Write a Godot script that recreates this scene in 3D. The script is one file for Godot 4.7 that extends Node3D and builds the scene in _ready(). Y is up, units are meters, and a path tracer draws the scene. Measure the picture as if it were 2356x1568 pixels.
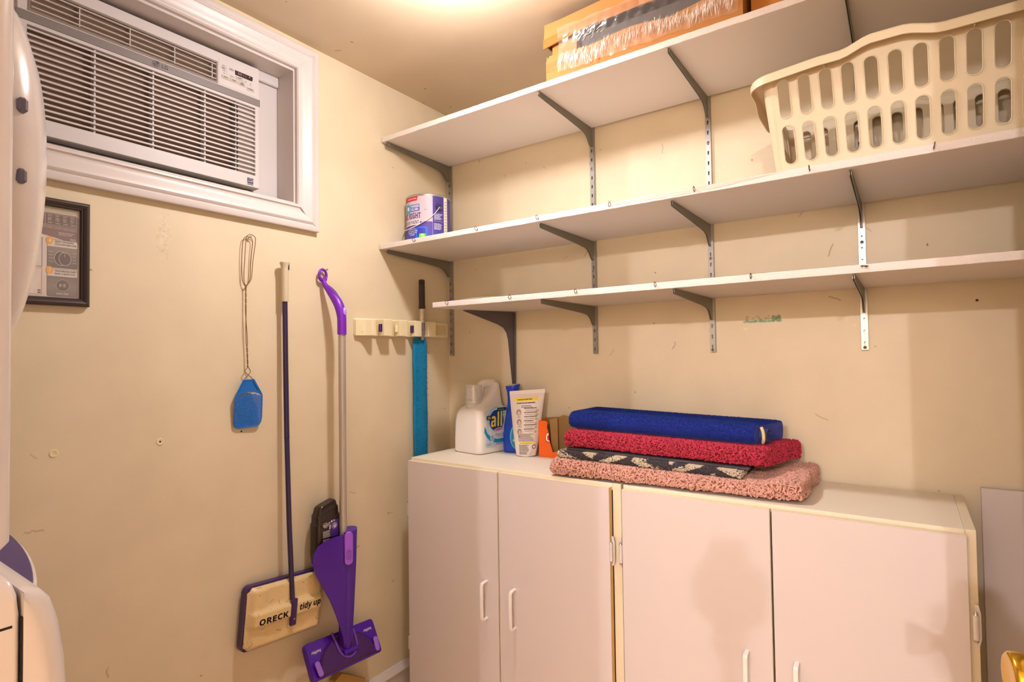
extends Node3D
# A small laundry and storage room. Metres, y up; back wall at z = 0, left wall at x = 0, floor at y = 0.

const CEIL := 2.274
const SHELF_LOW := 1.4102
const SHELF_MID := 1.6406
const SHELF_TOP := 2.0457
const CAB_TOP := 0.879

var used := {}
var org := {}
var M := {}
var fonts := {}


# Collects triangles with normals, texture coordinates and linear vertex colours.
class MB:
	var p := PackedVector3Array()
	var n := PackedVector3Array()
	var t := PackedVector2Array()
	var c := PackedColorArray()
	var col := Color.WHITE

	func puv(v: Vector3, m: Vector3) -> Vector2:
		var a := m.abs()
		if a.x >= a.y and a.x >= a.z:
			return Vector2(v.z, -v.y)
		if a.y >= a.z:
			return Vector2(v.x, v.z)
		return Vector2(v.x, -v.y)

	func tri(a: Vector3, b: Vector3, d: Vector3, na: Vector3, nb: Vector3, nd: Vector3) -> void:
		var g := (b - a).cross(d - a)
		var s := na + nb + nd
		if g.length_squared() < 1e-18:
			return
		if g.dot(s) > 0.0:
			p.append_array(PackedVector3Array([a, d, b]))
			n.append_array(PackedVector3Array([na, nd, nb]))
			t.append_array(PackedVector2Array([puv(a, s), puv(d, s), puv(b, s)]))
		else:
			p.append_array(PackedVector3Array([a, b, d]))
			n.append_array(PackedVector3Array([na, nb, nd]))
			t.append_array(PackedVector2Array([puv(a, s), puv(b, s), puv(d, s)]))
		c.append_array(PackedColorArray([col, col, col]))

	func flat(a: Vector3, b: Vector3, d: Vector3, m: Vector3) -> void:
		tri(a, b, d, m, m, m)

	func quad(a: Vector3, b: Vector3, d: Vector3, e: Vector3, m: Vector3) -> void:
		tri(a, b, d, m, m, m)
		tri(a, d, e, m, m, m)

	# box with chamfered edges
	func box(ctr: Vector3, size: Vector3, bev := 0.0, bs := Basis.IDENTITY) -> void:
		var h := size * 0.5
		bev = minf(bev, minf(h.x, minf(h.y, h.z)) * 0.95)
		for ax in 3:
			var u := (ax + 1) % 3
			var w := (ax + 2) % 3
			for s in [-1.0, 1.0]:
				var q: Array[Vector3] = []
				for k in [[-1, -1], [1, -1], [1, 1], [-1, 1]]:
					var v := Vector3.ZERO
					v[ax] = s * h[ax]
					v[u] = k[0] * (h[u] - bev)
					v[w] = k[1] * (h[w] - bev)
					q.append(ctr + bs * v)
				var m := Vector3.ZERO
				m[ax] = s
				quad(q[0], q[1], q[2], q[3], bs * m)
				if bev > 0.0:
					for s2 in [-1.0, 1.0]:
						var e: Array[Vector3] = []
						for k in [0, 1, 2, 3]:
							var v := Vector3.ZERO
							v[ax] = s * (h[ax] - (0.0 if k < 2 else bev))
							v[u] = s2 * (h[u] - (bev if k < 2 else 0.0))
							v[w] = (h[w] - bev) * (-1.0 if k == 0 or k == 3 else 1.0)
							e.append(ctr + bs * v)
						var m2 := Vector3.ZERO
						m2[ax] = s
						m2[u] = s2
						quad(e[0], e[1], e[2], e[3], bs * m2.normalized())
		if bev > 0.0:
			for sx in [-1.0, 1.0]:
				for sy in [-1.0, 1.0]:
					for sz in [-1.0, 1.0]:
						var sg := Vector3(sx, sy, sz)
						flat(ctr + bs * (sg * (h - Vector3(0, bev, bev))), ctr + bs * (sg * (h - Vector3(bev, 0, bev))), ctr + bs * (sg * (h - Vector3(bev, bev, 0))), bs * sg.normalized())

	# box between two corners
	func span(a: Vector3, b: Vector3, bev := 0.0) -> void:
		box((a + b) * 0.5, (b - a).abs(), bev)

	# a skin over rings of equally many points; edges sharper than the crease stay sharp
	func loft(rings: Array, closed := true, cap0 := true, cap1 := true, crease := 0.75) -> void:
		var rows := rings.size() - 1
		var k: int = rings[0].size()
		var cols := k if closed else k - 1
		var fn := PackedVector3Array()
		fn.resize(rows * cols)
		var mid := Vector3.ZERO
		for r in rings:
			for v in r:
				mid += v
		mid /= float(rings.size() * k)
		var vol := 0.0
		for i in rows:
			for j in cols:
				var j2 := (j + 1) % k
				var a: Vector3 = rings[i][j]
				var b: Vector3 = rings[i][j2]
				var d: Vector3 = rings[i + 1][j2]
				var e: Vector3 = rings[i + 1][j]
				var f := (d - a).cross(e - b)
				fn[i * cols + j] = f
				vol += f.dot((a + b + d + e) * 0.25 - mid)
		var sg := -1.0 if vol < 0.0 else 1.0
		for i in fn.size():
			fn[i] *= sg
		for i in rows:
			for j in cols:
				var f0 := fn[i * cols + j]
				if f0.length_squared() < 1e-20:
					continue
				var fu := f0.normalized()
				var nn: Array[Vector3] = []
				for w in [[0, 0], [0, 1], [1, 1], [1, 0]]:
					var s := Vector3.ZERO
					for di in [-1, 0]:
						var qi: int = i + w[0] + di
						if qi < 0 or qi >= rows:
							continue
						for dj in [-1, 0]:
							var qj: int = j + w[1] + dj
							if closed:
								qj = posmod(qj, cols)
							elif qj < 0 or qj >= cols:
								continue
							var f1 := fn[qi * cols + qj]
							if f1.length_squared() > 1e-20 and f1.normalized().dot(fu) > crease:
								s += f1
					nn.append(s.normalized() if s.length_squared() > 0.0 else fu)
				var j2 := (j + 1) % k
				tri(rings[i][j], rings[i][j2], rings[i + 1][j2], nn[0], nn[1], nn[2])
				tri(rings[i][j], rings[i + 1][j2], rings[i + 1][j], nn[0], nn[2], nn[3])
		if closed:
			if cap0:
				cap(rings[0], mid)
			if cap1:
				cap(rings[-1], mid)

	func cap(r: PackedVector3Array, away: Vector3) -> void:
		var ctr := Vector3.ZERO
		var m := Vector3.ZERO
		for i in r.size():
			ctr += r[i]
			m += (r[i] - r[0]).cross(r[(i + 1) % r.size()] - r[0])
		ctr /= float(r.size())
		if m.length_squared() < 1e-20:
			return
		m = m.normalized()
		if m.dot(ctr - away) < 0.0:
			m = -m
		for i in r.size():
			flat(ctr, r[i], r[(i + 1) % r.size()], m)

	func tube(pts: PackedVector3Array, rad, sides := 10, closed := false) -> void:
		var rings := []
		var m := pts.size()
		var last := Vector3.ZERO
		var up := Vector3.UP
		for i in m:
			var d: Vector3
			if closed:
				d = (pts[(i + 1) % m] - pts[(i - 1 + m) % m]).normalized()
			else:
				d = (pts[mini(i + 1, m - 1)] - pts[maxi(i - 1, 0)]).normalized()
			if i == 0:
				up = Vector3.UP if absf(d.y) < 0.9 else Vector3.RIGHT
				up = (up - d * up.dot(d)).normalized()
			else:
				var ax := last.cross(d)
				if ax.length() > 1e-6:
					up = up.rotated(ax.normalized(), last.angle_to(d))
				up = (up - d * up.dot(d)).normalized()
			last = d
			var side := d.cross(up)
			var r: float = rad if not rad is Array else rad[i]
			var ring := PackedVector3Array()
			for s in sides:
				var a := TAU * s / sides
				ring.append(pts[i] + (up * cos(a) + side * sin(a)) * r)
			rings.append(ring)
		if closed:
			rings.append(rings[0])
		loft(rings, true, not closed, not closed, 0.5)

	# profile points are (radius, height along the axis)
	func lathe(prof: PackedVector2Array, xf: Transform3D, segs := 28, crease := 0.8) -> void:
		var rings := []
		for q in prof:
			var ring := PackedVector3Array()
			for s in segs:
				var a := TAU * s / segs
				ring.append(xf * Vector3(q.x * cos(a), q.y, q.x * sin(a)))
			rings.append(ring)
		loft(rings, true, prof[0].x > 1e-5, prof[-1].x > 1e-5, crease)

	# outline in the xy plane of xf, pushed out along its z by depth, with chamfered front edge
	func prism(poly: PackedVector2Array, xf: Transform3D, depth: float, bev := 0.0, crease := 0.75) -> void:
		var k := poly.size()
		var r := []
		var area := 0.0
		for i in k:
			area += poly[i].cross(poly[(i + 1) % k])
		var ins := PackedVector2Array()
		for i in k:
			var a := (poly[i] - poly[(i - 1 + k) % k]).normalized()
			var b := (poly[(i + 1) % k] - poly[i]).normalized()
			var q := (a.orthogonal() + b.orthogonal()).normalized() * (-1.0 if area < 0.0 else 1.0)
			ins.append(poly[i] - q * bev / maxf(0.4, absf(q.dot(a.orthogonal()))))
		for st in ([[poly, 0.0], [poly, depth]] if bev <= 0.0 else [[poly, 0.0], [poly, depth - bev], [ins, depth]]):
			var ring := PackedVector3Array()
			for q in st[0]:
				ring.append(xf * Vector3(q.x, q.y, st[1]))
			r.append(ring)
		loft(r, true, false, false, crease)
		for e in [[poly, 0.0, -1.0], [poly if bev <= 0.0 else ins, depth, 1.0]]:
			var ix := Geometry2D.triangulate_polygon(e[0])
			for i in range(0, ix.size(), 3):
				var q: Array[Vector3] = []
				for d in 3:
					q.append(xf * Vector3(e[0][ix[i + d]].x, e[0][ix[i + d]].y, e[1]))
				flat(q[0], q[1], q[2], (xf.basis.z * e[2]).normalized())

	# a rectangular cell of a sheet with a hole in it, as thick as depth; at maps (x, y, d) to space
	func cell(at: Callable, lo: Vector2, hi: Vector2, hole: PackedVector2Array, depth: float) -> void:
		var ctr := Vector2.ZERO
		for q in hole:
			ctr += q
		ctr /= hole.size()
		var angs := []
		for q in hole:
			angs.append((q - ctr).angle())
		for q in [lo, hi, Vector2(lo.x, hi.y), Vector2(hi.x, lo.y)]:
			angs.append((q - ctr).angle())
		angs.sort()
		var ins := PackedVector2Array()
		var out := PackedVector2Array()
		for a in angs:
			var d := Vector2.from_angle(a)
			var best := 1e9
			for i in hole.size():
				var e := hole[(i + 1) % hole.size()] - hole[i]
				var den := d.cross(e)
				if absf(den) < 1e-12:
					continue
				var s := (hole[i] - ctr).cross(e) / den
				var w := (hole[i] - ctr).cross(d) / den
				if s > 0.0 and w > -1e-4 and w < 1.0001:
					best = minf(best, s)
			ins.append(ctr + d * best)
			var sx := INF if absf(d.x) < 1e-9 else ((hi.x if d.x > 0 else lo.x) - ctr.x) / d.x
			var sy := INF if absf(d.y) < 1e-9 else ((hi.y if d.y > 0 else lo.y) - ctr.y) / d.y
			out.append(ctr + d * minf(sx, sy))
		var k := ins.size()
		for i in k:
			var j := (i + 1) % k
			var f: Array[Vector3] = []
			for d in [0.0, -depth]:
				for q in [ins[i], ins[j], out[j], out[i]]:
					f.append(at.call(q.x, q.y, d))
			var nn := (f[0] + f[2] - f[4] - f[6]).normalized()
			quad(f[0], f[1], f[2], f[3], nn)
			quad(f[4], f[5], f[6], f[7], -nn)
			var cc: Vector3 = at.call(ctr.x, ctr.y, -depth * 0.5)
			quad(f[0], f[1], f[5], f[4], (cc - (f[0] + f[1] + f[4] + f[5]) * 0.25).normalized())

	# flat sheet with rectangular openings; rects are Rect2 in the sheet's plane
	func sheet(xf: Transform3D, whole: Rect2, holes: Array, depth: float) -> void:
		var xs := [whole.position.x, whole.end.x]
		var ys := [whole.position.y, whole.end.y]
		for r in holes:
			xs.append_array([r.position.x, r.end.x])
			ys.append_array([r.position.y, r.end.y])
		xs.sort()
		ys.sort()
		var solid := func(x: float, y: float) -> bool:
			if not whole.has_point(Vector2(x, y)):
				return false
			for r in holes:
				if r.has_point(Vector2(x, y)):
					return false
			return true
		for i in xs.size() - 1:
			if xs[i + 1] - xs[i] < 1e-7:
				continue
			for j in ys.size() - 1:
				if ys[j + 1] - ys[j] < 1e-7:
					continue
				var cx: float = (xs[i] + xs[i + 1]) * 0.5
				var cy: float = (ys[j] + ys[j + 1]) * 0.5
				if not solid.call(cx, cy):
					continue
				var x0: float = xs[i]
				var x1: float = xs[i + 1]
				var y0: float = ys[j]
				var y1: float = ys[j + 1]
				var f := [Vector2(x0, y0), Vector2(x1, y0), Vector2(x1, y1), Vector2(x0, y1)]
				var z := xf.basis.z.normalized()
				quad(xf * Vector3(x0, y0, depth), xf * Vector3(x1, y0, depth), xf * Vector3(x1, y1, depth), xf * Vector3(x0, y1, depth), z)
				quad(xf * Vector3(x0, y0, 0), xf * Vector3(x1, y0, 0), xf * Vector3(x1, y1, 0), xf * Vector3(x0, y1, 0), -z)
				for e in 4:
					var a: Vector2 = f[e]
					var b: Vector2 = f[(e + 1) % 4]
					var o := (b - a).normalized()
					o = Vector2(o.y, -o.x)
					var pr := (a + b) * 0.5 + o * 1e-5
					if not solid.call(pr.x, pr.y):
						quad(xf * Vector3(a.x, a.y, 0), xf * Vector3(b.x, b.y, 0), xf * Vector3(b.x, b.y, depth), xf * Vector3(a.x, a.y, depth), (xf.basis * Vector3(o.x, o.y, 0)).normalized())


# Flat print: coloured shapes and lettering lying a hair above a plane, or wrapped round a cylinder of radius bend.
class Printer:
	var mb := MB.new()
	var xf := Transform3D.IDENTITY
	var bend := 0.0
	var fine := 0.0
	var owner

	func put(a: Vector2, b: Vector2, d: Vector2, lift: float) -> void:
		if bend > 0.0 or fine > 0.0:
			var w := maxf(absf(a.x - b.x), maxf(absf(b.x - d.x), absf(a.x - d.x)))
			if w > (fine if fine > 0.0 else 0.007):
				if absf(a.x - b.x) >= w - 1e-9:
					put(a, (a + b) * 0.5, d, lift)
					put((a + b) * 0.5, b, d, lift)
				elif absf(b.x - d.x) >= w - 1e-9:
					put(a, b, (b + d) * 0.5, lift)
					put(a, (b + d) * 0.5, d, lift)
				else:
					put(a, b, (a + d) * 0.5, lift)
					put((a + d) * 0.5, b, d, lift)
				return
		var q: Array[Vector3] = []
		var m: Array[Vector3] = []
		for v in [a, b, d]:
			if bend > 0.0:
				var g: float = v.x / bend
				q.append(xf * Vector3(sin(g) * (bend + lift), v.y, cos(g) * (bend + lift)))
				m.append((xf.basis * Vector3(sin(g), 0, cos(g))).normalized())
			else:
				q.append(xf * Vector3(v.x, v.y, lift))
				m.append(xf.basis.z.normalized())
		mb.tri(q[0], q[1], q[2], m[0], m[1], m[2])

	func ink(c: Color) -> void:
		mb.col = c.srgb_to_linear()

	func rect(x: float, y: float, w: float, h: float, c: Color, layer := 1.0) -> void:
		ink(c)
		var z := layer * 0.00018
		put(Vector2(x, y), Vector2(x + w, y), Vector2(x + w, y + h), z)
		put(Vector2(x, y), Vector2(x + w, y + h), Vector2(x, y + h), z)

	func poly(pts: PackedVector2Array, c: Color, layer := 1.0) -> void:
		ink(c)
		var ix := Geometry2D.triangulate_polygon(pts)
		for i in range(0, ix.size(), 3):
			put(pts[ix[i]], pts[ix[i + 1]], pts[ix[i + 2]], layer * 0.00018)

	func ellipse(x: float, y: float, rx: float, ry: float, c: Color, layer := 1.0, turn := 0.0) -> void:
		var pts := PackedVector2Array()
		for i in 28:
			pts.append(Vector2(x, y) + Vector2(rx * cos(TAU * i / 28), ry * sin(TAU * i / 28)).rotated(turn))
		poly(pts, c, layer)

	func round_rect(x: float, y: float, w: float, h: float, r: float, c: Color, layer := 1.0) -> void:
		poly(owner.round_poly(x, y, w, h, r, 5), c, layer)

	func frame(x: float, y: float, w: float, h: float, e: float, c: Color, layer := 1.0) -> void:
		rect(x, y, w, e, c, layer)
		rect(x, y + h - e, w, e, c, layer)
		rect(x, y + e, e, h - 2 * e, c, layer)
		rect(x + w - e, y + e, e, h - 2 * e, c, layer)

	# h is the height of a capital; x, y is the middle of the baseline (or its left end)
	func text(s: String, x: float, y: float, h: float, c: Color, layer := 2.0, squeeze := 1.0, style := "bold", left := false, slant := 0.0, turn := 0.0, fit := 0.0) -> void:
		ink(c)
		var tm := TextMesh.new()
		tm.text = s
		tm.font = owner.font(style)
		tm.font_size = 64
		tm.pixel_size = 0.01
		tm.depth = 0.0
		tm.curve_step = 2.0
		tm.horizontal_alignment = HORIZONTAL_ALIGNMENT_CENTER
		tm.vertical_alignment = VERTICAL_ALIGNMENT_CENTER
		var arr := tm.get_mesh_arrays()
		var v: PackedVector3Array = arr[0]
		var ix: PackedInt32Array = arr[12]
		var lo := Vector2(1e9, 1e9)
		var hi := -lo
		for q in v:
			lo = Vector2(minf(lo.x, q.x), minf(lo.y, q.y))
			hi = Vector2(maxf(hi.x, q.x), maxf(hi.y, q.y))
		var base: float = owner.baseline(style)
		var k := h / 0.457
		var kx := k * squeeze
		if fit > 0.0:
			kx = fit / (hi.x - lo.x)
		var mx := lo.x if left else (lo.x + hi.x) * 0.5
		for i in range(0, ix.size(), 3):
			var o: Array[Vector2] = []
			for d in 3:
				var q := v[ix[i + d]]
				var yy := (q.y - base) * k
				o.append(Vector2(x, y) + Vector2((q.x - mx) * kx + yy * slant, yy).rotated(turn))
			put(o[0], o[1], o[2], layer * 0.00018)

	# lines of print too small to read
	func lines(x: float, y: float, w: float, rows: int, dy: float, c: Color, seed_ := 1, layer := 2.0, thick := 0.42) -> void:
		var rng := RandomNumberGenerator.new()
		rng.seed = seed_
		for r in rows:
			var u := 0.0
			var ln := w * rng.randf_range(0.7, 1.0)
			while u < ln:
				var wd := minf(dy * rng.randf_range(0.8, 3.2), ln - u)
				rect(x + u, y - r * dy, wd, dy * thick, c, layer)
				u += wd + dy * 0.35


func font(style: String) -> Font:
	if not fonts.has(style):
		var f := SystemFont.new()
		f.font_names = PackedStringArray(["Droid Serif" if style == "serif" else "Droid Sans"])
		f.font_weight = 400 if style == "thin" else 700
		fonts[style] = f
	return fonts[style]


var bases := {}
func baseline(style: String) -> float:
	if not bases.has(style):
		var tm := TextMesh.new()
		tm.text = "H"
		tm.font = font(style)
		tm.font_size = 64
		tm.pixel_size = 0.01
		tm.depth = 0.0
		var lo := 1e9
		for q in tm.get_mesh_arrays()[0]:
			lo = minf(lo, q.y)
		bases[style] = lo
	return bases[style]


func round_poly(x: float, y: float, w: float, h: float, r: float, k := 4) -> PackedVector2Array:
	var pts := PackedVector2Array()
	for q in 4:
		var cx := x + (w - r if q == 0 or q == 3 else r)
		var cy := y + (h - r if q < 2 else r)
		for i in k + 1:
			var a := PI * 0.5 * (q + float(i) / k)
			pts.append(Vector2(cx + r * cos(a), cy + r * sin(a)))
	return pts


func numbered(called: String) -> String:
	var k: int = used.get(called, 0)
	used[called] = k + 1
	return called if k == 0 else "%s_%03d" % [called, k]


func tag(o: Node, label := "", category := "", group := "", kind := "") -> Node:
	for kv in [["label", label], ["category", category], ["group", group], ["kind", kind]]:
		if kv[1]:
			o.set_meta(kv[0], kv[1])
	return o


# a Node3D at a thing's base; its parts are given in world coordinates and kept relative to it
func thing(called: String, label: String, category: String, at := Vector3.ZERO, group := "") -> Node3D:
	var o := Node3D.new()
	o.name = numbered(called)
	add_child(o)
	o.position = at
	org[o] = at
	tag(o, label, category, group)
	return o


func put(called: String, mb: MB, m: Material, parent: Node = null, label := "") -> MeshInstance3D:
	var o := MeshInstance3D.new()
	var at: Vector3 = org.get(parent, Vector3.ZERO) if parent else Vector3.ZERO
	var v := mb.p.duplicate()
	if at != Vector3.ZERO:
		for i in v.size():
			v[i] -= at
	var a := []
	a.resize(Mesh.ARRAY_MAX)
	a[Mesh.ARRAY_VERTEX] = v
	a[Mesh.ARRAY_NORMAL] = mb.n
	a[Mesh.ARRAY_TEX_UV] = mb.t
	if m is StandardMaterial3D and m.vertex_color_use_as_albedo:
		a[Mesh.ARRAY_COLOR] = mb.c
	var am := ArrayMesh.new()
	am.add_surface_from_arrays(Mesh.PRIMITIVE_TRIANGLES, a)
	var st := SurfaceTool.new()
	st.create_from(am, 0)
	st.index()
	o.mesh = st.commit()
	o.material_override = m
	o.name = called if parent else numbered(called)
	if parent:
		parent.add_child(o, true)
		org[o] = at
	else:
		add_child(o)
	if label:
		o.set_meta("label", label)
	return o


func single(called: String, mb: MB, m: Material, label: String, category: String, group := "") -> MeshInstance3D:
	var o := put(called, mb, m)
	tag(o, label, category, group)
	return o


func struct(called: String, mb: MB, m: Material, parent: Node = null) -> MeshInstance3D:
	var o := put(called, mb, m, parent)
	if parent == null:
		o.set_meta("kind", "structure")
	return o


func copy(o: Node3D, at: Vector3, label: String) -> Node3D:
	var r: Node3D = o.duplicate()
	r.name = numbered(String(o.name).rstrip("0123456789").trim_suffix("_"))
	add_child(r)
	r.position = at
	org[r] = at
	r.set_meta("label", label)
	return r


# many small alike pieces nobody could count, as one part
func pile(called: String, shape: Mesh, m: Material, where: Array, tints: Array, parent: Node) -> void:
	var mm := MultiMesh.new()
	mm.transform_format = MultiMesh.TRANSFORM_3D
	mm.use_colors = not tints.is_empty()
	mm.mesh = shape
	mm.instance_count = where.size()
	var at: Vector3 = org.get(parent, Vector3.ZERO)
	for i in where.size():
		var x: Transform3D = where[i]
		x.origin -= at
		mm.set_instance_transform(i, x)
		if tints:
			mm.set_instance_color(i, tints[i])
	var o := MultiMeshInstance3D.new()
	o.multimesh = mm
	o.material_override = m
	o.name = called
	o.set_meta("kind", "stuff")
	parent.add_child(o, true)


func to_mesh(mb: MB) -> ArrayMesh:
	var a := []
	a.resize(Mesh.ARRAY_MAX)
	a[Mesh.ARRAY_VERTEX] = mb.p
	a[Mesh.ARRAY_NORMAL] = mb.n
	a[Mesh.ARRAY_TEX_UV] = mb.t
	var am := ArrayMesh.new()
	am.add_surface_from_arrays(Mesh.PRIMITIVE_TRIANGLES, a)
	return am


func mat(called: String, r: int, g: int, b: int, rough := 0.6, metal := 0.0) -> StandardMaterial3D:
	var m := StandardMaterial3D.new()
	m.resource_name = called
	m.albedo_color = Color8(r, g, b)
	m.roughness = rough
	m.metallic = metal
	M[called] = m
	return m


func noise_tex(freq: float, bump: float, size := 256, seed_ := 1) -> NoiseTexture2D:
	var f := FastNoiseLite.new()
	f.seed = seed_
	f.frequency = freq
	f.fractal_octaves = 4
	var t := NoiseTexture2D.new()
	t.width = size
	t.height = size
	t.seamless = true
	t.noise = f
	if bump > 0.0:
		t.as_normal_map = true
		t.bump_strength = bump
	return t


func bumpy(m: StandardMaterial3D, scale: float, freq: float, bump: float, depth := 1.0, seed_ := 1) -> void:
	m.normal_enabled = true
	m.normal_texture = noise_tex(freq, bump, 256, seed_)
	m.normal_scale = depth
	m.uv1_triplanar = true
	m.uv1_world_triplanar = true
	m.uv1_scale = Vector3.ONE * scale


# paint with faint mottling, scuffs and specks; side is the metres that the picture covers
func paint_image(px: int, base: Color, seed_: int, scuffs: int, side: float) -> Image:
	var im := Image.create(px, px, false, Image.FORMAT_RGB8)
	var f := FastNoiseLite.new()
	f.seed = seed_
	f.frequency = 0.012
	f.fractal_octaves = 3
	for y in px:
		for x in px:
			var k := 1.0 + 0.022 * f.get_noise_2d(x, y)
			im.set_pixel(x, y, Color(base.r * k, base.g * k, base.b * (k * 1.0)))
	var rng := RandomNumberGenerator.new()
	rng.seed = seed_
	var mm := px / side * 0.001
	for i in scuffs:
		var at := Vector2(rng.randf() * px, rng.randf() * px)
		var dir := Vector2.from_angle(rng.randf() * TAU)
		var kind := rng.randf()
		var ln := mm * (rng.randf_range(2, 5) if kind < 0.7 else rng.randf_range(10, 40))
		var dark := Color8(120, 88, 52) if rng.randf() < 0.7 else Color8(80, 60, 45)
		var al := rng.randf_range(0.15, 0.7) if kind < 0.6 else rng.randf_range(0.05, 0.2)
		var s := 0.0
		while s < ln:
			stain(im, at, dark, al, mm * (rng.randf_range(0.4, 1.3) if kind < 0.7 else 0.5))
			at += dir * mm * 0.8
			dir = dir.rotated(rng.randf_range(-0.12, 0.12))
			s += mm * 0.8
	return im


func stain(im: Image, at: Vector2, c: Color, al: float, r: float) -> void:
	var k := maxi(1, ceili(r))
	for dy in range(-k, k + 1):
		for dx in range(-k, k + 1):
			var x := posmod(int(at.x) + dx, im.get_width())
			var y := posmod(int(at.y) + dy, im.get_height())
			var w := clampf(1.0 - Vector2(dx, dy).length() / (r + 0.5), 0.0, 1.0) * al
			if w > 0.0:
				im.set_pixel(x, y, im.get_pixel(x, y).lerp(c, w))


func painted(called: String, im: Image, side: float, rough: float) -> StandardMaterial3D:
	var m := StandardMaterial3D.new()
	m.resource_name = called
	m.albedo_texture = ImageTexture.create_from_image(im)
	m.uv1_scale = Vector3(1.0 / side, 1.0 / side, 1)
	m.roughness = rough
	M[called] = m
	return m


func omni(called: String, at: Vector3, c: Color, energy: float, size: float, parent: Node) -> void:
	var l := OmniLight3D.new()
	l.name = called
	l.light_color = c
	l.light_energy = energy
	l.light_size = size
	l.omni_range = 12.0
	l.omni_attenuation = 2.0
	l.shadow_enabled = true
	parent.add_child(l, true)
	l.position = at - org.get(parent, Vector3.ZERO)

func _ready() -> void:
	# camera, air and exposure
	var cam := Camera3D.new()
	cam.name = "camera"
	cam.fov = 62.55
	cam.near = 0.02
	cam.transform = Transform3D(Basis(Vector3(0.81813375, -0.0139187, -0.57485949), Vector3(0.0259296, 0.99958309, 0.01270047), Vector3(0.57444305, -0.02529656, 0.81815357)).orthonormalized(), Vector3(1.59207523, 1.2417299, 1.8))
	add_child(cam)
	cam.current = true
	var env := Environment.new()
	env.background_mode = Environment.BG_COLOR
	env.background_color = Color(0.02, 0.02, 0.02)
	env.tonemap_mode = Environment.TONE_MAPPER_LINEAR
	env.tonemap_exposure = 1.19
	env.sdfgi_enabled = true
	env.ssao_enabled = true
	env.ssil_enabled = true
	var we := WorldEnvironment.new()
	we.name = "environment"
	we.environment = env
	add_child(we)
	materials()
	lamps()
	room()
	window_and_conditioner()
	shelving()
	cabinets()
	wall_tools()
	framed_guide()
	top_shelf_and_middle_shelf_goods()
	cabinet_goods()
	rugs()
	laundry_stack()
	room_door()
	small_wall_things()
	tripod_camera()


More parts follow.
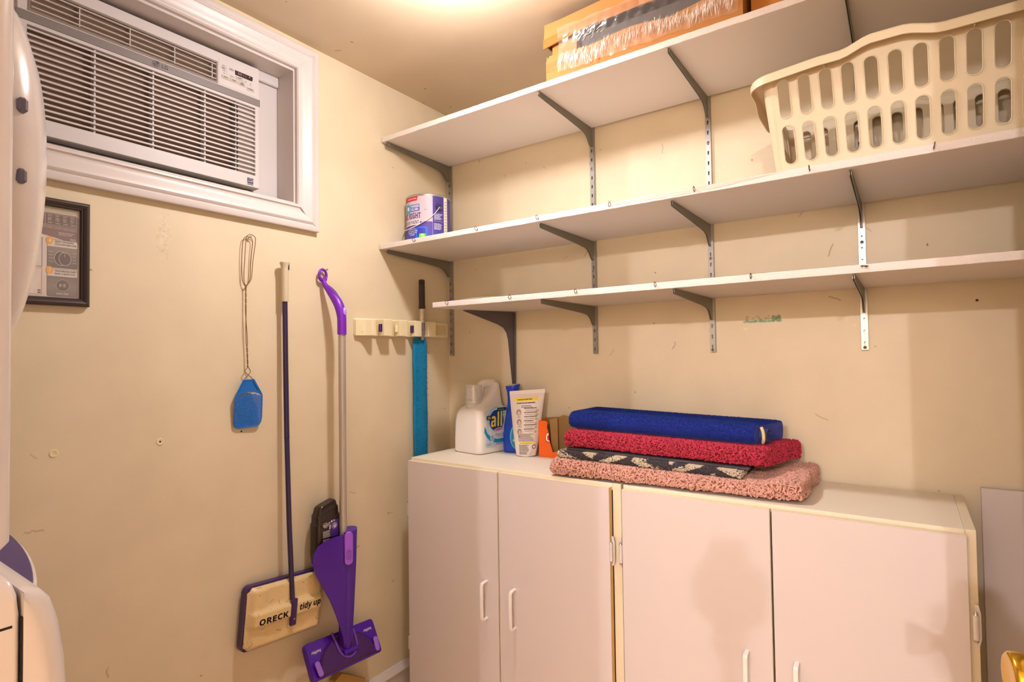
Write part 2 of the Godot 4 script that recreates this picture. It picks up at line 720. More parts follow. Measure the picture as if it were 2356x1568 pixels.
func materials() -> void:
	mat("white_plastic", 212, 205, 202, 0.42)
	mat("white_shelf", 224, 214, 206, 0.5)
	mat("shelf_edge", 226, 216, 208, 0.6)
	mat("cabinet_white", 214, 203, 199, 0.5)
	mat("cabinet_top", 236, 224, 204, 0.5)
	mat("handle_white", 240, 231, 224, 0.35)
	mat("cabinet_cream", 230, 216, 188, 0.5)
	mat("raw_edge", 214, 178, 112, 0.7)
	mat("trim_white", 214, 204, 198, 0.38)
	mat("steel", 172, 168, 160, 0.38, 0.75)
	mat("dark_steel", 128, 124, 112, 0.45, 0.55)
	mat("wire", 96, 84, 70, 0.4, 0.6)
	mat("rusty_wire", 140, 96, 56, 0.5, 0.4)
	mat("chrome", 200, 198, 192, 0.2, 0.9)
	mat("black_plastic", 34, 30, 28, 0.35)
	mat("dark_void", 30, 24, 20, 0.9)
	mat("grey_plastic", 150, 145, 140, 0.5)
	mat("almond", 232, 218, 178, 0.4)
	mat("basket_plastic", 218, 200, 166, 0.42)
	mat("purple", 88, 34, 158, 0.28)
	mat("deep_purple", 72, 14, 156, 0.22)
	mat("lilac", 164, 92, 226, 0.4)
	mat("violet_dark", 62, 30, 92, 0.3)
	mat("blue_plastic", 14, 110, 200, 0.35)
	mat("bottle_blue", 20, 66, 186, 0.12)
	mat("appliance_white", 222, 213, 209, 0.2)
	mat("brass", 226, 180, 60, 0.2, 0.95)
	mat("card", 184, 124, 62, 0.75)
	mat("card_tape", 174, 106, 36, 0.35)
	mat("card_inside", 158, 122, 72, 0.85)
	mat("orange_print", 250, 106, 20, 0.4)
	mat("paper", 240, 232, 222, 0.6)
	mat("floor_tile", 226, 188, 144, 0.5)
	mat("hall_paint", 242, 230, 208, 0.8)
	mat("glow", 255, 236, 205, 0.5)
	M.glow.emission_enabled = true
	M.glow.emission = Color(1.0, 0.9, 0.76)
	M.glow.emission_energy_multiplier = 3.0
	mat("pile_tinted", 255, 255, 255, 0.95).vertex_color_use_as_albedo = true
	var pr := mat("print", 255, 255, 255, 0.5)
	pr.vertex_color_use_as_albedo = true
	var gl := mat("clear_plastic", 245, 242, 238, 0.08)
	gl.albedo_color.a = 0.28
	gl.transparency = BaseMaterial3D.TRANSPARENCY_ALPHA
	var pane := mat("picture_glass", 255, 255, 255, 0.04)
	pane.albedo_color.a = 0.05
	pane.transparency = BaseMaterial3D.TRANSPARENCY_ALPHA
	var film := mat("film", 255, 252, 248, 0.1)
	film.albedo_color.a = 0.07
	film.transparency = BaseMaterial3D.TRANSPARENCY_ALPHA
	mat("film_crease", 255, 250, 244, 0.25)
	bumpy(M.appliance_white, 8.0, 0.03, 0.4, 0.05, 4)
	bumpy(M.shelf_edge, 9.0, 0.08, 3.0, 0.5, 5)
	bumpy(M.trim_white, 6.0, 0.03, 0.6, 0.12, 6)
	var side := 2.4
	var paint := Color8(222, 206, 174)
	var back := paint_image(900, paint, 11, 110, side)
	# greenish residue of an old sticker under the lowest shelf
	var rng := RandomNumberGenerator.new()
	rng.seed = 77
	for i in 150:
		var q := Vector2(1.189 + rng.randf() * 0.105, 1.331 + pow(rng.randf(), 3.0) * 0.016)
		if rng.randf() < 0.25:
			q = Vector2(1.27 + rng.randf() * 0.02, 1.333 + rng.randf() * 0.016)
		stain(back, Vector2(q.x / side, 1.0 - q.y / side) * 900.0, Color8(84, 128, 84), 0.5, 0.8)
	painted("paint_back", back, side, 0.55)
	var left := paint_image(900, paint, 12, 70, side)
	# an old filled patch in the left wall under the window
	for i in 170:
		var q := Vector2(1.121 + rng.randfn(0.0, 0.007), 1.566 + rng.randfn(0.0, 0.022))
		stain(left, Vector2(q.x / side, 1.0 - q.y / side) * 900.0, Color8(236, 224, 200) if rng.randf() < 0.6 else Color8(190, 166, 126), 0.3, 1.1)
	painted("paint_left", left, side, 0.5)
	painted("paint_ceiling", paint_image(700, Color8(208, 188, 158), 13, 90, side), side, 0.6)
	for k in ["paint_back", "paint_left", "paint_ceiling"]:
		var m: StandardMaterial3D = M[k]
		m.heightmap_enabled = false


func lamps() -> void:
	# the room's own ceiling lamp, just above the frame
	var at := Vector3(0.66, CEIL, 0.74)
	var t := thing("ceiling_lamp", "small round white ceiling lamp in the laundry room, above the wall tools", "lamp", at)
	var b := MB.new()
	b.lathe(PackedVector2Array([Vector2(0, 0), Vector2(0.09, 0), Vector2(0.09, -0.012), Vector2(0.05, -0.022), Vector2(0.034, -0.03), Vector2(0.026, -0.066), Vector2(0.0, -0.066)]), Transform3D(Basis.IDENTITY, at), 36)
	put("base", b, M.white_plastic, t)
	b = MB.new()
	var pf := PackedVector2Array()
	for i in 13:
		var a := PI * i / 12.0
		pf.append(Vector2(0.034 * sin(a), -0.1 + 0.034 * cos(a)))
	b.lathe(pf, Transform3D(Basis.IDENTITY, at), 28)
	put("bulb", b, M.glow, t)
	omni("lamp_light", at + Vector3(0, -0.1, 0), Color(1.0, 0.98, 1.0), 0.3, 0.04, t)
	# the reflector in the fitting throws most of the light down
	var sp := SpotLight3D.new()
	sp.name = "lamp_downlight"
	sp.light_color = Color(1.0, 0.98, 1.0)
	sp.light_energy = 0.62
	sp.light_size = 0.04
	sp.spot_range = 12.0
	sp.spot_attenuation = 2.0
	sp.spot_angle = 78.0
	sp.spot_angle_attenuation = 1.0
	sp.shadow_enabled = true
	t.add_child(sp)
	sp.position = Vector3(0, -0.1, 0)
	sp.rotation.x = -PI * 0.5
	# two lamps in the passage behind the open door
	var i := 0
	for x in [2.18, 1.40]:
		var p := Vector3(x, CEIL, 4.4)
		var h := thing("passage_lamp", ["round ceiling lamp in the passage, on the right behind the doorway", "round ceiling lamp in the passage, on the left behind the doorway"][i], "lamp", p, "passage ceiling lamps")
		b = MB.new()
		b.lathe(PackedVector2Array([Vector2(0, 0), Vector2(0.07, 0), Vector2(0.07, -0.01), Vector2(0.04, -0.024), Vector2(0.0, -0.024)]), Transform3D(Basis.IDENTITY, p), 32)
		put("base", b, M.white_plastic, h)
		b = MB.new()
		pf = PackedVector2Array()
		for k in 13:
			var a := PI * k / 12.0
			pf.append(Vector2(0.036 * sin(a), -0.06 + 0.036 * cos(a)))
		b.lathe(pf, Transform3D(Basis.IDENTITY, p), 28)
		put("bulb", b, M.glow, h)
		omni("lamp_light", p + Vector3(0, -0.06, 0), Color(0.97, 0.955, 1.0), 2.75, 0.025, h)
		i += 1


func room() -> void:
	var b := MB.new()
	b.span(Vector3(-0.14, -0.1, -0.12), Vector3(2.9, 0, 5.3))
	struct("floor", b, M.floor_tile)
	b = MB.new()
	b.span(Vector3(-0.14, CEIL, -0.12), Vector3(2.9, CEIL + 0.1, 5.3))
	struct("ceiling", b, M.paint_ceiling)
	b = MB.new()
	b.span(Vector3(-0.14, 0, -0.12), Vector3(2.14, CEIL, 0))
	struct("wall_back", b, M.paint_back)
	b = MB.new()
	b.sheet(Transform3D(Basis(Vector3(0, 0, 1), Vector3(0, 1, 0), Vector3(-1, 0, 0)), Vector3(0, 0, 0)), Rect2(0, 0, 2.45, CEIL), [Rect2(0.7302, 1.731, 0.7798, 0.4454)], 0.14)
	struct("wall_left", b, M.paint_left)
	b = MB.new()
	b.span(Vector3(2.02, 0, 0), Vector3(2.14, CEIL, 1.9))
	struct("wall_right", b, M.paint_left)
	b = MB.new()
	b.span(Vector3(1.875, 0, 1.78), Vector3(2.02, CEIL, 1.9))
	struct("wall_front", b, M.hall_paint)
	b = MB.new()
	b.span(Vector3(1.06, 2.06, 1.78), Vector3(1.875, CEIL, 1.9))
	struct("wall_over_door", b, M.hall_paint)
	b = MB.new()
	b.span(Vector3(1.0, 0, 1.8), Vector3(1.06, CEIL, 5.2))
	struct("wall_partition", b, M.hall_paint)
	b = MB.new()
	b.span(Vector3(-0.14, 0, 2.45), Vector3(1.0, CEIL, 2.57))
	struct("wall_alcove", b, M.hall_paint)
	b = MB.new()
	b.span(Vector3(2.8, 0, 1.9), Vector3(2.9, CEIL, 5.2))
	struct("wall_passage", b, M.hall_paint)
	b = MB.new()
	b.span(Vector3(1.0, 0, 5.2), Vector3(2.9, CEIL, 5.3))
	struct("wall_passage_end", b, M.hall_paint)
	b = MB.new()
	b.span(Vector3(2.14, 0, 1.78), Vector3(2.9, CEIL, 1.9))
	struct("wall_passage_front", b, M.hall_paint)
	# moulded baseboard along the left wall
	b = MB.new()
	var rings := []
	for z in [0.0, 1.6]:
		var r := PackedVector3Array()
		for q in [Vector2(0, 0), Vector2(0.013, 0), Vector2(0.013, 0.052), Vector2(0.016, 0.06), Vector2(0.02, 0.07), Vector2(0.017, 0.078), Vector2(0.01, 0.086), Vector2(0.006, 0.094), Vector2(0, 0.094)]:
			r.append(Vector3(q.x + 0.0002, q.y, z))
		rings.append(r)
	b.loft(rings)
	struct("baseboard_left", b, M.trim_white)
	b = MB.new()
	rings = []
	for x in [0.0, 2.0]:
		var r := PackedVector3Array()
		for q in [Vector2(0, 0), Vector2(0.012, 0), Vector2(0.012, 0.06), Vector2(0.009, 0.08), Vector2(0.004, 0.09), Vector2(0, 0.09)]:
			r.append(Vector3(x + 0.02, q.y, q.x + 0.0002))
		rings.append(r)
	b.loft(rings)
	struct("baseboard_back", b, M.trim_white)


# four mitred lengths of a moulding round an opening in a plane x = const; prof points are (away from the opening, out of the wall)
func moulding(y0: float, y1: float, z0: float, z1: float, x: float, prof: PackedVector2Array) -> Array:
	var cs := [[-1, -1, y0, z0], [1, -1, y1, z0], [1, 1, y1, z1], [-1, 1, y0, z1]]
	var out := []
	for i in 4:
		var b := MB.new()
		var rings := []
		for e in [cs[i], cs[(i + 1) % 4]]:
			var r := PackedVector3Array()
			for q in prof:
				r.append(Vector3(x + q.y, e[2] + e[0] * q.x, e[3] + e[1] * q.x))
			rings.append(r)
		b.loft(rings, true, true, true, 0.86)
		out.append(b)
	return out


func window_and_conditioner() -> void:
	var w := Node3D.new()
	w.name = "window_1"
	add_child(w)
	org[w] = Vector3.ZERO
	tag(w, "", "", "", "structure")
	var prof := PackedVector2Array([Vector2(0, 0), Vector2(0, 0.012), Vector2(0.004, 0.0165), Vector2(0.009, 0.017), Vector2(0.0125, 0.0125), Vector2(0.016, 0.0115), Vector2(0.022, 0.012), Vector2(0.03, 0.015), Vector2(0.042, 0.0205), Vector2(0.05, 0.022), Vector2(0.055, 0.02), Vector2(0.058, 0.0165), Vector2(0.06, 0.0165), Vector2(0.063, 0.02), Vector2(0.074, 0.02), Vector2(0.0785, 0.0175), Vector2(0.0785, 0.0)])
	var ms := moulding(1.734, 2.1734, 0.7332, 1.507, 0.0003, prof)
	for k in 4:
		put(["casing_side", "casing_top", "casing_side", "casing_bottom"][k], ms[k], M.trim_white, w)
	var b := MB.new()
	b.span(Vector3(-0.14, 2.166, 0.7302), Vector3(0.0, 2.1764, 1.51))
	put("jamb_top", b, M.trim_white, w)
	b = MB.new()
	b.span(Vector3(-0.14, 1.731, 0.7302), Vector3(0.0, 2.166, 0.738))
	put("jamb_side", b, M.trim_white, w)
	b = MB.new()
	b.span(Vector3(-0.14, 1.731, 1.502), Vector3(0.0, 2.166, 1.51))
	put("jamb_side", b, M.trim_white, w)
	b = MB.new()
	b.span(Vector3(-0.14, 1.731, 0.738), Vector3(0.0, 1.7405, 1.502))
	put("sill", b, M.trim_white, w)
	# dark metal channel in which the unit sits, and the boarded outside
	b = MB.new()
	b.span(Vector3(-0.135, 1.7405, 0.745), Vector3(-0.06, 1.756, 1.5), 0.002)
	b.span(Vector3(-0.058, 1.7405, 0.76), Vector3(-0.046, 1.7465, 1.5), 0.001)
	put("bottom_rail", b, M.dark_steel, w)
	b = MB.new()
	b.span(Vector3(-0.15, 1.72, 0.70), Vector3(-0.1405, 2.19, 1.53))
	put("outer_board", b, M.white_shelf, w)

	var c := thing("air_conditioner", "white window air conditioner with louvred grille and grey band, set in the window opening", "air conditioner", Vector3(-0.08, 1.772, 1.115))
	var X := -0.055
	var wall_x := Basis(Vector3(0, 0, -1), Vector3(0, 1, 0), Vector3(1, 0, 0))
	# local plane: x runs from the left end (z = 1.41) to the right end (z = 0.82), y up
	var xf := Transform3D(wall_x, Vector3(X - 0.024, 1.772, 1.412))
	var W := 0.592
	var H := 0.383
	b = MB.new()
	b.span(Vector3(-0.138, 1.78, 0.826), Vector3(X - 0.034, 2.148, 1.406), 0.004)
	put("body", b, M.white_plastic, c)
	# face with vent and grille openings
	var vent := Rect2(0.026, 0.291, 0.43, 0.055)
	var grille := Rect2(0.02, 0.04, 0.557, 0.213)
	b = MB.new()
	b.sheet(xf, Rect2(0.003, 0.003, W - 0.006, H - 0.006), [vent, grille], 0.024)
	# rolled outer lip
	var rings := []
	for q in [[0.0, -0.006], [0.0, 0.018], [0.002, 0.0225], [0.0031, 0.024]]:
		var r := PackedVector3Array()
		for s in round_poly(q[0], q[0], W - 2 * q[0], H - 2 * q[0], 0.006, 3):
			r.append(xf * Vector3(s.x, s.y, q[1]))
		rings.append(r)
	b.loft(rings, true, false, false)
	put("front_panel", b, M.white_plastic, c)
	# upper vent: recessed grey well, slanted blades, thin bright slats and uprights
	b = MB.new()
	b.span(Vector3(X - 0.033, 1.772 + 0.288, 1.412 - 0.458), Vector3(X - 0.0275, 1.772 + 0.349, 1.412 - 0.024))
	put("vent_well", b, mat("vent_grey", 176, 152, 132, 0.7), c)
	b = MB.new()
	b.prism(round_poly(0.021, 0.2865, 0.44, 0.064, 0.012, 5), xf.translated_local(Vector3(0, 0, 0.0235)), 0.0012)
	var fr := MB.new()
	for e in [[0.02, 0.2855, 0.441, 0.006], [0.02, 0.3455, 0.441, 0.006]]:
		fr.box(xf * Vector3(e[0] + e[2] * 0.5, e[1] + e[3] * 0.5, 0.0235), Vector3(0.003, e[3], e[2]), 0.001)
	for e in [0.0205, 0.4555]:
		fr.box(xf * Vector3(e + 0.0028, 0.3185, 0.0235), Vector3(0.003, 0.058, 0.0056), 0.001)
	put("vent_frame", fr, mat("frame_grey", 140, 126, 114, 0.5), c)
	for k in 4:
		b = MB.new()
		b.box(xf * Vector3(0.241, 0.297 + k * 0.0143, 0.0235), Vector3(0.007, 0.0026, 0.428), 0.0008)
		put("vent_slat", b, M.white_plastic, c)
	for k in 3:
		b = MB.new()
		b.box(xf * Vector3(0.241, 0.3055 + k * 0.0143, 0.006), Vector3(0.022, 0.002, 0.43), 0.0, Basis(Vector3(0, 0, 1), 0.5))
		put("vent_blade", b, M.vent_grey, c)
	for x in [0.121, 0.231, 0.341, 0.444]:
		b = MB.new()
		b.box(xf * Vector3(x, 0.3185, 0.0185), Vector3(0.012, 0.05, 0.002), 0.0)
		put("vent_divider", b, M.white_plastic, c)
	# grey band with emblem
	b = MB.new()
	b.box(xf * Vector3(W * 0.5 - 0.0002, 0.272, 0.0245), Vector3(0.0032, 0.0215, W + 0.0008), 0.0006)
	put("band", b, mat("band_grey", 130, 122, 118, 0.45), c)
	var pr := Printer.new()
	pr.owner = self
	pr.xf = xf.translated_local(Vector3(0, 0, 0.0262))
	var ink := Color8(64, 58, 56)
	pr.ellipse(0.292, 0.2722, 0.0088, 0.0088, ink)
	var pale := Color8(176, 166, 158)
	pr.ellipse(0.292, 0.2722, 0.0071, 0.0071, pale, 2)
	pr.ellipse(0.292, 0.2722, 0.0062, 0.0062, ink, 3)
	pr.rect(0.292, 0.2718, 0.0082, 0.009, ink, 4)
	pr.rect(0.2955, 0.2715, 0.004, 0.001, pale, 5)
	pr.rect(0.2915, 0.2682, 0.001, 0.0078, pale, 5)
	pr.rect(0.2915, 0.2682, 0.0032, 0.001, pale, 5)
	pr.ellipse(0.2888, 0.2748, 0.0012, 0.0012, pale, 5)
	pr.text("LG", 0.3145, 0.2668, 0.0105, ink, 1.0, 1.0)
	put("emblem", pr.mb, M.print, c)
	# intake: dark screen, uprights, fifteen bars
	var scr := mat("screen_brown", 158, 130, 112, 0.9)
	bumpy(scr, 60.0, 0.12, 6.0, 1.0, 9)
	b = MB.new()
	b.span(Vector3(X - 0.0345, 1.772 + 0.036, 1.412 - 0.525), Vector3(X - 0.0285, 1.772 + 0.257, 1.412 - 0.016))
	put("filter_screen", b, scr, c)
	b = MB.new()
	b.span(Vector3(X - 0.012, 1.772 + 0.038, 1.412 - 0.58), Vector3(X - 0.0095, 1.772 + 0.2525, 1.412 - 0.5265))
	put("grille_backing", b, mat("pale_grey", 206, 198, 190, 0.5), c)
	for x in [0.155, 0.289, 0.426, 0.518]:
		b = MB.new()
		b.box(xf * Vector3(x, 0.1465, 0.008), Vector3(0.022, 0.213, 0.0045), 0.0006)
		put("grille_upright", b, M.white_plastic if x < 0.5 else M.grey_plastic, c)
	for k in 15:
		b = MB.new()
		var y := 0.0495 + k * 0.01395
		var r2 := []
		for zx in [0.019, 0.578]:
			var r := PackedVector3Array()
			for q in [Vector2(0.0245, -0.0021), Vector2(0.0248, 0.0), Vector2(0.0245, 0.0017), Vector2(0.022, 0.0028), Vector2(0.014, 0.0036), Vector2(0.014, 0.002), Vector2(0.0225, -0.0028)]:
				r.append(xf * Vector3(zx, y + q.y, q.x))
			r2.append(r)
		b.loft(r2)
		put("grille_bar", b, M.white_plastic, c)
	# control panel
	b = MB.new()
	b.prism(round_poly(0.464, 0.288, 0.122, 0.078, 0.003, 3), xf.translated_local(Vector3(0, 0, 0.0238)), 0.0008)
	put("control_panel", b, M.white_plastic, c)
	b = MB.new()
	b.prism(PackedVector2Array([Vector2(0.513, 0.333), Vector2(0.567, 0.333), Vector2(0.5685, 0.345), Vector2(0.567, 0.3465), Vector2(0.512, 0.3465)]), xf.translated_local(Vector3(0, 0, 0.0246)), 0.0012)
	put("display", b, mat("display_dark", 52, 34, 40, 0.2), c)
	for q in [[0.4715, 0.307, 0.024, 0.0105], [0.497, 0.307, 0.024, 0.0105], [0.5225, 0.3055, 0.0235, 0.012], [0.5495, 0.3, 0.0235, 0.0105], [0.5155, 0.3205, 0.021, 0.0105]]:
		b = MB.new()
		b.box(xf * Vector3(q[0] + q[2] * 0.5, q[1] + q[3] * 0.5, 0.0248), Vector3(0.002, q[3], q[2]), 0.0006)
		put("button", b, mat("button_grey", 196, 186, 176, 0.5) if not M.has("button_grey") else M.button_grey, c)
	b = MB.new()
	b.box(xf * Vector3(0.553, 0.3225, 0.0248), Vector3(0.0018, 0.0125, 0.03), 0.0006)
	put("button", b, M.white_plastic, c)
	pr = Printer.new()
	pr.owner = self
	pr.xf = xf.translated_local(Vector3(0, 0, 0.026))
	ink = Color8(70, 60, 56)
	for q in [["MODE", 0.4835, 0.311], ["TIMER", 0.509, 0.311], ["FAN", 0.534, 0.3127], ["SPEED", 0.534, 0.3082], ["POWER", 0.561, 0.3037], ["TEMP", 0.526, 0.3245]]:
		pr.text(q[0], q[1], q[2], 0.0034, ink, 1.0, 0.9)
	pr.poly(PackedVector2Array([Vector2(0.542, 0.3245), Vector2(0.545, 0.3205), Vector2(0.548, 0.3245), Vector2(0.547, 0.325), Vector2(0.545, 0.3222), Vector2(0.543, 0.325)]), ink)
	pr.poly(PackedVector2Array([Vector2(0.558, 0.3205), Vector2(0.561, 0.3245), Vector2(0.564, 0.3205), Vector2(0.563, 0.32), Vector2(0.561, 0.3228), Vector2(0.559, 0.32)]), ink)
	for q in [["COOL", 0.477, 0.3445], ["ENERGY", 0.4765, 0.3385], ["SAVER", 0.477, 0.335], ["FAN", 0.4785, 0.3295], ["DRY", 0.479, 0.3225], ["CHECK", 0.5, 0.344], ["FILTER", 0.5, 0.3405], ["TIMER", 0.501, 0.3215]]:
		pr.text(q[0], q[1], q[2], 0.0024, ink, 0.0, 0.9)
		pr.ellipse(q[1] + 0.0075, q[2] + 0.0012, 0.0008, 0.0008, ink, 0.0)
	for q in [[0.5235, 8], [0.5305, 8]]:
		pr.text("8", q[0], 0.3365, 0.007, Color8(150, 132, 140), 1.0)
	for q in [0.538, 0.5455]:
		pr.text("8", q, 0.3355, 0.007, Color8(108, 70, 70), 1.0)
	pr.ellipse(0.558, 0.342, 0.0013, 0.0013, Color8(240, 230, 230), 1)
	# energy badge
	pr.xf = xf.translated_local(Vector3(0, 0, 0.0245))
	pr.rect(0.5495, 0.006, 0.0215, 0.0235, Color8(240, 234, 230), 1)
	pr.rect(0.5505, 0.0115, 0.0195, 0.017, Color8(48, 44, 78), 2)
	pr.rect(0.5505, 0.007, 0.0195, 0.0035, Color8(90, 84, 100), 2)
	for k in 10:
		var a := 0.35 + k * 0.22
		pr.rect(0.560 + cos(a) * 0.0075 - 0.0008, 0.0185 + sin(a) * 0.0065, 0.0016, 0.001, Color8(235, 230, 235), 3)
	pr.text("energy", 0.5603, 0.0165, 0.0038, Color8(235, 230, 235), 3, 0.9, "bold", false, 0.25)
	pr.poly(PackedVector2Array([Vector2(0.566, 0.018), Vector2(0.5672, 0.0205), Vector2(0.5692, 0.0208), Vector2(0.5677, 0.0188), Vector2(0.5682, 0.016), Vector2(0.566, 0.0173), Vector2(0.564, 0.016), Vector2(0.5645, 0.0186), Vector2(0.563, 0.0206), Vector2(0.565, 0.0204)]), Color8(235, 230, 235), 3)
	put("control_print", pr.mb, M.print, c).set_meta("kind", "stuff")
	# underside lip, drain tab
	b = MB.new()
	b.span(Vector3(-0.12, 1.76, 0.835), Vector3(X - 0.034, 1.7725, 1.4), 0.003)
	put("bottom_lip", b, M.white_plastic, c)
	b = MB.new()
	b.span(Vector3(-0.075, 1.7478, 0.845), Vector3(X + 0.006, 1.7576, 0.875), 0.003)
	put("tab", b, M.almond, c)
	# side filler: flat panel with a stepped top rail
	b = MB.new()
	b.span(Vector3(-0.115, 1.745, 0.7385), Vector3(-0.09, 2.165, 0.826))
	put("side_panel", b, M.white_plastic, c)
	b = MB.new()
	b.span(Vector3(-0.0895, 2.132, 0.7385), Vector3(-0.078, 2.1655, 0.826), 0.003)
	put("side_panel_rail", b, M.white_plastic, c)
	b = MB.new()
	b.span(Vector3(-0.0895, 1.741, 0.7395), Vector3(-0.03, 1.7505, 0.824), 0.004)
	put("sill_strip", b, M.white_plastic, c)

func ordinal(i: int) -> String:
	return ["first", "second", "third", "fourth", "fifth", "sixth", "seventh", "eighth"][i]


func shelving() -> void:
	var rx := [0.0235, 0.6945, 1.1, 1.5015]
	# slotted wall standards
	for i in 4:
		var x: float = rx[i]
		var t := thing("shelf_standard", "slotted grey steel shelf standard on the back wall, %s" % ["in the left corner", "second from the left corner", "third from the left corner", "rightmost, below the laundry basket"][i], "shelf rail", Vector3(x, 1.243, 0), "slotted shelf standards")
		var b := MB.new()
		var hw := 0.0082
		var y := 1.243
		var n := 0
		while y < 2.10:
			# one cell of 32 mm with one slot
			var at := func(u: float, v: float, d: float) -> Vector3:
				return Vector3(u, v, 0.0125 + d)
			b.cell(at, Vector2(x - hw, y), Vector2(x + hw, y + 0.032), round_poly(x - 0.0021, y + 0.010, 0.0042, 0.0125, 0.0016, 2), 0.0016)
			y += 0.032
			n += 1
		for s in [-1.0, 1.0]:
			b.span(Vector3(x + s * hw, 1.243, 0.0003), Vector3(x + s * (hw - 0.0016), y, 0.0109))
		b.span(Vector3(x - hw + 0.0016, 1.243, 0.0003), Vector3(x + hw - 0.0016, 1.2446, 0.0109))
		b.span(Vector3(x - hw + 0.0016, 1.2446, 0.0003), Vector3(x + hw - 0.0016, y, 0.0010))
		put("channel", b, M.steel, t)
		for sy in [1.2495, 1.535, 1.9]:
			var s := MB.new()
			s.lathe(PackedVector2Array([Vector2(0, 0.0022), Vector2(0.0026, 0.0018), Vector2(0.0044, 0.0), Vector2(0.0044, -0.001)]), Transform3D(Basis(Vector3.RIGHT, PI * 0.5), Vector3(x, sy, 0.0132)), 14)
			var cr := Printer.new()
			var sc := put("screw", s, M.steel, t)
			var sl := MB.new()
			sl.box(Vector3(x, sy, 0.0154), Vector3(0.0042, 0.0009, 0.0006), 0.0, Basis(Vector3(0, 0, 1), 0.5))
			sl.box(Vector3(x, sy, 0.0154), Vector3(0.0009, 0.0042, 0.0006), 0.0, Basis(Vector3(0, 0, 1), 0.5))
			put("screw_slot", sl, M.dark_void, sc)
	# pressed brackets
	var prof := PackedVector2Array([Vector2(0.0, 0.0), Vector2(0.348, 0.0), Vector2(0.35, -0.003), Vector2(0.35, -0.0105), Vector2(0.347, -0.0135), Vector2(0.1, -0.0275), Vector2(0.062, -0.031), Vector2(0.046, -0.035), Vector2(0.034, -0.042), Vector2(0.025, -0.052), Vector2(0.018, -0.061), Vector2(0.012, -0.066), Vector2(0.0, -0.067)])
	var first: Node3D = null
	var names := ["top", "middle", "lowest"]
	var ys := [SHELF_TOP, SHELF_MID, SHELF_LOW]
	var where := ["at the left wall", "second from the left wall", "third from the left wall", "rightmost"]
	for s in 3:
		for i in 4:
			if s == 2 and i == 0:
				continue
			var at := Vector3(rx[i], ys[s], 0.0)
			var lab := "grey steel bracket holding up the %s shelf, %s" % [names[s], where[i] if s < 2 else ["", "leftmost of the three pressed ones", "in the middle of three", "rightmost"][i]]
			if first == null:
				first = thing("shelf_bracket", lab, "bracket", at, "pressed steel shelf brackets")
				var b := MB.new()
				for sd in [-1.0, 1.0]:
					b.prism(prof, Transform3D(Basis(Vector3(0, 0, 1), Vector3(0, 1, 0), Vector3(-1, 0, 0)), at + Vector3(0.0025 + sd * 0.0017 - 0.0015, -0.0006, 0.0142)), 0.0016)
				b.span(at + Vector3(-0.0026, -0.0022, 0.018), at + Vector3(0.0026, -0.0004, 0.362))
				put("arm", b, M.dark_steel, first)
				b = MB.new()
				b.span(at + Vector3(-0.0046, -0.066, 0.0129), at + Vector3(0.0046, -0.002, 0.0141), 0.0004)
				put("mounting_strip", b, M.steel, first)
			else:
				copy(first, at, lab)
	# boards
	var d := [0.3696, 0.3839, 0.3686]
	var x0 := [0.003, 0.003, 0.2525]
	var lab3 := ["topmost long white shelf board, carrying the cardboard box", "middle white shelf board, carrying the paint can and laundry basket", "lowest and shortest white shelf board, with nothing big on it"]
	for s in 3:
		var t := thing("shelf", lab3[s], "shelf", Vector3(x0[s], ys[s], 0.0125), "long white shelf boards")
		var b := MB.new()
		b.span(Vector3(x0[s], ys[s], 0.0125 if s != 1 else 0.0145), Vector3(2.012, ys[s] + 0.0178, d[s] - 0.0012), 0.0006)
		put("board", b, M.white_shelf, t)
		b = MB.new()
		# painted front edge, slightly lumpy
		var rings := []
		var rng := RandomNumberGenerator.new()
		rng.seed = 40 + s
		var k := 140
		for i in k + 1:
			var x := lerpf(x0[s], 2.012, float(i) / k)
			var e := rng.randf_range(-0.0004, 0.0004)
			var r := PackedVector3Array()
			for q in [Vector2(-0.001, 0.0003 + e), Vector2(-0.0001 + e, 0.0011), Vector2(e * 0.6, 0.0165), Vector2(-0.0006, 0.0178 + e), Vector2(-0.0016, 0.0179)]:
				r.append(Vector3(x, ys[s] + q.y, d[s] + q.x))
			rings.append(r)
		b.loft(rings, false, false, false, 0.5)
		put("front_edge", b, M.shelf_edge, t)
		if s == 1:
			# bare wood where the front edge has lost its paint
			var g := MB.new()
			var poly := PackedVector2Array([Vector2(0.93, 0.016), Vector2(0.945, 0.0095), Vector2(1.02, 0.0075), Vector2(1.1, 0.0045), Vector2(1.2, 0.0055), Vector2(1.3, 0.0105), Vector2(1.37, 0.0165), Vector2(1.2, 0.0174), Vector2(1.05, 0.0172)])
			g.prism(poly, Transform3D(Basis.IDENTITY, Vector3(0, ys[s], d[s] - 0.0006)), 0.0011)
			var im := Image.create(512, 64, false, Image.FORMAT_RGB8)
			var fn := FastNoiseLite.new()
			fn.seed = 8
			fn.frequency = 0.02
			for yy in 64:
				for xx in 512:
					var q := 0.5 + 0.5 * sin(yy * 0.9 + 5.0 * fn.get_noise_2d(xx * 0.25, yy * 1.5) + xx * 0.012)
					im.set_pixel(xx, yy, Color8(226, 210, 196).lerp(Color8(190, 158, 132), q * 0.55))
			var wm := painted("bare_wood", im, 0.5, 0.65)
			wm.uv1_scale = Vector3(2.0, 24.0, 1)
			put("bare_wood_patch", g, wm, t)
	# screw eyes along the front edges
	var eyes := [[0.189, 0.469, 0.702, 0.937, 1.168, 1.425, 1.649], [0.326, 0.587, 0.819, 1.056, 1.293, 1.5235]]
	var turns := [[0.25, 0.2, 0.15, -0.1, 0.1, 0.1, -0.2], [0.3, 0.0, 0.1, 0.1, 0.0, 1.45]]
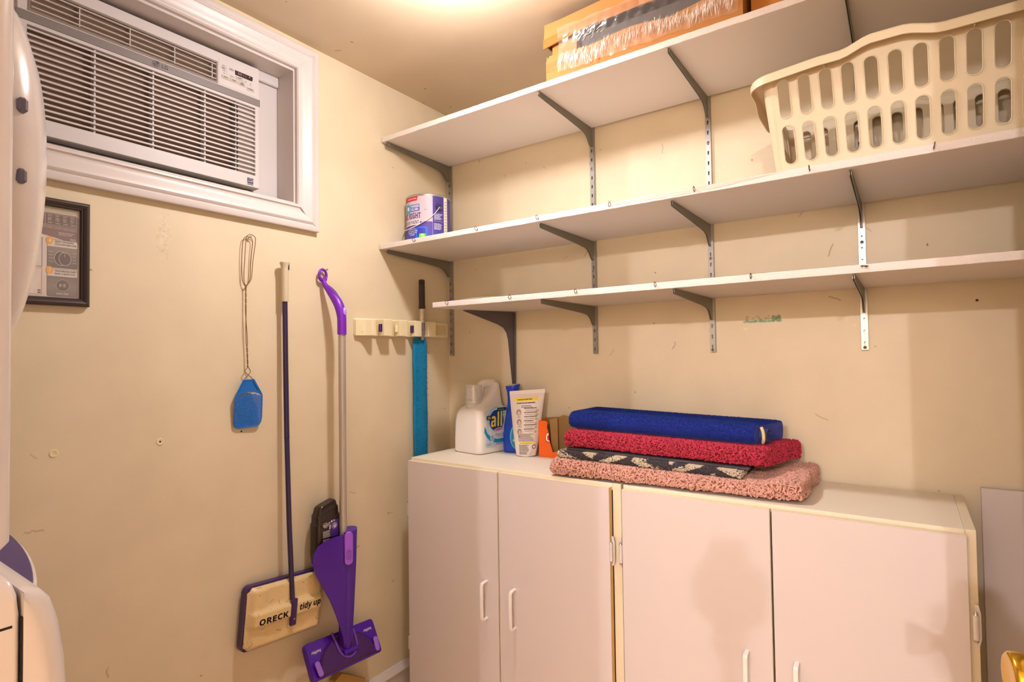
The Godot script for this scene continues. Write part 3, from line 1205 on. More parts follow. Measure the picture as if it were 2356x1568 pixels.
	for s in 2:
		for i in eyes[s].size():
			var at := Vector3(eyes[s][i], ys[s + 1] + [0.0105, 0.0125][s], d[s + 1])
			var b := MB.new()
			var pts := PackedVector3Array()
			pts.append(at + Vector3(0, 0, -0.002))
			pts.append(at + Vector3(0, 0, 0.0035))
			var tb := Basis(Vector3(0, 0, 1), turns[s][i])
			for a in 17:
				var g := -PI + 0.35 + a * (TAU - 0.75) / 16.0
				pts.append(at + tb * Vector3(0, sin(g) * 0.0066, 0.0101 + cos(g) * 0.0066))
			b.tube(pts, 0.0009, 8)
			single("screw_eye", b, M.wire, "%s small screw eye from the left on the front edge of the %s shelf" % [ordinal(i), names[s + 1]], "screw eye", "screw eyes on the %s shelf" % names[s + 1])
	# odd dark grey angle bracket under the left end of the lowest shelf
	var o := Vector3(0.342, SHELF_LOW, 0.0)
	var t2 := thing("angle_bracket", "long dark grey moulded angle bracket under the left end of the lowest shelf", "bracket", o)
	var b2 := MB.new()
	var turn := Basis(Vector3(0, 1, 0), -0.35)
	var xf := Transform3D(turn * Basis(Vector3(0, 0, 1), Vector3(0, 1, 0), Vector3(-1, 0, 0)), o + Vector3(0.004, 0, 0.002))
	b2.prism(PackedVector2Array([Vector2(0.004, -0.001), Vector2(0.225, -0.001), Vector2(0.225, -0.005), Vector2(0.08, -0.05), Vector2(0.055, -0.062), Vector2(0.04, -0.082), Vector2(0.033, -0.11), Vector2(0.0145, -0.29), Vector2(0.004, -0.29)]), xf, 0.005, 0.001)
	put("web", b2, M.grey_dark if M.has("grey_dark") else mat("grey_dark", 92, 84, 84, 0.45), t2)
	b2 = MB.new()
	b2.prism(PackedVector2Array([Vector2(-0.011, -0.004), Vector2(0.011, -0.004), Vector2(0.006, -0.292), Vector2(-0.006, -0.292)]), Transform3D(turn, o + Vector3(0.001, 0, 0.0045)), 0.004, 0.001)
	b2.prism(PackedVector2Array([Vector2(-0.009, 0.004), Vector2(0.009, 0.004), Vector2(0.005, 0.23), Vector2(-0.005, 0.23)]), Transform3D(turn * Basis(Vector3(1, 0, 0), Vector3(0, 0, 1), Vector3(0, -1, 0)), o + Vector3(0.001, -0.0005, 0.0)), 0.003, 0.0008)
	put("flange", b2, M.grey_dark, t2)
	b2 = MB.new()
	b2.lathe(PackedVector2Array([Vector2(0, -0.007), Vector2(0.003, -0.006), Vector2(0.004, -0.003)]), Transform3D(Basis.IDENTITY, o + turn * Vector3(0.001, 0, 0.205)), 12)
	put("screw", b2, M.dark_steel, t2)
	# scrap of paper and a purple bit on the lowest shelf
	b2 = MB.new()
	var r1 := []
	for i in 9:
		var u := i / 8.0
		var r := PackedVector3Array()
		for q in [Vector2(0.352, 0.0), Vector2(0.33, 0.0005), Vector2(0.33, 0.0012), Vector2(0.352, 0.0007)]:
			r.append(Vector3(0.345 + u * 0.2, SHELF_LOW + 0.0181 + q.y + sin(u * PI) * 0.006 * (1.0 - u * 0.6), q.x + 0.008 * u))
		r1.append(r)
	b2.loft(r1)
	single("paper_strip", b2, M.card_inside if false else M.almond, "curled cream paper strip lying on the left end of the lowest shelf", "paper")
	b2 = MB.new()
	b2.prism(PackedVector2Array([Vector2(-0.012, 0), Vector2(0.012, 0), Vector2(0.01, 0.007), Vector2(0.002, 0.0095), Vector2(-0.009, 0.007)]), Transform3D(Basis(Vector3.UP, 0.3), Vector3(0.305, SHELF_LOW + 0.018, 0.33)), 0.012, 0.002)
	single("wall_plug", b2, M.violet_dark, "tiny dark purple plug lying at the left end of the lowest shelf", "plug")


func hinge(b: MB, chrome: MB, x: float, y: float, z: float, side: float) -> void:
	b.tube(PackedVector3Array([Vector3(x, y - 0.026, z), Vector3(x, y + 0.022, z)]), 0.0048, 14)
	for k in [-0.012, 0.011]:
		b.tube(PackedVector3Array([Vector3(x, y + k - 0.0005, z), Vector3(x, y + k + 0.0005, z)]), 0.0053, 14)
	chrome.lathe(PackedVector2Array([Vector2(0, 0.03), Vector2(0.003, 0.027), Vector2(0.0045, 0.0225), Vector2(0.002, 0.022), Vector2(0.002, -0.026), Vector2(0.0045, -0.0265), Vector2(0.003, -0.031), Vector2(0, -0.033)]), Transform3D(Basis.IDENTITY, Vector3(x, y, z)), 12)
	# wrapped leaf
	var pl := PackedVector2Array([Vector2(0, -0.04), Vector2(0.006, -0.04), Vector2(0.0095, -0.026), Vector2(0.0095, 0.024), Vector2(0.006, 0.04), Vector2(0, 0.04)])
	for i in pl.size():
		pl[i].x *= side
	b.prism(pl, Transform3D(Basis.IDENTITY, Vector3(x - side * 0.001, y, z - 0.0065)), 0.0018, 0.0005)


func pull(t: Node, x: float, y: float, z: float) -> void:
	var b := MB.new()
	var pts := []
	var hh := 0.058
	var path := PackedVector3Array([Vector3(x, y + hh, z), Vector3(x, y + hh, z + 0.017), Vector3(x, y + hh - 0.002, z + 0.0225), Vector3(x, y + hh - 0.008, z + 0.0255), Vector3(x, y, z + 0.0265), Vector3(x, y - hh + 0.008, z + 0.0255), Vector3(x, y - hh + 0.002, z + 0.0225), Vector3(x, y - hh, z + 0.017), Vector3(x, y - hh, z)])
	for i in path.size():
		var d := (path[mini(i + 1, 8)] - path[maxi(i - 1, 0)]).normalized()
		var side := Vector3.RIGHT
		var up := d.cross(side)
		var r := PackedVector3Array()
		for q in round_poly(-0.0055, -0.0035, 0.011, 0.007, 0.0025, 2):
			r.append(path[i] + side * q.x + up * q.y)
		pts.append(r)
	b.loft(pts)
	put("handle", b, M.handle_white, t)


func cabinets() -> void:
	var specs := [
		{"x0": 0.12, "x1": 0.934, "d": [[0.122, 0.5195], [0.5245, 0.907]], "h": [[0.4725, 0.462], [0.5835, 0.46]], "hx": [[0.1165, -1.0], [0.9115, 1.0]], "label": "left white two-door cabinet, with the detergent jug on top"},
		{"x0": 0.941, "x1": 1.697, "d": [[0.944, 1.3185], [1.323, 1.681]], "h": [[1.2625, 0.468], [1.37, 0.472]], "hx": [[0.939, -1.0], [1.6905, 1.0]], "label": "right white two-door cabinet, beside the leaning white board"},
	]
	for s in specs:
		var x0: float = s.x0
		var x1: float = s.x1
		var t := thing("cabinet", s.label, "cabinet", Vector3((x0 + x1) * 0.5, 0, 0.18), "white two-door cabinets")
		var zf := 0.347
		for x in [x0, x1 - 0.0175]:
			var b := MB.new()
			b.span(Vector3(x - (0.0075 if absf(x1 - 0.934) < 1e-4 and x > 0.5 else 0.0), 0, 0.016), Vector3(x + 0.0175, CAB_TOP, zf), 0.0008)
			put("side", b, M.cabinet_cream, t)
		var b := MB.new()
		b.span(Vector3(x0 + 0.0178, CAB_TOP - 0.0185, 0.016), Vector3(x1 - (0.0253 if s.x0 < 0.5 else 0.0178), CAB_TOP - 0.0005, zf - 0.0004), 0.0008)
		put("top", b, M.cabinet_top, t)
		b = MB.new()
		b.span(Vector3(x0 + 0.0178, CAB_TOP - 0.0185, zf - 0.0003), Vector3(x1 - (0.0253 if s.x0 < 0.5 else 0.0178), CAB_TOP - 0.0008, zf + 0.0006), 0.0003)
		put("edge_strip", b, M.cabinet_cream, t)
		b = MB.new()
		b.span(Vector3(x0 + 0.0178, 0.05, 0.017), Vector3(x1 - 0.0178, CAB_TOP - 0.02, 0.021))
		put("back", b, M.white_shelf, t)
		b = MB.new()
		b.span(Vector3(x0 + 0.0178, 0.06, 0.022), Vector3(x1 - 0.0178, 0.078, zf - 0.004))
		put("bottom", b, M.white_shelf, t)
		b = MB.new()
		b.span(Vector3(x0 + 0.0178, 0.0, zf - 0.05), Vector3(x1 - 0.0178, 0.0598, zf - 0.035))
		put("plinth", b, M.cabinet_white, t)
		for i in 2:
			var dx: Array = s.d[i]
			var top := 0.869
			b = MB.new()
			b.span(Vector3(dx[0], 0.062, zf + 0.0015), Vector3(dx[1], top, zf + 0.0185))
			var door := put("door", b, M.raw_edge if s.x0 < 0.5 and i == 1 else M.cabinet_cream, t)
			b = MB.new()
			b.span(Vector3(dx[0] + 0.0004, 0.0624, zf + 0.0186), Vector3(dx[1] - 0.0004, top - 0.0004, zf + 0.0196), 0.0005)
			put("door_face", b, M.cabinet_white, door)
			b = MB.new()
			b.span(Vector3(dx[0], top + 0.0002, zf + 0.0015), Vector3(dx[1], top + 0.0014, zf + 0.0196), 0.0003)
			put("door_edge_band", b, M.cabinet_cream, door)
			pull(door, s.h[i][0], s.h[i][1], zf + 0.0194)
			for y in [0.697, 0.228]:
				b = MB.new()
				var ch := MB.new()
				var z := zf + 0.0215 if i == 1 else zf + 0.0195
				if s.x0 < 0.5 and i == 0:
					z = zf + 0.012
				hinge(b, ch, s.hx[i][0], y, z, s.hx[i][1])
				var hg := put("hinge", b, M.trim_white, t)
				put("hinge_pin", ch, M.chrome, hg)
	# loose white board behind, leaning on the wall to the right
	var b := MB.new()
	b.box(Vector3(1.872, 0.4525, 0.0205), Vector3(0.28, 0.903, 0.0125), 0.001, Basis(Vector3(1, 0, 0), -0.004))
	single("loose_board", b, M.cabinet_white, "tall white laminated board leaning on the back wall right of the cabinets", "board")

# smooth curve through points
func curve(pts: Array, per := 6) -> PackedVector3Array:
	var out := PackedVector3Array()
	for i in pts.size() - 1:
		var a: Vector3 = pts[maxi(i - 1, 0)]
		var b: Vector3 = pts[i]
		var c: Vector3 = pts[i + 1]
		var d: Vector3 = pts[mini(i + 2, pts.size() - 1)]
		for k in per:
			out.append(b.cubic_interpolate(c, a, d, float(k) / per))
	out.append(pts[-1])
	return out


func nail(called: String, at: Vector3, out: float, label: String, drop := 0.0) -> void:
	var b := MB.new()
	b.tube(PackedVector3Array([at + Vector3(-0.004, -drop * 0.2, 0), at + Vector3(out, drop, 0)]), 0.0013, 8)
	b.tube(PackedVector3Array([at + Vector3(out, drop, 0), at + Vector3(out + 0.0012, drop, 0)]), 0.0034, 10)
	single(called, b, M.steel, label, "nail", "nails that hold the wall tools")


func wall_tools() -> void:
	fly_swatter()
	carpet_sweeper()
	spray_mop()
	broom_rack()
	duster()
	nail("nail", Vector3(0, 1.603, 0.889), 0.012, "small nail in the left wall holding the blue fly swatter")
	nail("nail", Vector3(0, 1.517, 0.772), 0.02, "nail behind the pale grip of the carpet sweeper")
	nail("nail", Vector3(0, 1.531, 0.632), 0.026, "nail in the left wall inside the purple mop's hanging ring", 0.003)


func fly_swatter() -> void:
	var t := thing("fly_swatter", "blue plastic fly swatter with twisted wire handle, hanging from a nail below the window", "fly swatter", Vector3(0.01, 1.04, 0.9))
	var x := 0.009
	var b := MB.new()
	# two wire loops of the handle
	for s in 2:
		var o := [0.0, 0.0035][s] as float
		var dz := [0.004, -0.0035][s] as float
		var dy := [-0.004, 0.003][s] as float
		b.tube(curve([Vector3(x + o, 1.455, 0.905), Vector3(x + o, 1.476, 0.912 + dz * 0.4), Vector3(x + o, 1.54, 0.911 + dz), Vector3(x + o, 1.592 + dy, 0.907 + dz), Vector3(x + o, 1.604 + dy, 0.9 + dz), Vector3(x + o, 1.6065 + dy, 0.891 + dz), Vector3(x + o, 1.602 + dy, 0.881 + dz), Vector3(x + o, 1.59 + dy, 0.878 + dz), Vector3(x + o, 1.53, 0.885 + dz * 0.6), Vector3(x + o, 1.478, 0.889 + dz * 0.2), Vector3(x + o, 1.455, 0.904)], 5), 0.00105, 7)
	# twisted lengths and the open diamond above the paddle
	for s in 2:
		var ph := PI * s
		var p := PackedVector3Array()
		for i in 90:
			var u := i / 89.0
			var y := lerpf(1.458, 1.216, u)
			var z := lerpf(0.9045, 0.9, u) + 0.0015 * sin(u * 4.0)
			var r := 0.0013 if u < 0.28 or u > 0.72 else 0.0018
			var a := ph + (u * 44.0 if u < 0.28 else 12.3 + (u - 0.28) * 6.0 if u < 0.72 else 15.0 + (u - 0.72) * 44.0)
			p.append(Vector3(x + 0.003 + r * cos(a), y, z + r * sin(a)))
		b.tube(p, 0.00105, 7)
		var sg := 1.0 - 2.0 * s
		b.tube(curve([p[-1], Vector3(x + 0.004, 1.206, 0.9 + sg * 0.0085), Vector3(x + 0.007 + 0.002 * s, 1.194, 0.9 - sg * 0.001), Vector3(x + 0.0075, 1.182, 0.899 - sg * 0.0125), Vector3(x + 0.0085, 1.15, 0.899 - sg * 0.026)], 5), 0.00105, 7)
	put("wire_handle", b, M.rusty_wire, t)
	# paddle: perforated sheet standing off the wall at a slant
	var xf := Transform3D(Basis(Vector3(0.06, 0.035, -1).normalized(), Vector3(0.115, 0.99, 0.045).normalized(), Vector3.ZERO), Vector3(0.0075, 1.043, 0.897))
	xf.basis.z = xf.basis.x.cross(xf.basis.y).normalized()
	xf.basis.y = xf.basis.z.cross(xf.basis.x)
	var out := PackedVector2Array([Vector2(-0.0155, 0.139), Vector2(-0.036, 0.098), Vector2(-0.038, 0.09), Vector2(-0.041, 0.014), Vector2(-0.0385, 0.006), Vector2(-0.032, 0.0005), Vector2(-0.024, -0.001), Vector2(0.026, -0.001), Vector2(0.033, 0.003), Vector2(0.0385, 0.012), Vector2(0.0405, 0.025), Vector2(0.041, 0.088), Vector2(0.0395, 0.094), Vector2(0.015, 0.139)])
	b = MB.new()
	var k := out.size()
	# raised rim
	var pts := PackedVector3Array()
	for i in k:
		pts.append(xf * Vector3(out[i].x, out[i].y, 0.0008))
	b.tube(pts, 0.0017, 8, true)
	# solid shoulder, perforated blade of hexagonal cells
	b.prism(PackedVector2Array([Vector2(-0.0155, 0.139), Vector2(-0.036, 0.098), Vector2(-0.0375, 0.0925), Vector2(-0.02, 0.1), Vector2(0, 0.103), Vector2(0.02, 0.1), Vector2(0.0405, 0.0905), Vector2(0.0395, 0.094), Vector2(0.015, 0.139)]), xf, 0.0014)
	var at := func(u: float, v: float, d: float) -> Vector3:
		return xf * Vector3(u, v, 0.0013 + d)
	var pitch := 0.0037
	var rows := 26
	for j in rows:
		var v0 := 0.001 + j * 0.0038
		for i in range(-11, 12):
			var u0 := i * pitch + (pitch * 0.5 if j % 2 else 0.0)
			var c := Vector2(u0, v0 + 0.0019)
			if not Geometry2D.is_point_in_polygon(c, out) or c.y > 0.1 - absf(u0) * 0.25:
				continue
			var hex := PackedVector2Array()
			for q in 6:
				hex.append(c + Vector2.from_angle(TAU * q / 6.0 + 0.52) * 0.00108)
			b.cell(at, Vector2(u0 - pitch * 0.5, v0), Vector2(u0 + pitch * 0.5, v0 + 0.0038), hex, 0.0012)
	put("paddle", b, M.blue_plastic, t)
	b = MB.new()
	for s in [-1.0, 1.0]:
		b.tube(PackedVector3Array([xf * Vector3(s * 0.0135 , 0.136, 0.0022), xf * Vector3(s * 0.027, 0.11, 0.0022)]), 0.0019, 8)
	put("wire_sleeve", b, M.blue_plastic, t)


func carpet_sweeper() -> void:
	var t := thing("carpet_sweeper", "old cream metal carpet sweeper with dark blue pole, leaning on the left wall", "carpet sweeper", Vector3(0.04, 0.37, 0.79))
	# grip with flared, notched end
	var b := MB.new()
	var x := 0.028
	b.lathe(PackedVector2Array([Vector2(0, 0.125), Vector2(0.011, 0.1245), Vector2(0.0148, 0.121), Vector2(0.0145, 0.118), Vector2(0.012, 0.11), Vector2(0.0112, 0.1), Vector2(0.0105, 0.03), Vector2(0.0107, 0.002), Vector2(0.0095, 0.0), Vector2(0.007, 0.0)]), Transform3D(Basis.IDENTITY, Vector3(x, 1.416, 0.7885)), 24)
	put("grip", b, mat("old_grip", 206, 190, 160, 0.6), t)
	b = MB.new()
	b.box(Vector3(x + 0.0085, 1.527, 0.7815), Vector3(0.006, 0.024, 0.004), 0.0008)
	put("grip_slot", b, M.dark_void, t)
	b = MB.new()
	b.tube(PackedVector3Array([Vector3(x, 1.417, 0.7885), Vector3(x + 0.002, 1.22, 0.788), Vector3(x + 0.006, 1.0, 0.7875)]), 0.0078, 14)
	b.tube(PackedVector3Array([Vector3(x + 0.006, 1.0, 0.7875), Vector3(x + 0.0061, 0.9985, 0.7875)]), 0.0084, 14)
	b.tube(PackedVector3Array([Vector3(x + 0.002, 1.222, 0.788), Vector3(x + 0.002, 1.2205, 0.788)]), 0.0084, 14)
	b.tube(PackedVector3Array([Vector3(x + 0.006, 0.9985, 0.7875), Vector3(x + 0.014, 0.74, 0.786), Vector3(x + 0.026, 0.515, 0.784)]), 0.0075, 14)
	put("pole", b, mat("pole_navy", 46, 34, 74, 0.35), t)
	b = MB.new()
	b.tube(PackedVector3Array([Vector3(x + 0.026, 0.517, 0.784), Vector3(x + 0.032, 0.455, 0.7825)]), 0.0036, 12)
	put("rod", b, M.chrome, t)
	# pressed housing: faces the room, long side tilted a little
	var ex := Vector3(0.0, -0.083, -1.0).normalized()
	var ey := Vector3(0.02, 1.0, -0.083)
	ey = (ey - ex * ey.dot(ex)).normalized()
	var xf := Transform3D(Basis(ex, ey, ex.cross(ey)), Vector3(0.024, 0.487, 0.794))
	var hx := 0.128
	var hy := 0.087
	b = MB.new()
	var rings := []
	for q in [[0.004, -0.014], [0.004, 0.006], [0.0, 0.008], [0.0, 0.011]]:
		var r := PackedVector3Array()
		for s in round_poly(-hx - q[0], -hy - q[0], 2 * (hx + q[0]), 2 * (hy + q[0]), 0.018, 4):
			r.append(xf * Vector3(s.x, s.y, q[1]))
		rings.append(r)
	b.loft(rings)
	put("bumper", b, M.violet_dark, t)
	# top shell: height field with a raised belt across the middle and two pressed bays
	b = MB.new()
	var nx := 48
	var ny := 36
	var sm := func(e0: float, e1: float, v: float) -> float:
		var q := clampf((v - e0) / (e1 - e0), 0.0, 1.0)
		return q * q * (3.0 - 2.0 * q)
	rings = []
	for j in ny + 1:
		var r := PackedVector3Array()
		var v := lerpf(-1.0, 1.0, float(j) / ny)
		for i in nx + 1:
			var u := lerpf(-1.0, 1.0, float(i) / nx)
			var belt: float = 1.0 - sm.call(0.19, 0.29, absf(v + 0.03))
			var edge: float = sm.call(0.0, 0.16, 1.0 - absf(u)) * sm.call(0.0, 0.10, 1.0 - absf(v))
			var bay: float = sm.call(0.24, 0.36, absf(v)) * (1.0 - sm.call(0.86, 0.95, absf(v))) * sm.call(0.08, 0.16, absf(u)) * (1.0 - sm.call(0.5, 0.62, absf(u)))
			var h := 0.012 + edge * (0.013 + 0.010 * belt) - bay * 0.0035 * edge
			var cr := 0.0
			if absf(u) > 0.9 and absf(v) > 0.86:
				cr = (absf(u) - 0.9) / 0.1 * (absf(v) - 0.86) / 0.14
			r.append(xf * Vector3(u * (hx - cr * 0.006), v * (hy - cr * 0.008), h))
		rings.append(r)
	b.loft(rings, false, false, false, 0.4)
	# skirt
	for e in 4:
		var r0 := PackedVector3Array()
		var r1 := PackedVector3Array()
		var m: int = nx if e < 2 else ny
		for i in m + 1:
			var q: Vector3 = rings[0 if e == 0 else ny][i] if e < 2 else rings[i][0 if e == 2 else nx]
			r0.append(q)
			r1.append(q - xf.basis.z * 0.006)
		b.loft([r0, r1], false, false, false)
	var im := Image.create(512, 384, false, Image.FORMAT_RGB8)
	im.fill(Color8(226, 200, 146))
	var rng := RandomNumberGenerator.new()
	rng.seed = 5
	for i in 420:
		stain(im, Vector2(rng.randf() * 512, rng.randf() * 384), Color8(120, 84, 46), rng.randf_range(0.1, 0.8), rng.randf_range(0.5, 2.2))
	for i in 22:
		var p := Vector2(rng.randf() * 512, rng.randf() * 384)
		var dr := Vector2.from_angle(rng.randf() * TAU)
		for s in int(rng.randf_range(6, 34)):
			stain(im, p, Color8(60, 40, 34), rng.randf_range(0.3, 0.9), rng.randf_range(0.5, 1.5))
			p += dr
			dr = dr.rotated(rng.randf_range(-0.25, 0.25))
	var hm := painted("old_enamel", im, 0.26, 0.4)
	hm.uv1_scale = Vector3(1.0 / 0.26, 1.0 / 0.2, 1)
	put("housing", b, hm, t)
	# worn dark rim patches
	# handle socket
	b = MB.new()
	b.prism(round_poly(-0.010, -0.045, 0.02, 0.078, 0.004, 3), xf.translated_local(Vector3(0.0125, -0.003, 0.0305)), 0.009, 0.003)
	put("socket", b, M.violet_dark, t)
	var pr := Printer.new()
	pr.owner = self
	pr.xf = xf.translated_local(Vector3(0, 0, 0.0352))
	for q in [Vector2(0, 0), Vector2(0.0008, 0), Vector2(0.0004, 0.0006), Vector2(0.0004, -0.0006)]:
		pr.text("ORECK", -0.052 + q.x, -0.0165 + q.y, 0.0155, Color8(52, 32, 46), 1.0, 1.0, "bold", false, 0.0, 0.0, 0.092)
		pr.text("tidy up", 0.068 + q.x, -0.0085 + q.y, 0.0165, Color8(52, 32, 46), 1.0, 1.0, "bold", false, 0.1, 0.0, 0.074)
	put("lettering", pr.mb, M.print, t)


func spray_mop() -> void:
	var t := thing("spray_mop", "purple spray mop with silver pole, hanging by its ring on the left wall", "mop", Vector3(0.085, 0.25, 0.62))
	var cz := 0.62
	# ring
	var b := MB.new()
	var pts := PackedVector3Array()
	for i in 24:
		var a := TAU * i / 24.0
		pts.append(Vector3(0.013 + 0.003 * cos(a), 1.5165 + 0.0185 * sin(a), 0.6395 + 0.0165 * cos(a)))
	var rads := []
	for i in 24:
		rads.append(0.0042 if sin(TAU * i / 24.0) > -0.5 else 0.0062)
	b.tube(pts, rads, 10, true)
	var hp := curve([Vector3(0.0145, 1.4985, 0.638), Vector3(0.022, 1.483, 0.637), Vector3(0.037, 1.464, 0.632), Vector3(0.056, 1.440, 0.626), Vector3(0.073, 1.413, 0.622), Vector3(0.083, 1.38, cz), Vector3(0.085, 1.35, cz), Vector3(0.085, 1.317, cz)], 6)
	rads = []
	for i in hp.size():
		var u := float(i) / (hp.size() - 1)
		rads.append(0.0062 + 0.0085 * sin(clampf(u * 1.3, 0, 1) * PI * 0.5) + 0.002 * sin(clampf((u - 0.25) * 2.0, 0, 1) * PI))
	b.tube(hp, rads, 18)
	put("handle", b, mat("mop_purple", 122, 30, 186, 0.35), t)
	# softer grip inlay along the outside of the bend
	b = MB.new()
	var ip := PackedVector3Array()
	var ir := []
	for i in range(5, 24):
		var d := (hp[i + 1] - hp[i - 1]).normalized()
		var outw := d.cross(Vector3(0, 0, 1)).normalized()
		if outw.x < 0:
			outw = -outw
		ip.append(hp[i] + outw * (rads[i] - 0.0052))
		ir.append(0.0076 * sin(PI * clampf((i - 4.0) / 20.5, 0.05, 0.95)) + 0.0012)
	b.tube(ip, ir, 12)
	put("grip_inlay", b, mat("grip_purple", 104, 40, 150, 0.7), t)
	b = MB.new()
	b.lathe(PackedVector2Array([Vector2(0, 0.0055), Vector2(0.0035, 0.005), Vector2(0.006, 0.003), Vector2(0.0068, 0.0)]), Transform3D(Basis(Vector3(0.1, 0.2, -0.9).normalized(), Vector3(0.97, 0.2, 0.15).normalized(), Vector3(0.35, -2.0, 0.0)), Vector3(0.0955, 1.392, cz - 0.003)), 18)
	put("trigger_button", b, mat("button_lilac", 186, 140, 240, 0.35), t)
	# telescoping pole
	b = MB.new()
	b.tube(PackedVector3Array([Vector3(0.085, 1.3205, cz), Vector3(0.085, 1.053, cz)]), 0.0117, 22)
	b.tube(PackedVector3Array([Vector3(0.085, 1.0515, cz), Vector3(0.085, 0.655, cz)]), 0.0114, 22)
	b.tube(PackedVector3Array([Vector3(0.085, 1.055, cz), Vector3(0.085, 1.0495, cz)]), 0.0109, 22)
	var pm := mat("pole_silver", 186, 176, 162, 0.42, 0.45)
	put("pole", b, pm, t)
	b = MB.new()
	for y in [1.064, 0.69]:
		b.lathe(PackedVector2Array([Vector2(0, 0.0014), Vector2(0.0017, 0.0009), Vector2(0.0024, -0.0008)]), Transform3D(Basis(Vector3(0, 0, 1), -0.9).rotated(Vector3.UP, 0.3), Vector3(0.0945, y, cz - 0.0062)), 10)
	put("pole_rivet", b, M.chrome, t)
	# moulded body: round housing for the pole plus a broad wing that cups the bottle
	b = MB.new()
	var rings := []
	for q in [[0.682, 0.6, 0.0255, 0.028, 0.088], [0.66, 0.602, 0.0258, 0.029, 0.088], [0.58, 0.603, 0.025, 0.028, 0.087], [0.5, 0.606, 0.0245, 0.026, 0.086], [0.43, 0.608, 0.024, 0.025, 0.084], [0.37, 0.609, 0.0225, 0.023, 0.082], [0.33, 0.609, 0.021, 0.021, 0.08], [0.3, 0.609, 0.018, 0.019, 0.079]]:
		var r := PackedVector3Array()
		for i in 28:
			var a := TAU * i / 28.0
			r.append(Vector3(q[4] + q[3] * cos(a), q[0] + (0.004 * sin(a) if q[0] > 0.67 else 0.0), q[1] - q[2] * sin(a)))
		rings.append(r)
	b.loft(rings)
	rings = []
	# wing outline: left edge (larger z) as a function of height
	var ys := [0.676, 0.674, 0.668, 0.655, 0.635, 0.61, 0.57, 0.53, 0.48, 0.43, 0.39, 0.35, 0.325]
	var zs := [0.634, 0.668, 0.692, 0.712, 0.724, 0.728, 0.718, 0.7, 0.676, 0.657, 0.644, 0.633, 0.628]
	for k in ys.size():
		var r := PackedVector3Array()
		var z1: float = zs[k]
		var m := 10
		for side in 2:
			for i in m + 1:
				var u := float(i) / m if side == 0 else 1.0 - float(i) / m
				var z := lerpf(0.598, z1, u)
				# the wing curls back towards the wall at its edge
				var w := (z - 0.598) / 0.13
				var px: float = 0.112 - 0.022 * w * w - 0.012 * w - 0.01 * (0.676 - ys[k]) / 0.35
				r.append(Vector3(px - (0.0 if side == 0 else 0.004), ys[k], z))
		rings.append(r)
	b.loft(rings, true, true, true, 0.6)
	put("body", b, M.deep_purple, t)
	b = MB.new()
	var tx := Transform3D(Basis(Vector3(0.35, 0, -1).normalized(), Vector3.UP, Vector3(1, 0, 0.35).normalized()), Vector3(0.1115, 0.64, 0.62))
	b.prism(round_poly(-0.0135, -0.062, 0.027, 0.105, 0.0125, 6), tx, 0.0042, 0.0015)
	var lat := put("latch_plate", b, M.lilac, t)
	b = MB.new()
	b.prism(round_poly(-0.0085, -0.042, 0.017, 0.03, 0.008, 6), tx.translated_local(Vector3(0, -0.002, 0.0038)), 0.0014, 0.0006)
	b.tube(PackedVector3Array([tx * Vector3(-0.009, -0.02, 0.0042), tx * Vector3(0, -0.012, 0.0058), tx * Vector3(0.009, -0.02, 0.0042)]), 0.0016, 8)
	put("latch_button", b, mat("latch_lilac", 140, 84, 200, 0.4), lat)
	# black refill bottle behind the wing
	b = MB.new()
	rings = []
	for q in [[0.585, 0.019, 0.036], [0.592, 0.024, 0.042], [0.62, 0.026, 0.0455], [0.722, 0.026, 0.045], [0.726, 0.0255, 0.0445], [0.727, 0.0235, 0.042], [0.752, 0.023, 0.0405], [0.7525, 0.021, 0.038], [0.7545, 0.021, 0.0375], [0.772, 0.018, 0.033], [0.7765, 0.013, 0.027]]:
		var r := PackedVector3Array()
		for s in round_poly(-q[1], -q[2], 2 * q[1], 2 * q[2], q[1] * 0.62, 4):
			r.append(Vector3(0.048 + s.x, q[0] + 0.012 * (-s.y / 0.045) * (1.0 if q[0] > 0.72 else 0.0), 0.662 + s.y))
		rings.append(r)
	b.loft(rings, true, true, true, 0.75)
	var bt := put("refill_bottle", b, mat("bottle_black", 44, 32, 26, 0.25), t)
	var pr := Printer.new()
	pr.owner = self
	pr.xf = Transform3D(Basis(Vector3(0, 0, -1), Vector3.UP, Vector3(1, 0, 0)), Vector3(0.0746, 0.7, 0.662))
	var wh := Color8(226, 216, 206)
	pr.rect(0.004, -0.03, 0.028, 0.052, Color8(70, 40, 140), 0.5)
	pr.ellipse(0.0165, 0.004, 0.0098, 0.0098, wh, 1)
	pr.ellipse(0.0165, 0.004, 0.0088, 0.0088, Color8(70, 40, 140), 1.5)
	pr.ellipse(0.0175, 0.0035, 0.006, 0.0064, wh, 2)
	pr.poly(PackedVector2Array([Vector2(0.016, 0.0), Vector2(0.018, 0.0005), Vector2(0.0185, 0.005), Vector2(0.021, 0.0075), Vector2(0.0175, 0.0085), Vector2(0.0165, 0.005)]), Color8(60, 40, 50), 3)
	pr.ellipse(-0.0165, 0.0115, 0.0105, 0.0078, wh, 1, -0.15)
	pr.ellipse(-0.0165, 0.0115, 0.0096, 0.0069, Color8(50, 34, 30), 2, -0.15)
	pr.rect(-0.0255, 0.0105, 0.018, 0.0022, wh, 3)
	pr.lines(-0.0225, 0.0085, 0.012, 2, 0.0022, wh, 3, 3)
	pr.lines(-0.0215, 0.0155, 0.01, 1, 0.002, wh, 4, 3)
	pr.rect(0.0035, 0.0165, 0.005, 0.0062, wh, 1)
	pr.rect(0.0125, 0.019, 0.005, 0.0035, wh, 1)
	pr.lines(-0.0055, 0.018, 0.008, 3, 0.0026, wh, 5, 1)
	pr.lines(-0.0035, 0.0075, 0.0065, 5, 0.003, wh, 6, 1, 0.7)
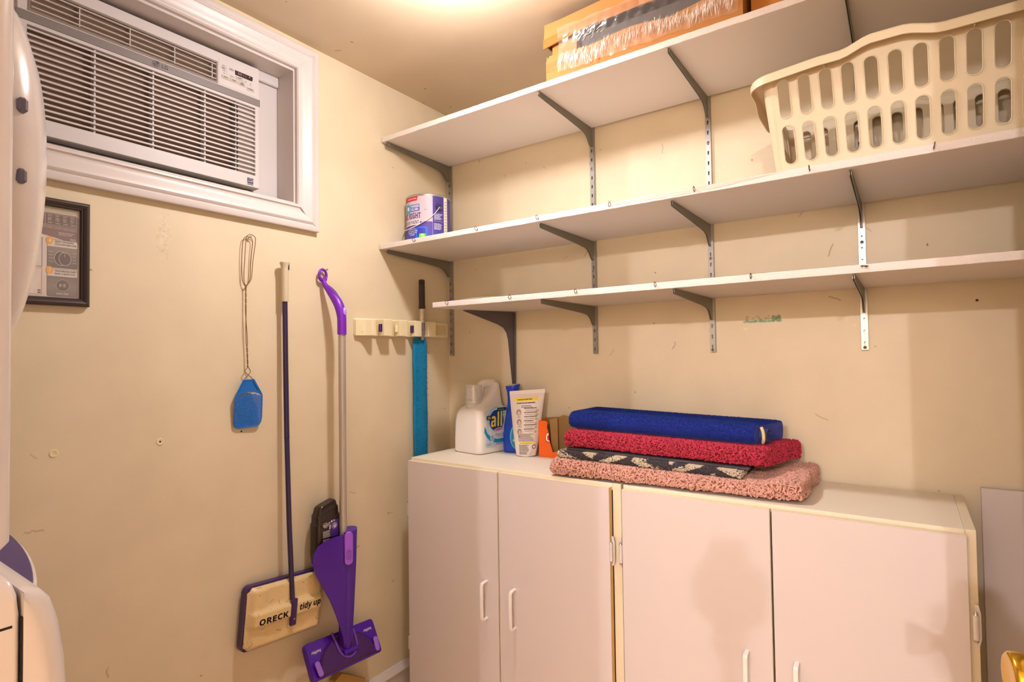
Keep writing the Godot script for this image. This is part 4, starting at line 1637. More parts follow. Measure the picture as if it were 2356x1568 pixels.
	pr.lines(-0.027, -0.008, 0.031, 7, 0.0031, wh, 7, 1)
	pr.lines(-0.027, -0.034, 0.028, 6, 0.0036, wh, 8, 1)
	put("bottle_print", pr.mb, M.print, bt)
	# wet head hanging from the joint
	var A := Vector3(0.052, 0.353, 0.757)
	var B := Vector3(0.05, 0.331, 0.487)
	var C := Vector3(0.103, 0.246, 0.468)
	var ex := (B - A).normalized()
	var ey := A - (C - (B - A))
	ey = (ey - ex * ey.dot(ex)).normalized()
	var hx := Transform3D(Basis(ex, ey, ex.cross(ey)), (A + C) * 0.5)
	var L := (B - A).length() * 0.5
	var D := absf((A - C).dot(ey)) * 0.5 + 0.006
	b = MB.new()
	rings = []
	for q in [[0.004, -0.013], [0.0, -0.011], [0.0, 0.0035], [0.002, 0.006]]:
		var r := PackedVector3Array()
		for s in round_poly(-L + q[0], -D + q[0], 2 * (L - q[0]), 2 * (D - q[0]), 0.011, 4):
			r.append(hx * Vector3(s.x, s.y, q[1]))
		rings.append(r)
	b.loft(rings)
	var head := put("head", b, M.deep_purple, t)
	# raised dome with the half-oval outline and the well for the joint
	b = MB.new()
	var dome := PackedVector2Array()
	for i in 21:
		var a := PI * i / 20.0
		dome.append(Vector2(cos(a) * (L * 0.82), -D + 0.007 + sin(a) * (D * 1.72)))
	b.prism(dome, hx.translated_local(Vector3(0, 0, 0.0058)), 0.0085, 0.006, 0.3)
	put("head_cover", b, mat("cover_violet", 64, 20, 96, 0.22), head)
	b = MB.new()
	pts = PackedVector3Array()
	for i in 15:
		var a := PI + PI * i / 14.0
		pts.append(hx * Vector3(0.005 + cos(a) * 0.037, 0.012 + sin(a) * 0.042, 0.0145))
	pts.insert(0, hx * Vector3(-0.036, 0.058, 0.0095))
	pts.append(hx * Vector3(0.044, 0.045, 0.012))
	b.tube(pts, 0.0042, 10)
	put("joint_rim", b, mat("rim_purple", 104, 56, 168, 0.35), head)
	b = MB.new()
	for s in [-1.0, 1.0]:
		b.prism(round_poly(-0.0085, -0.02, 0.017, 0.045, 0.0083, 6), hx * Transform3D(Basis(Vector3(0, 0, 1), s * -0.12), Vector3(s * (L - 0.022), -D + 0.027, 0.0128)), 0.005, 0.0018)
	put("cloth_gripper", b, mat("gripper_lilac", 150, 104, 206, 0.5), head)
	b = MB.new()
	var jt := hx * Vector3(0.008, 0.0, 0.018)
	b.tube(PackedVector3Array([Vector3(0.079, 0.315, 0.609), jt.lerp(Vector3(0.079, 0.315, 0.609), 0.4), jt]), [0.0165, 0.015, 0.0135], 18)
	b.tube(PackedVector3Array([hx * Vector3(-0.02, -0.012, 0.016), hx * Vector3(0.034, -0.012, 0.016)]), 0.009, 16)
	put("joint", b, M.deep_purple, t)
	b = MB.new()
	rings = []
	for q in [0.0, 0.006]:
		var r := PackedVector3Array()
		for s in round_poly(-L + 0.004, -D + 0.004, 2 * L - 0.008, 2 * D - 0.008, 0.01, 3):
			r.append(hx * Vector3(s.x, s.y, -0.0132 - q))
		rings.append(r)
	b.loft(rings)
	put("foam_backing", b, mat("foam_mauve", 122, 74, 142, 0.85), head)
	pr = Printer.new()
	pr.owner = self
	pr.xf = hx.translated_local(Vector3(0, 0, 0.0062))
	for s in [-1.0, 1.0]:
		var q := Vector2(s * (L - 0.033), D - 0.026 if s < 0 else D - 0.023)
		pr.text("Swiffer", q.x, q.y - 0.002, 0.0078, Color8(214, 200, 190), 1.0, 0.95, "bold", false, 0.2, PI if s < 3 else 0.0)
	put("lettering", pr.mb, M.print, head)


func broom_rack() -> void:
	var t := thing("broom_holder", "cream plastic broom holder with roller slots, screwed to the left wall near the corner", "broom holder", Vector3(0.0, 1.318, 0.255))
	var y0 := 1.3175
	var y1 := 1.3815
	var b := MB.new()
	b.prism(round_poly(-0.247, 0.0, 0.494, y1 - y0, 0.01, 4), Transform3D(Basis(Vector3(0, 0, -1), Vector3.UP, Vector3(1, 0, 0)), Vector3(0.0004, y0, 0.258)), 0.0075, 0.002)
	put("back_plate", b, M.almond, t)
	# tapered end block towards the room, then blocks with open slots between them
	var prof := PackedVector2Array([Vector2(0.505, 0.007), Vector2(0.505, 0.014), Vector2(0.482, 0.018), Vector2(0.47, 0.03), Vector2(0.462, 0.047), Vector2(0.458, 0.05), Vector2(0.447, 0.05), Vector2(0.443, 0.046), Vector2(0.443, 0.007)])
	b = MB.new()
	var poly := PackedVector2Array()
	for q in prof:
		poly.append(Vector2(-(q.x), q.y))
	# profile lies in plan (z, x); push it up
	b.prism(poly, Transform3D(Basis(Vector3(0, 0, -1), Vector3(1, 0, 0), Vector3(0, 1, 0)), Vector3(0, y0 + 0.004, 0)), 0.056, 0.003)
	b.prism(poly, Transform3D(Basis(Vector3(0, 0, -1), Vector3(1, 0, 0), Vector3(0, -1, 0)), Vector3(0, y0 + 0.004, 0)), 0.003, 0.001)
	put("end_block", b, M.almond, t)
	var zs := [[0.408, 0.366], [0.331, 0.287], [0.249, 0.2125], [0.1775, 0.131]]
	for i in 4:
		var za: float = zs[i][0]
		var zb: float = zs[i][1]
		b = MB.new()
		var pf := PackedVector2Array([Vector2(-za, 0.007), Vector2(-za, 0.047), Vector2(-za + 0.002, 0.05), Vector2(-zb - 0.008, 0.0515), Vector2(-zb - 0.003, 0.05), Vector2(-zb, 0.045), Vector2(-zb, 0.007)])
		b.prism(pf, Transform3D(Basis(Vector3(0, 0, -1), Vector3(1, 0, 0), Vector3(0, 1, 0)), Vector3(0, y0 + 0.002, 0)), 0.06, 0.0025)
		var bl := put("block", b, M.almond, t)
		if i < 3:
			# window in the block's side with its roller
			b = MB.new()
			b.span(Vector3(0.0235, y0 + 0.016, za + 0.0002), Vector3(0.0415, y0 + 0.044, za + 0.0008))
			put("roller_well", b, M.dark_void if i != 1 else M.almond, bl)
			b = MB.new()
			b.tube(PackedVector3Array([Vector3(0.033, y0 + 0.0165, za + 0.0015), Vector3(0.033, y0 + 0.0435, za + 0.0015)]), 0.0065, 14)
			put("roller", b, M.violet_dark if i != 1 else M.almond, bl)
	b = MB.new()
	b.prism(round_poly(0.016, 0.011, 0.096, 0.041, 0.008, 4), Transform3D(Basis(Vector3(0, 0, -1), Vector3.UP, Vector3(1, 0, 0)), Vector3(0.0078, y0, 0.14)), 0.0012, 0.0006)
	put("plate_panel", b, mat("almond_dark", 216, 200, 156, 0.45), t)
	b = MB.new()
	for z in [0.479, 0.045]:
		b.lathe(PackedVector2Array([Vector2(0, 0.0016), Vector2(0.003, 0.0012), Vector2(0.0042, 0.0)]), Transform3D(Basis(Vector3(0, 0, 1), -PI * 0.5), Vector3(0.0195 if z > 0.2 else 0.0085, y0 + 0.0175, z)), 12)
	put("mounting_screw", b, M.almond, t)


func duster() -> void:
	var x := 0.033
	var z := 0.1945
	var t := thing("duster", "slim duster with black grip and blue microfibre sleeve, held in the broom holder", "duster", Vector3(x, 0.6, z))
	var b := MB.new()
	b.lathe(PackedVector2Array([Vector2(0, 0.116), Vector2(0.0095, 0.1155), Vector2(0.0122, 0.112), Vector2(0.0118, 0.1), Vector2(0.0122, 0.05), Vector2(0.0118, 0.02), Vector2(0.0128, 0.006), Vector2(0.0128, 0.001), Vector2(0.012, 0.0), Vector2(0.005, 0.0)]), Transform3D(Basis.IDENTITY, Vector3(x, 1.429, z)), 22)
	put("grip", b, mat("grip_black", 52, 40, 36, 0.7), t)
	b = MB.new()
	b.box(Vector3(x + 0.0085, 1.5285, z + 0.0075), Vector3(0.007, 0.0095, 0.007), 0.001, Basis(Vector3.UP, 0.75))
	put("grip_hole", b, M.dark_void, t)
	b = MB.new()
	b.tube(PackedVector3Array([Vector3(x, 1.4295, z), Vector3(x, 1.375, z)]), 0.0098, 18)
	put("ferrule", b, mat("pale_metal", 206, 190, 168, 0.4, 0.3), t)
	b = MB.new()
	b.lathe(PackedVector2Array([Vector2(0, 0.0012), Vector2(0.0018, 0.0008), Vector2(0.0026, -0.001)]), Transform3D(Basis(Vector3(0, 0, 1), -PI * 0.5).rotated(Vector3.UP, -0.5), Vector3(x + 0.0085, 1.3855, z + 0.0045)), 10)
	put("rivet", b, M.dark_steel, t)
	b = MB.new()
	b.tube(PackedVector3Array([Vector3(x, 1.3755, z), Vector3(x, 1.368, z), Vector3(x + 0.001, 1.345, z - 0.001), Vector3(x + 0.001, 1.306, z)]), [0.0095, 0.0108, 0.0085, 0.0072], 14)
	b.box(Vector3(x + 0.004, 1.348, z), Vector3(0.012, 0.004, 0.018), 0.001)
	put("neck", b, mat("neck_grey", 120, 108, 112, 0.45), t)
	# microfibre sleeve
	b = MB.new()
	var rings := []
	var rng := RandomNumberGenerator.new()
	rng.seed = 21
	for i in 50:
		var u := i / 49.0
		var y := lerpf(1.316, 0.62, u)
		var w := 0.0355 * minf(1.0, 0.82 + u * 6.0) + 0.0012 * sin(u * 17.0)
		var th := 0.0085 * minf(1.0, 0.45 + u * 12.0)
		var r := PackedVector3Array()
		for k in 30:
			var a := TAU * k / 30.0
			var e := 1.0 + 0.03 * sin(a * 5.0 + u * 40.0)
			r.append(Vector3(0.0225 + th * signf(cos(a)) * pow(absf(cos(a)), 0.6) * e, y, z + 0.003 + w * signf(sin(a)) * pow(absf(sin(a)), 0.75)))
		rings.append(r)
	b.loft(rings)
	var sm := mat("microfibre", 0, 128, 178, 0.95)
	sm.rim_enabled = true
	sm.rim = 0.5
	var sl := put("sleeve", b, sm, t)
	# short looped pile
	var tuft := MB.new()
	tuft.lathe(PackedVector2Array([Vector2(0, 1.0), Vector2(0.5, 0.75), Vector2(0.62, 0.3), Vector2(0.45, 0.0)]), Transform3D.IDENTITY, 5, -0.5)
	var where := []
	var tints := []
	for i in 5200:
		var u := pow(rng.randf(), 0.9)
		var y := lerpf(1.312, 0.8, u)
		var w := 0.0345 * minf(1.0, 0.82 + (1.316 - y) * 9.0)
		var a := rng.randf_range(-1.75, 1.75)
		var nrm := Vector3(cos(a), rng.randf_range(-0.5, 0.3), sin(a)).normalized()
		var pos := Vector3(0.0225 + 0.0082 * signf(cos(a)) * pow(absf(cos(a)), 0.6), y, z + 0.003 + w * (rng.randf_range(-1, 1) if absf(a) < 1.45 else signf(a)))
		var up := nrm
		var sd := up.cross(Vector3(0.1, 1, 0.05)).normalized()
		var s := rng.randf_range(0.0009, 0.0015)
		where.append(Transform3D(Basis(sd * s, up * s * 1.7, sd.cross(up) * s), pos))
		var k := rng.randf_range(0.7, 1.35)
		tints.append(Color(0.0, 0.19 * k, 0.40 * k))
	pile("pile", to_mesh(tuft), M.pile_tinted, where, tints, sl)

func framed_guide() -> void:
	# right end at z = 1.288; most of it is behind the dryer
	var t := thing("framed_guide", "dark wooden picture frame holding a printed washer cycle guide, under the window", "picture frame", Vector3(0, 1.369, 1.44))
	var y0 := 1.3695
	var y1 := 1.6135
	var z0 := 1.289
	var z1 := 1.6
	var prof := PackedVector2Array([Vector2(-0.0185, 0.001), Vector2(-0.0185, 0.0095), Vector2(-0.0165, 0.0125), Vector2(-0.014, 0.0125), Vector2(-0.0125, 0.0145), Vector2(-0.007, 0.0175), Vector2(-0.0035, 0.0165), Vector2(-0.0025, 0.014), Vector2(0.0, 0.012), Vector2(0, 0.001)])
	var fm := mat("frame_black", 58, 44, 40, 0.35)
	var ms := moulding(y0, y1, z0, z1, 0.0, prof)
	for m in ms:
		put("frame", m, fm, t)
	var b := MB.new()
	b.span(Vector3(0.0012, y0 + 0.016, z0 + 0.016), Vector3(0.0045, y1 - 0.016, z1 - 0.016))
	put("mat_board", b, mat("mat_khaki", 190, 176, 140, 0.7), t)
	var pr := Printer.new()
	pr.owner = self
	pr.xf = Transform3D(Basis(Vector3(0, 0, -0.76), Vector3.UP, Vector3(1, 0, 0)), Vector3(0.0047, y0, z0))
	# local x runs leftwards in z: x = -(z - z0); the sheet's right edge at x = -0.019
	var R := -0.026
	var w := 0.27
	var white := Color8(226, 210, 200)
	pr.rect(R - w, 0.0195, w, 0.194, white, 1)
	var brown := Color8(126, 92, 84)
	pr.poly(PackedVector2Array([Vector2(R - w, 0.212), Vector2(R - 0.006, 0.212), Vector2(R - 0.001, 0.207), Vector2(R - 0.001, 0.146), Vector2(R - w, 0.19)]), brown, 2)
	pr.frame(R - w, 0.184, w - 0.006, 0.0258, 0.0006, Color8(200, 176, 164), 4)
	pr.rect(R - w + 0.0007, 0.1848, w - 0.0075, 0.0245, Color8(92, 62, 56), 3)
	pr.rect(R - 0.0835, 0.184, 0.001, 0.026, Color8(200, 176, 164), 4)
	for k in 4:
		var x := R - 0.077 + k * 0.0185
		pr.lines(x, 0.2062, 0.012, 2, 0.0022, Color8(206, 186, 176), k, 5)
		pr.lines(x, 0.1995, 0.01, 3, 0.0028, Color8(206, 186, 176), k + 9, 5)
		pr.lines(x, 0.1895, 0.013, 2, 0.0022, Color8(206, 186, 176), k + 19, 5)
	for k in 5:
		pr.frame(R - 0.095 + k * 0.0182, 0.1775 - 0.0006 * k, 0.0165, 0.005, 0.0005, Color8(206, 186, 176), 4)
		pr.lines(R - 0.093 + k * 0.0182, 0.1792 - 0.0006 * k, 0.012, 1, 0.0022, Color8(206, 186, 176), k + 30, 4)
	pr.text("Approximate times vary", R - 0.032, 0.1672, 0.0026, white, 4, 0.9)
	pr.text("depending on model", R - 0.034, 0.1632, 0.0026, white, 4, 0.9)
	pr.lines(R - 0.022, 0.1555, 0.018, 2, 0.0028, white, 44, 4)
	var dark := Color8(70, 58, 54)
	for k in 2:
		var yy := 0.0865 if k == 0 else 0.0205
		var hh := 0.0655 if k == 0 else 0.064
		var x0 := R - 0.0785
		pr.poly(round_poly(x0, yy, 0.0755, hh, 0.004), Color8(104, 88, 80), 2)
		pr.poly(round_poly(x0 + 0.001, yy + 0.001, 0.0735, hh - 0.002, 0.003), Color8(226, 212, 202), 3)
		# silver panel
		for q in 12:
			var g := lerpf(100, 142, 1.0 - absf(q / 11.0 - (0.9 if k == 0 else 0.5)))
			pr.rect(x0 + 0.001, yy + 0.001 + q * (hh - 0.018) / 12.0, 0.0735, (hh - 0.018) / 12.0, Color8(int(g), int(g * 0.9), int(g * 0.83)), 4)
		pr.ellipse(x0 + 0.0065, yy + hh - 0.004, 0.0088, 0.0088, Color8(240, 164, 24), 6)
		pr.text("4" if k == 0 else "7", x0 + 0.0065, yy + hh - 0.0072, 0.0072, Color8(250, 240, 226), 7)
		if k == 0:
			pr.text("SELECT THE DESIRED", x0 + 0.019, yy + hh - 0.0068, 0.0041, dark, 5, 1.0, "bold", true, 0.0, 0.0, 0.047)
			pr.text("CYCLE FOR YOUR LOAD", x0 + 0.0188, yy + hh - 0.0132, 0.0041, dark, 5, 1.0, "bold", true, 0.0, 0.0, 0.053)
			pr.ellipse(x0 + 0.034, yy + 0.0225, 0.0165, 0.0165, Color8(226, 212, 202), 5)
			pr.ellipse(x0 + 0.034, yy + 0.0225, 0.0155, 0.0155, Color8(66, 54, 48), 6)
			pr.ellipse(x0 + 0.0435, yy + 0.022, 0.0155, 0.0155, Color8(226, 212, 202), 7)
			pr.ellipse(x0 + 0.0435, yy + 0.022, 0.0145, 0.0145, Color8(84, 70, 62), 8)
			pr.rect(x0 + 0.0428, yy + 0.026, 0.0009, 0.009, Color8(226, 212, 202), 9)
			for q in 4:
				pr.lines(x0 + 0.0045, yy + 0.036 - q * 0.0075, 0.013, 1, 0.0022, Color8(220, 206, 196), q, 5)
				pr.lines(x0 + 0.064, yy + 0.036 - q * 0.0075, 0.009, 1, 0.0022, Color8(220, 206, 196), q + 6, 5)
		else:
			pr.text("TOUCH AND HOLD START/", x0 + 0.019, yy + hh - 0.0068, 0.0041, dark, 5, 1.0, "bold", true, 0.0, 0.0, 0.0535)
			pr.text("PAUSE TO BEGIN CYCLE", x0 + 0.0188, yy + hh - 0.0132, 0.0041, dark, 5, 1.0, "bold", true, 0.0, 0.0, 0.051)
			pr.ellipse(x0 + 0.039, yy + 0.0265, 0.0165, 0.0135, Color8(226, 212, 202), 5)
			pr.ellipse(x0 + 0.039, yy + 0.0265, 0.0158, 0.0128, Color8(92, 76, 68), 6)
			pr.poly(PackedVector2Array([Vector2(x0 + 0.0305, yy + 0.0225), Vector2(x0 + 0.0305, yy + 0.0305), Vector2(x0 + 0.038, yy + 0.0265)]), Color8(226, 212, 202), 7)
			pr.poly(PackedVector2Array([Vector2(x0 + 0.0316, yy + 0.0242), Vector2(x0 + 0.0316, yy + 0.0288), Vector2(x0 + 0.0358, yy + 0.0265)]), Color8(92, 76, 68), 8)
			pr.rect(x0 + 0.0405, yy + 0.0227, 0.0014, 0.0077, Color8(226, 212, 202), 7)
			pr.rect(x0 + 0.0437, yy + 0.0227, 0.0014, 0.0077, Color8(226, 212, 202), 7)
			pr.text("Hold to Start", x0 + 0.038, yy + 0.0055, 0.0036, Color8(236, 226, 216), 6)
	# edge of the neighbouring panels
	for k in 2:
		pr.frame(R - 0.165, 0.0865 if k == 0 else 0.0235, 0.0755, 0.0655 if k == 0 else 0.06, 0.001, Color8(96, 80, 74) if k == 0 else Color8(214, 150, 50), 4)
		pr.lines(R - 0.1, 0.032, 0.008, 2, 0.005, dark, 61, 4)
	put("printed_guide", pr.mb, M.print, t)
	b = MB.new()
	b.span(Vector3(0.0068, y0 + 0.017, z0 + 0.017), Vector3(0.0078, y1 - 0.017, z1 - 0.017))
	put("glass", b, M.picture_glass, t)


func top_shelf_and_middle_shelf_goods() -> void:
	paint_can()
	carton()
	laundry_basket()


func paint_can() -> void:
	var r := 0.084
	var at := Vector3(0.0935, SHELF_MID + 0.0179, 0.217)
	var t := thing("paint_can", "purple and pink labelled paint can at the left end of the middle shelf", "paint can", at)
	# local front faces the camera side of the room
	var xf := Transform3D(Basis(Vector3.UP, 0.72), at)
	var b := MB.new()
	b.lathe(PackedVector2Array([Vector2(r - 0.004, 0.001), Vector2(r - 0.001, 0.0), Vector2(r + 0.001, 0.0025), Vector2(r, 0.006), Vector2(r, 0.181), Vector2(r + 0.0012, 0.1835), Vector2(r + 0.0012, 0.187), Vector2(r - 0.001, 0.19), Vector2(r - 0.004, 0.19), Vector2(r - 0.007, 0.186), Vector2(r - 0.012, 0.185)]), xf, 64)
	put("body", b, M.steel, t)
	b = MB.new()
	b.lathe(PackedVector2Array([Vector2(r - 0.012, 0.185), Vector2(r - 0.013, 0.188), Vector2(r - 0.016, 0.1885), Vector2(r - 0.018, 0.184), Vector2(0, 0.183)]), xf, 48)
	put("lid", b, M.steel, t)
	var pr := Printer.new()
	pr.owner = self
	pr.xf = xf
	pr.bend = r + 0.0002
	var pink := Color8(206, 182, 190)
	var violet := Color8(72, 56, 132)
	var deep := Color8(52, 54, 156)
	# the label, left to right round the can; x = 0 faces front
	pr.rect(-0.20, 0.006, 0.22, 0.175, pink, 1)
	pr.rect(0.020, 0.006, 0.0465, 0.175, violet, 1)
	pr.rect(0.0665, 0.006, 0.02, 0.175, Color8(226, 216, 206), 1)
	pr.rect(0.0865, 0.006, 0.11, 0.175, violet, 1)
	pr.rect(-0.20, 0.006, 0.22, 0.078, deep, 2)
	for k in 10:
		var q := k / 9.0
		pr.rect(-0.20, 0.006 + k * 0.0078, 0.22, 0.0078, Color8(int(lerpf(56, 86, q)), int(lerpf(70, 58, q)), int(lerpf(190, 140, q))), 3)
	pr.rect(-0.20, 0.0835, 0.22, 0.0016, Color8(120, 104, 196), 4)
	for k in 10:
		var q := k / 9.0
		pr.rect(0.020, 0.006 + k * 0.0078, 0.0465, 0.0078, Color8(int(lerpf(70, 72, q)), int(lerpf(72, 56, q)), int(lerpf(178, 132, q))), 3)
	pr.rect(0.0185, 0.006, 0.0014, 0.175, Color8(160, 150, 214), 4)
	# red corner flash
	pr.poly(PackedVector2Array([Vector2(-0.13, 0.165), Vector2(-0.04, 0.165), Vector2(-0.036, 0.181), Vector2(-0.13, 0.181)]), Color8(196, 34, 54), 3)
	pr.text("EXTERIOR SATIN", -0.067, 0.1705, 0.0045, Color8(240, 220, 220), 4)
	# maker's block
	pr.rect(-0.072, 0.124, 0.0435, 0.0285, Color8(232, 226, 226), 3)
	pr.rect(-0.071, 0.125, 0.0415, 0.0265, Color8(28, 60, 172), 4)
	pr.text("SHERWIN", -0.0502, 0.1395, 0.0095, Color8(244, 240, 240), 5, 1.0, "bold", false, 0.0, 0.0, 0.036)
	pr.text("WILLIAMS.", -0.0502, 0.128, 0.0095, Color8(244, 240, 240), 5, 1.0, "bold", false, 0.0, 0.0, 0.036)
	pr.poly(PackedVector2Array([Vector2(-0.105, 0.121), Vector2(-0.073, 0.121), Vector2(-0.073, 0.1485), Vector2(-0.082, 0.156), Vector2(-0.105, 0.156)]), Color8(52, 168, 204), 3)
	pr.ellipse(-0.087, 0.1385, 0.0075, 0.0075, Color8(214, 234, 240), 4)
	pr.text("SPEC RIGHT", -0.077, 0.0985, 0.0205, Color8(66, 52, 128), 4, 1.0, "bold", false, 0.0, 0.0, 0.104)
	pr.rect(-0.132, 0.0735, 0.103, 0.021, Color8(226, 214, 206), 5)
	pr.text("EXTERIOR PAINT", -0.0805, 0.0775, 0.0132, Color8(66, 60, 150), 6, 1.0, "bold", false, 0.0, 0.0, 0.097)
	for q in [["LOW VOC", -0.0625], ["SPRAY APPLICATION", -0.056], ["EXCELLENT HIDE AND COVERAGE", -0.0545], ["PROFESSIONAL TOUCH-UP", -0.0565], ["EXTERIOR", -0.0615]]:
		pass
	var rows := [["LOW VOC", 0.0635, 0.02], ["FAST APPLICATION", 0.0565, 0.036], ["SUPERIOR HIDE AND COVERAGE", 0.0495, 0.05], ["EXCEPTIONAL TOUCH-UP", 0.0425, 0.044], ["AND FINISH", 0.0355, 0.024]]
	for q in rows:
		pr.text(q[0], -0.064, q[1], 0.0042, Color8(220, 224, 240), 5, 1.0, "bold", false, 0.0, 0.0, q[2])
	# blue rounded outline and green badge
	var ring := Color8(52, 110, 224)
	pr.poly(round_poly(-0.046, 0.022, 0.045, 0.044, 0.008), ring, 4)
	pr.poly(round_poly(-0.0405, 0.0275, 0.034, 0.033, 0.006), Color8(58, 62, 172), 5)
	pr.poly(round_poly(-0.033, 0.010, 0.0265, 0.031, 0.004), Color8(30, 60, 60), 6)
	pr.poly(round_poly(-0.032, 0.011, 0.0245, 0.029, 0.0035), Color8(112, 216, 30), 7)
	pr.rect(-0.0315, 0.0255, 0.0235, 0.0008, Color8(70, 160, 30), 8)
	pr.ellipse(-0.0197, 0.0335, 0.0052, 0.0052, Color8(224, 240, 220), 8)
	pr.poly(PackedVector2Array([Vector2(-0.0225, 0.036), Vector2(-0.0197, 0.0322), Vector2(-0.0169, 0.036), Vector2(-0.0175, 0.0312), Vector2(-0.0197, 0.0296), Vector2(-0.0219, 0.0312)]), Color8(70, 160, 40), 9)
	pr.lines(-0.0305, 0.0205, 0.02, 3, 0.0028, Color8(84, 180, 34), 3, 8)
	pr.rect(-0.012, 0.1285, 0.0095, 0.0012, Color8(90, 76, 84), 3)
	pr.lines(-0.094, 0.011, 0.03, 2, 0.004, Color8(214, 214, 240), 5, 5)
	# small print on the violet panel
	pr.lines(0.0245, 0.1135, 0.036, 6, 0.0041, Color8(226, 220, 232), 6, 5)
	pr.rect(0.0235, 0.0865, 0.038, 0.0009, Color8(200, 194, 220), 5)
	pr.lines(0.0245, 0.0765, 0.034, 6, 0.0041, Color8(226, 220, 232), 7, 5)
	for k in 14:
		pr.rect(0.072, 0.02 + k * 0.011, 0.009, 0.0035, Color8(150, 140, 130), 3)
	put("label", pr.mb, M.print, t)
	# ear and wire bail hanging down in front
	var ear := 0.0445 / r
	b = MB.new()
	var ex := xf * Transform3D(Basis(Vector3.UP, ear), Vector3.ZERO)
	b.lathe(PackedVector2Array([Vector2(0, 0.003), Vector2(0.0075, 0.004), Vector2(0.0095, 0.0055), Vector2(0.0125, 0.0052), Vector2(0.014, 0.001), Vector2(0.014, -0.002)]), ex * Transform3D(Basis(Vector3.RIGHT, PI * 0.5), Vector3(0, 0.1405, r)), 24)
	put("ear", b, mat("ear_violet", 58, 46, 84, 0.4), t)
	b = MB.new()
	var e0 := ear
	var pts := []
	for i in 15:
		var u := i / 14.0
		var a := e0 - PI * u
		var y := 0.1405 - 0.082 * pow(sin(PI * u), 0.75) - 0.0 * u
		pts.append(xf * Vector3(sin(a) * (r + 0.005 + 0.004 * sin(PI * u)), y, cos(a) * (r + 0.005 + 0.004 * sin(PI * u))))
	b.tube(curve(pts, 4), 0.0014, 8)
	put("bail", b, mat("bail_white", 226, 218, 206, 0.35), t)


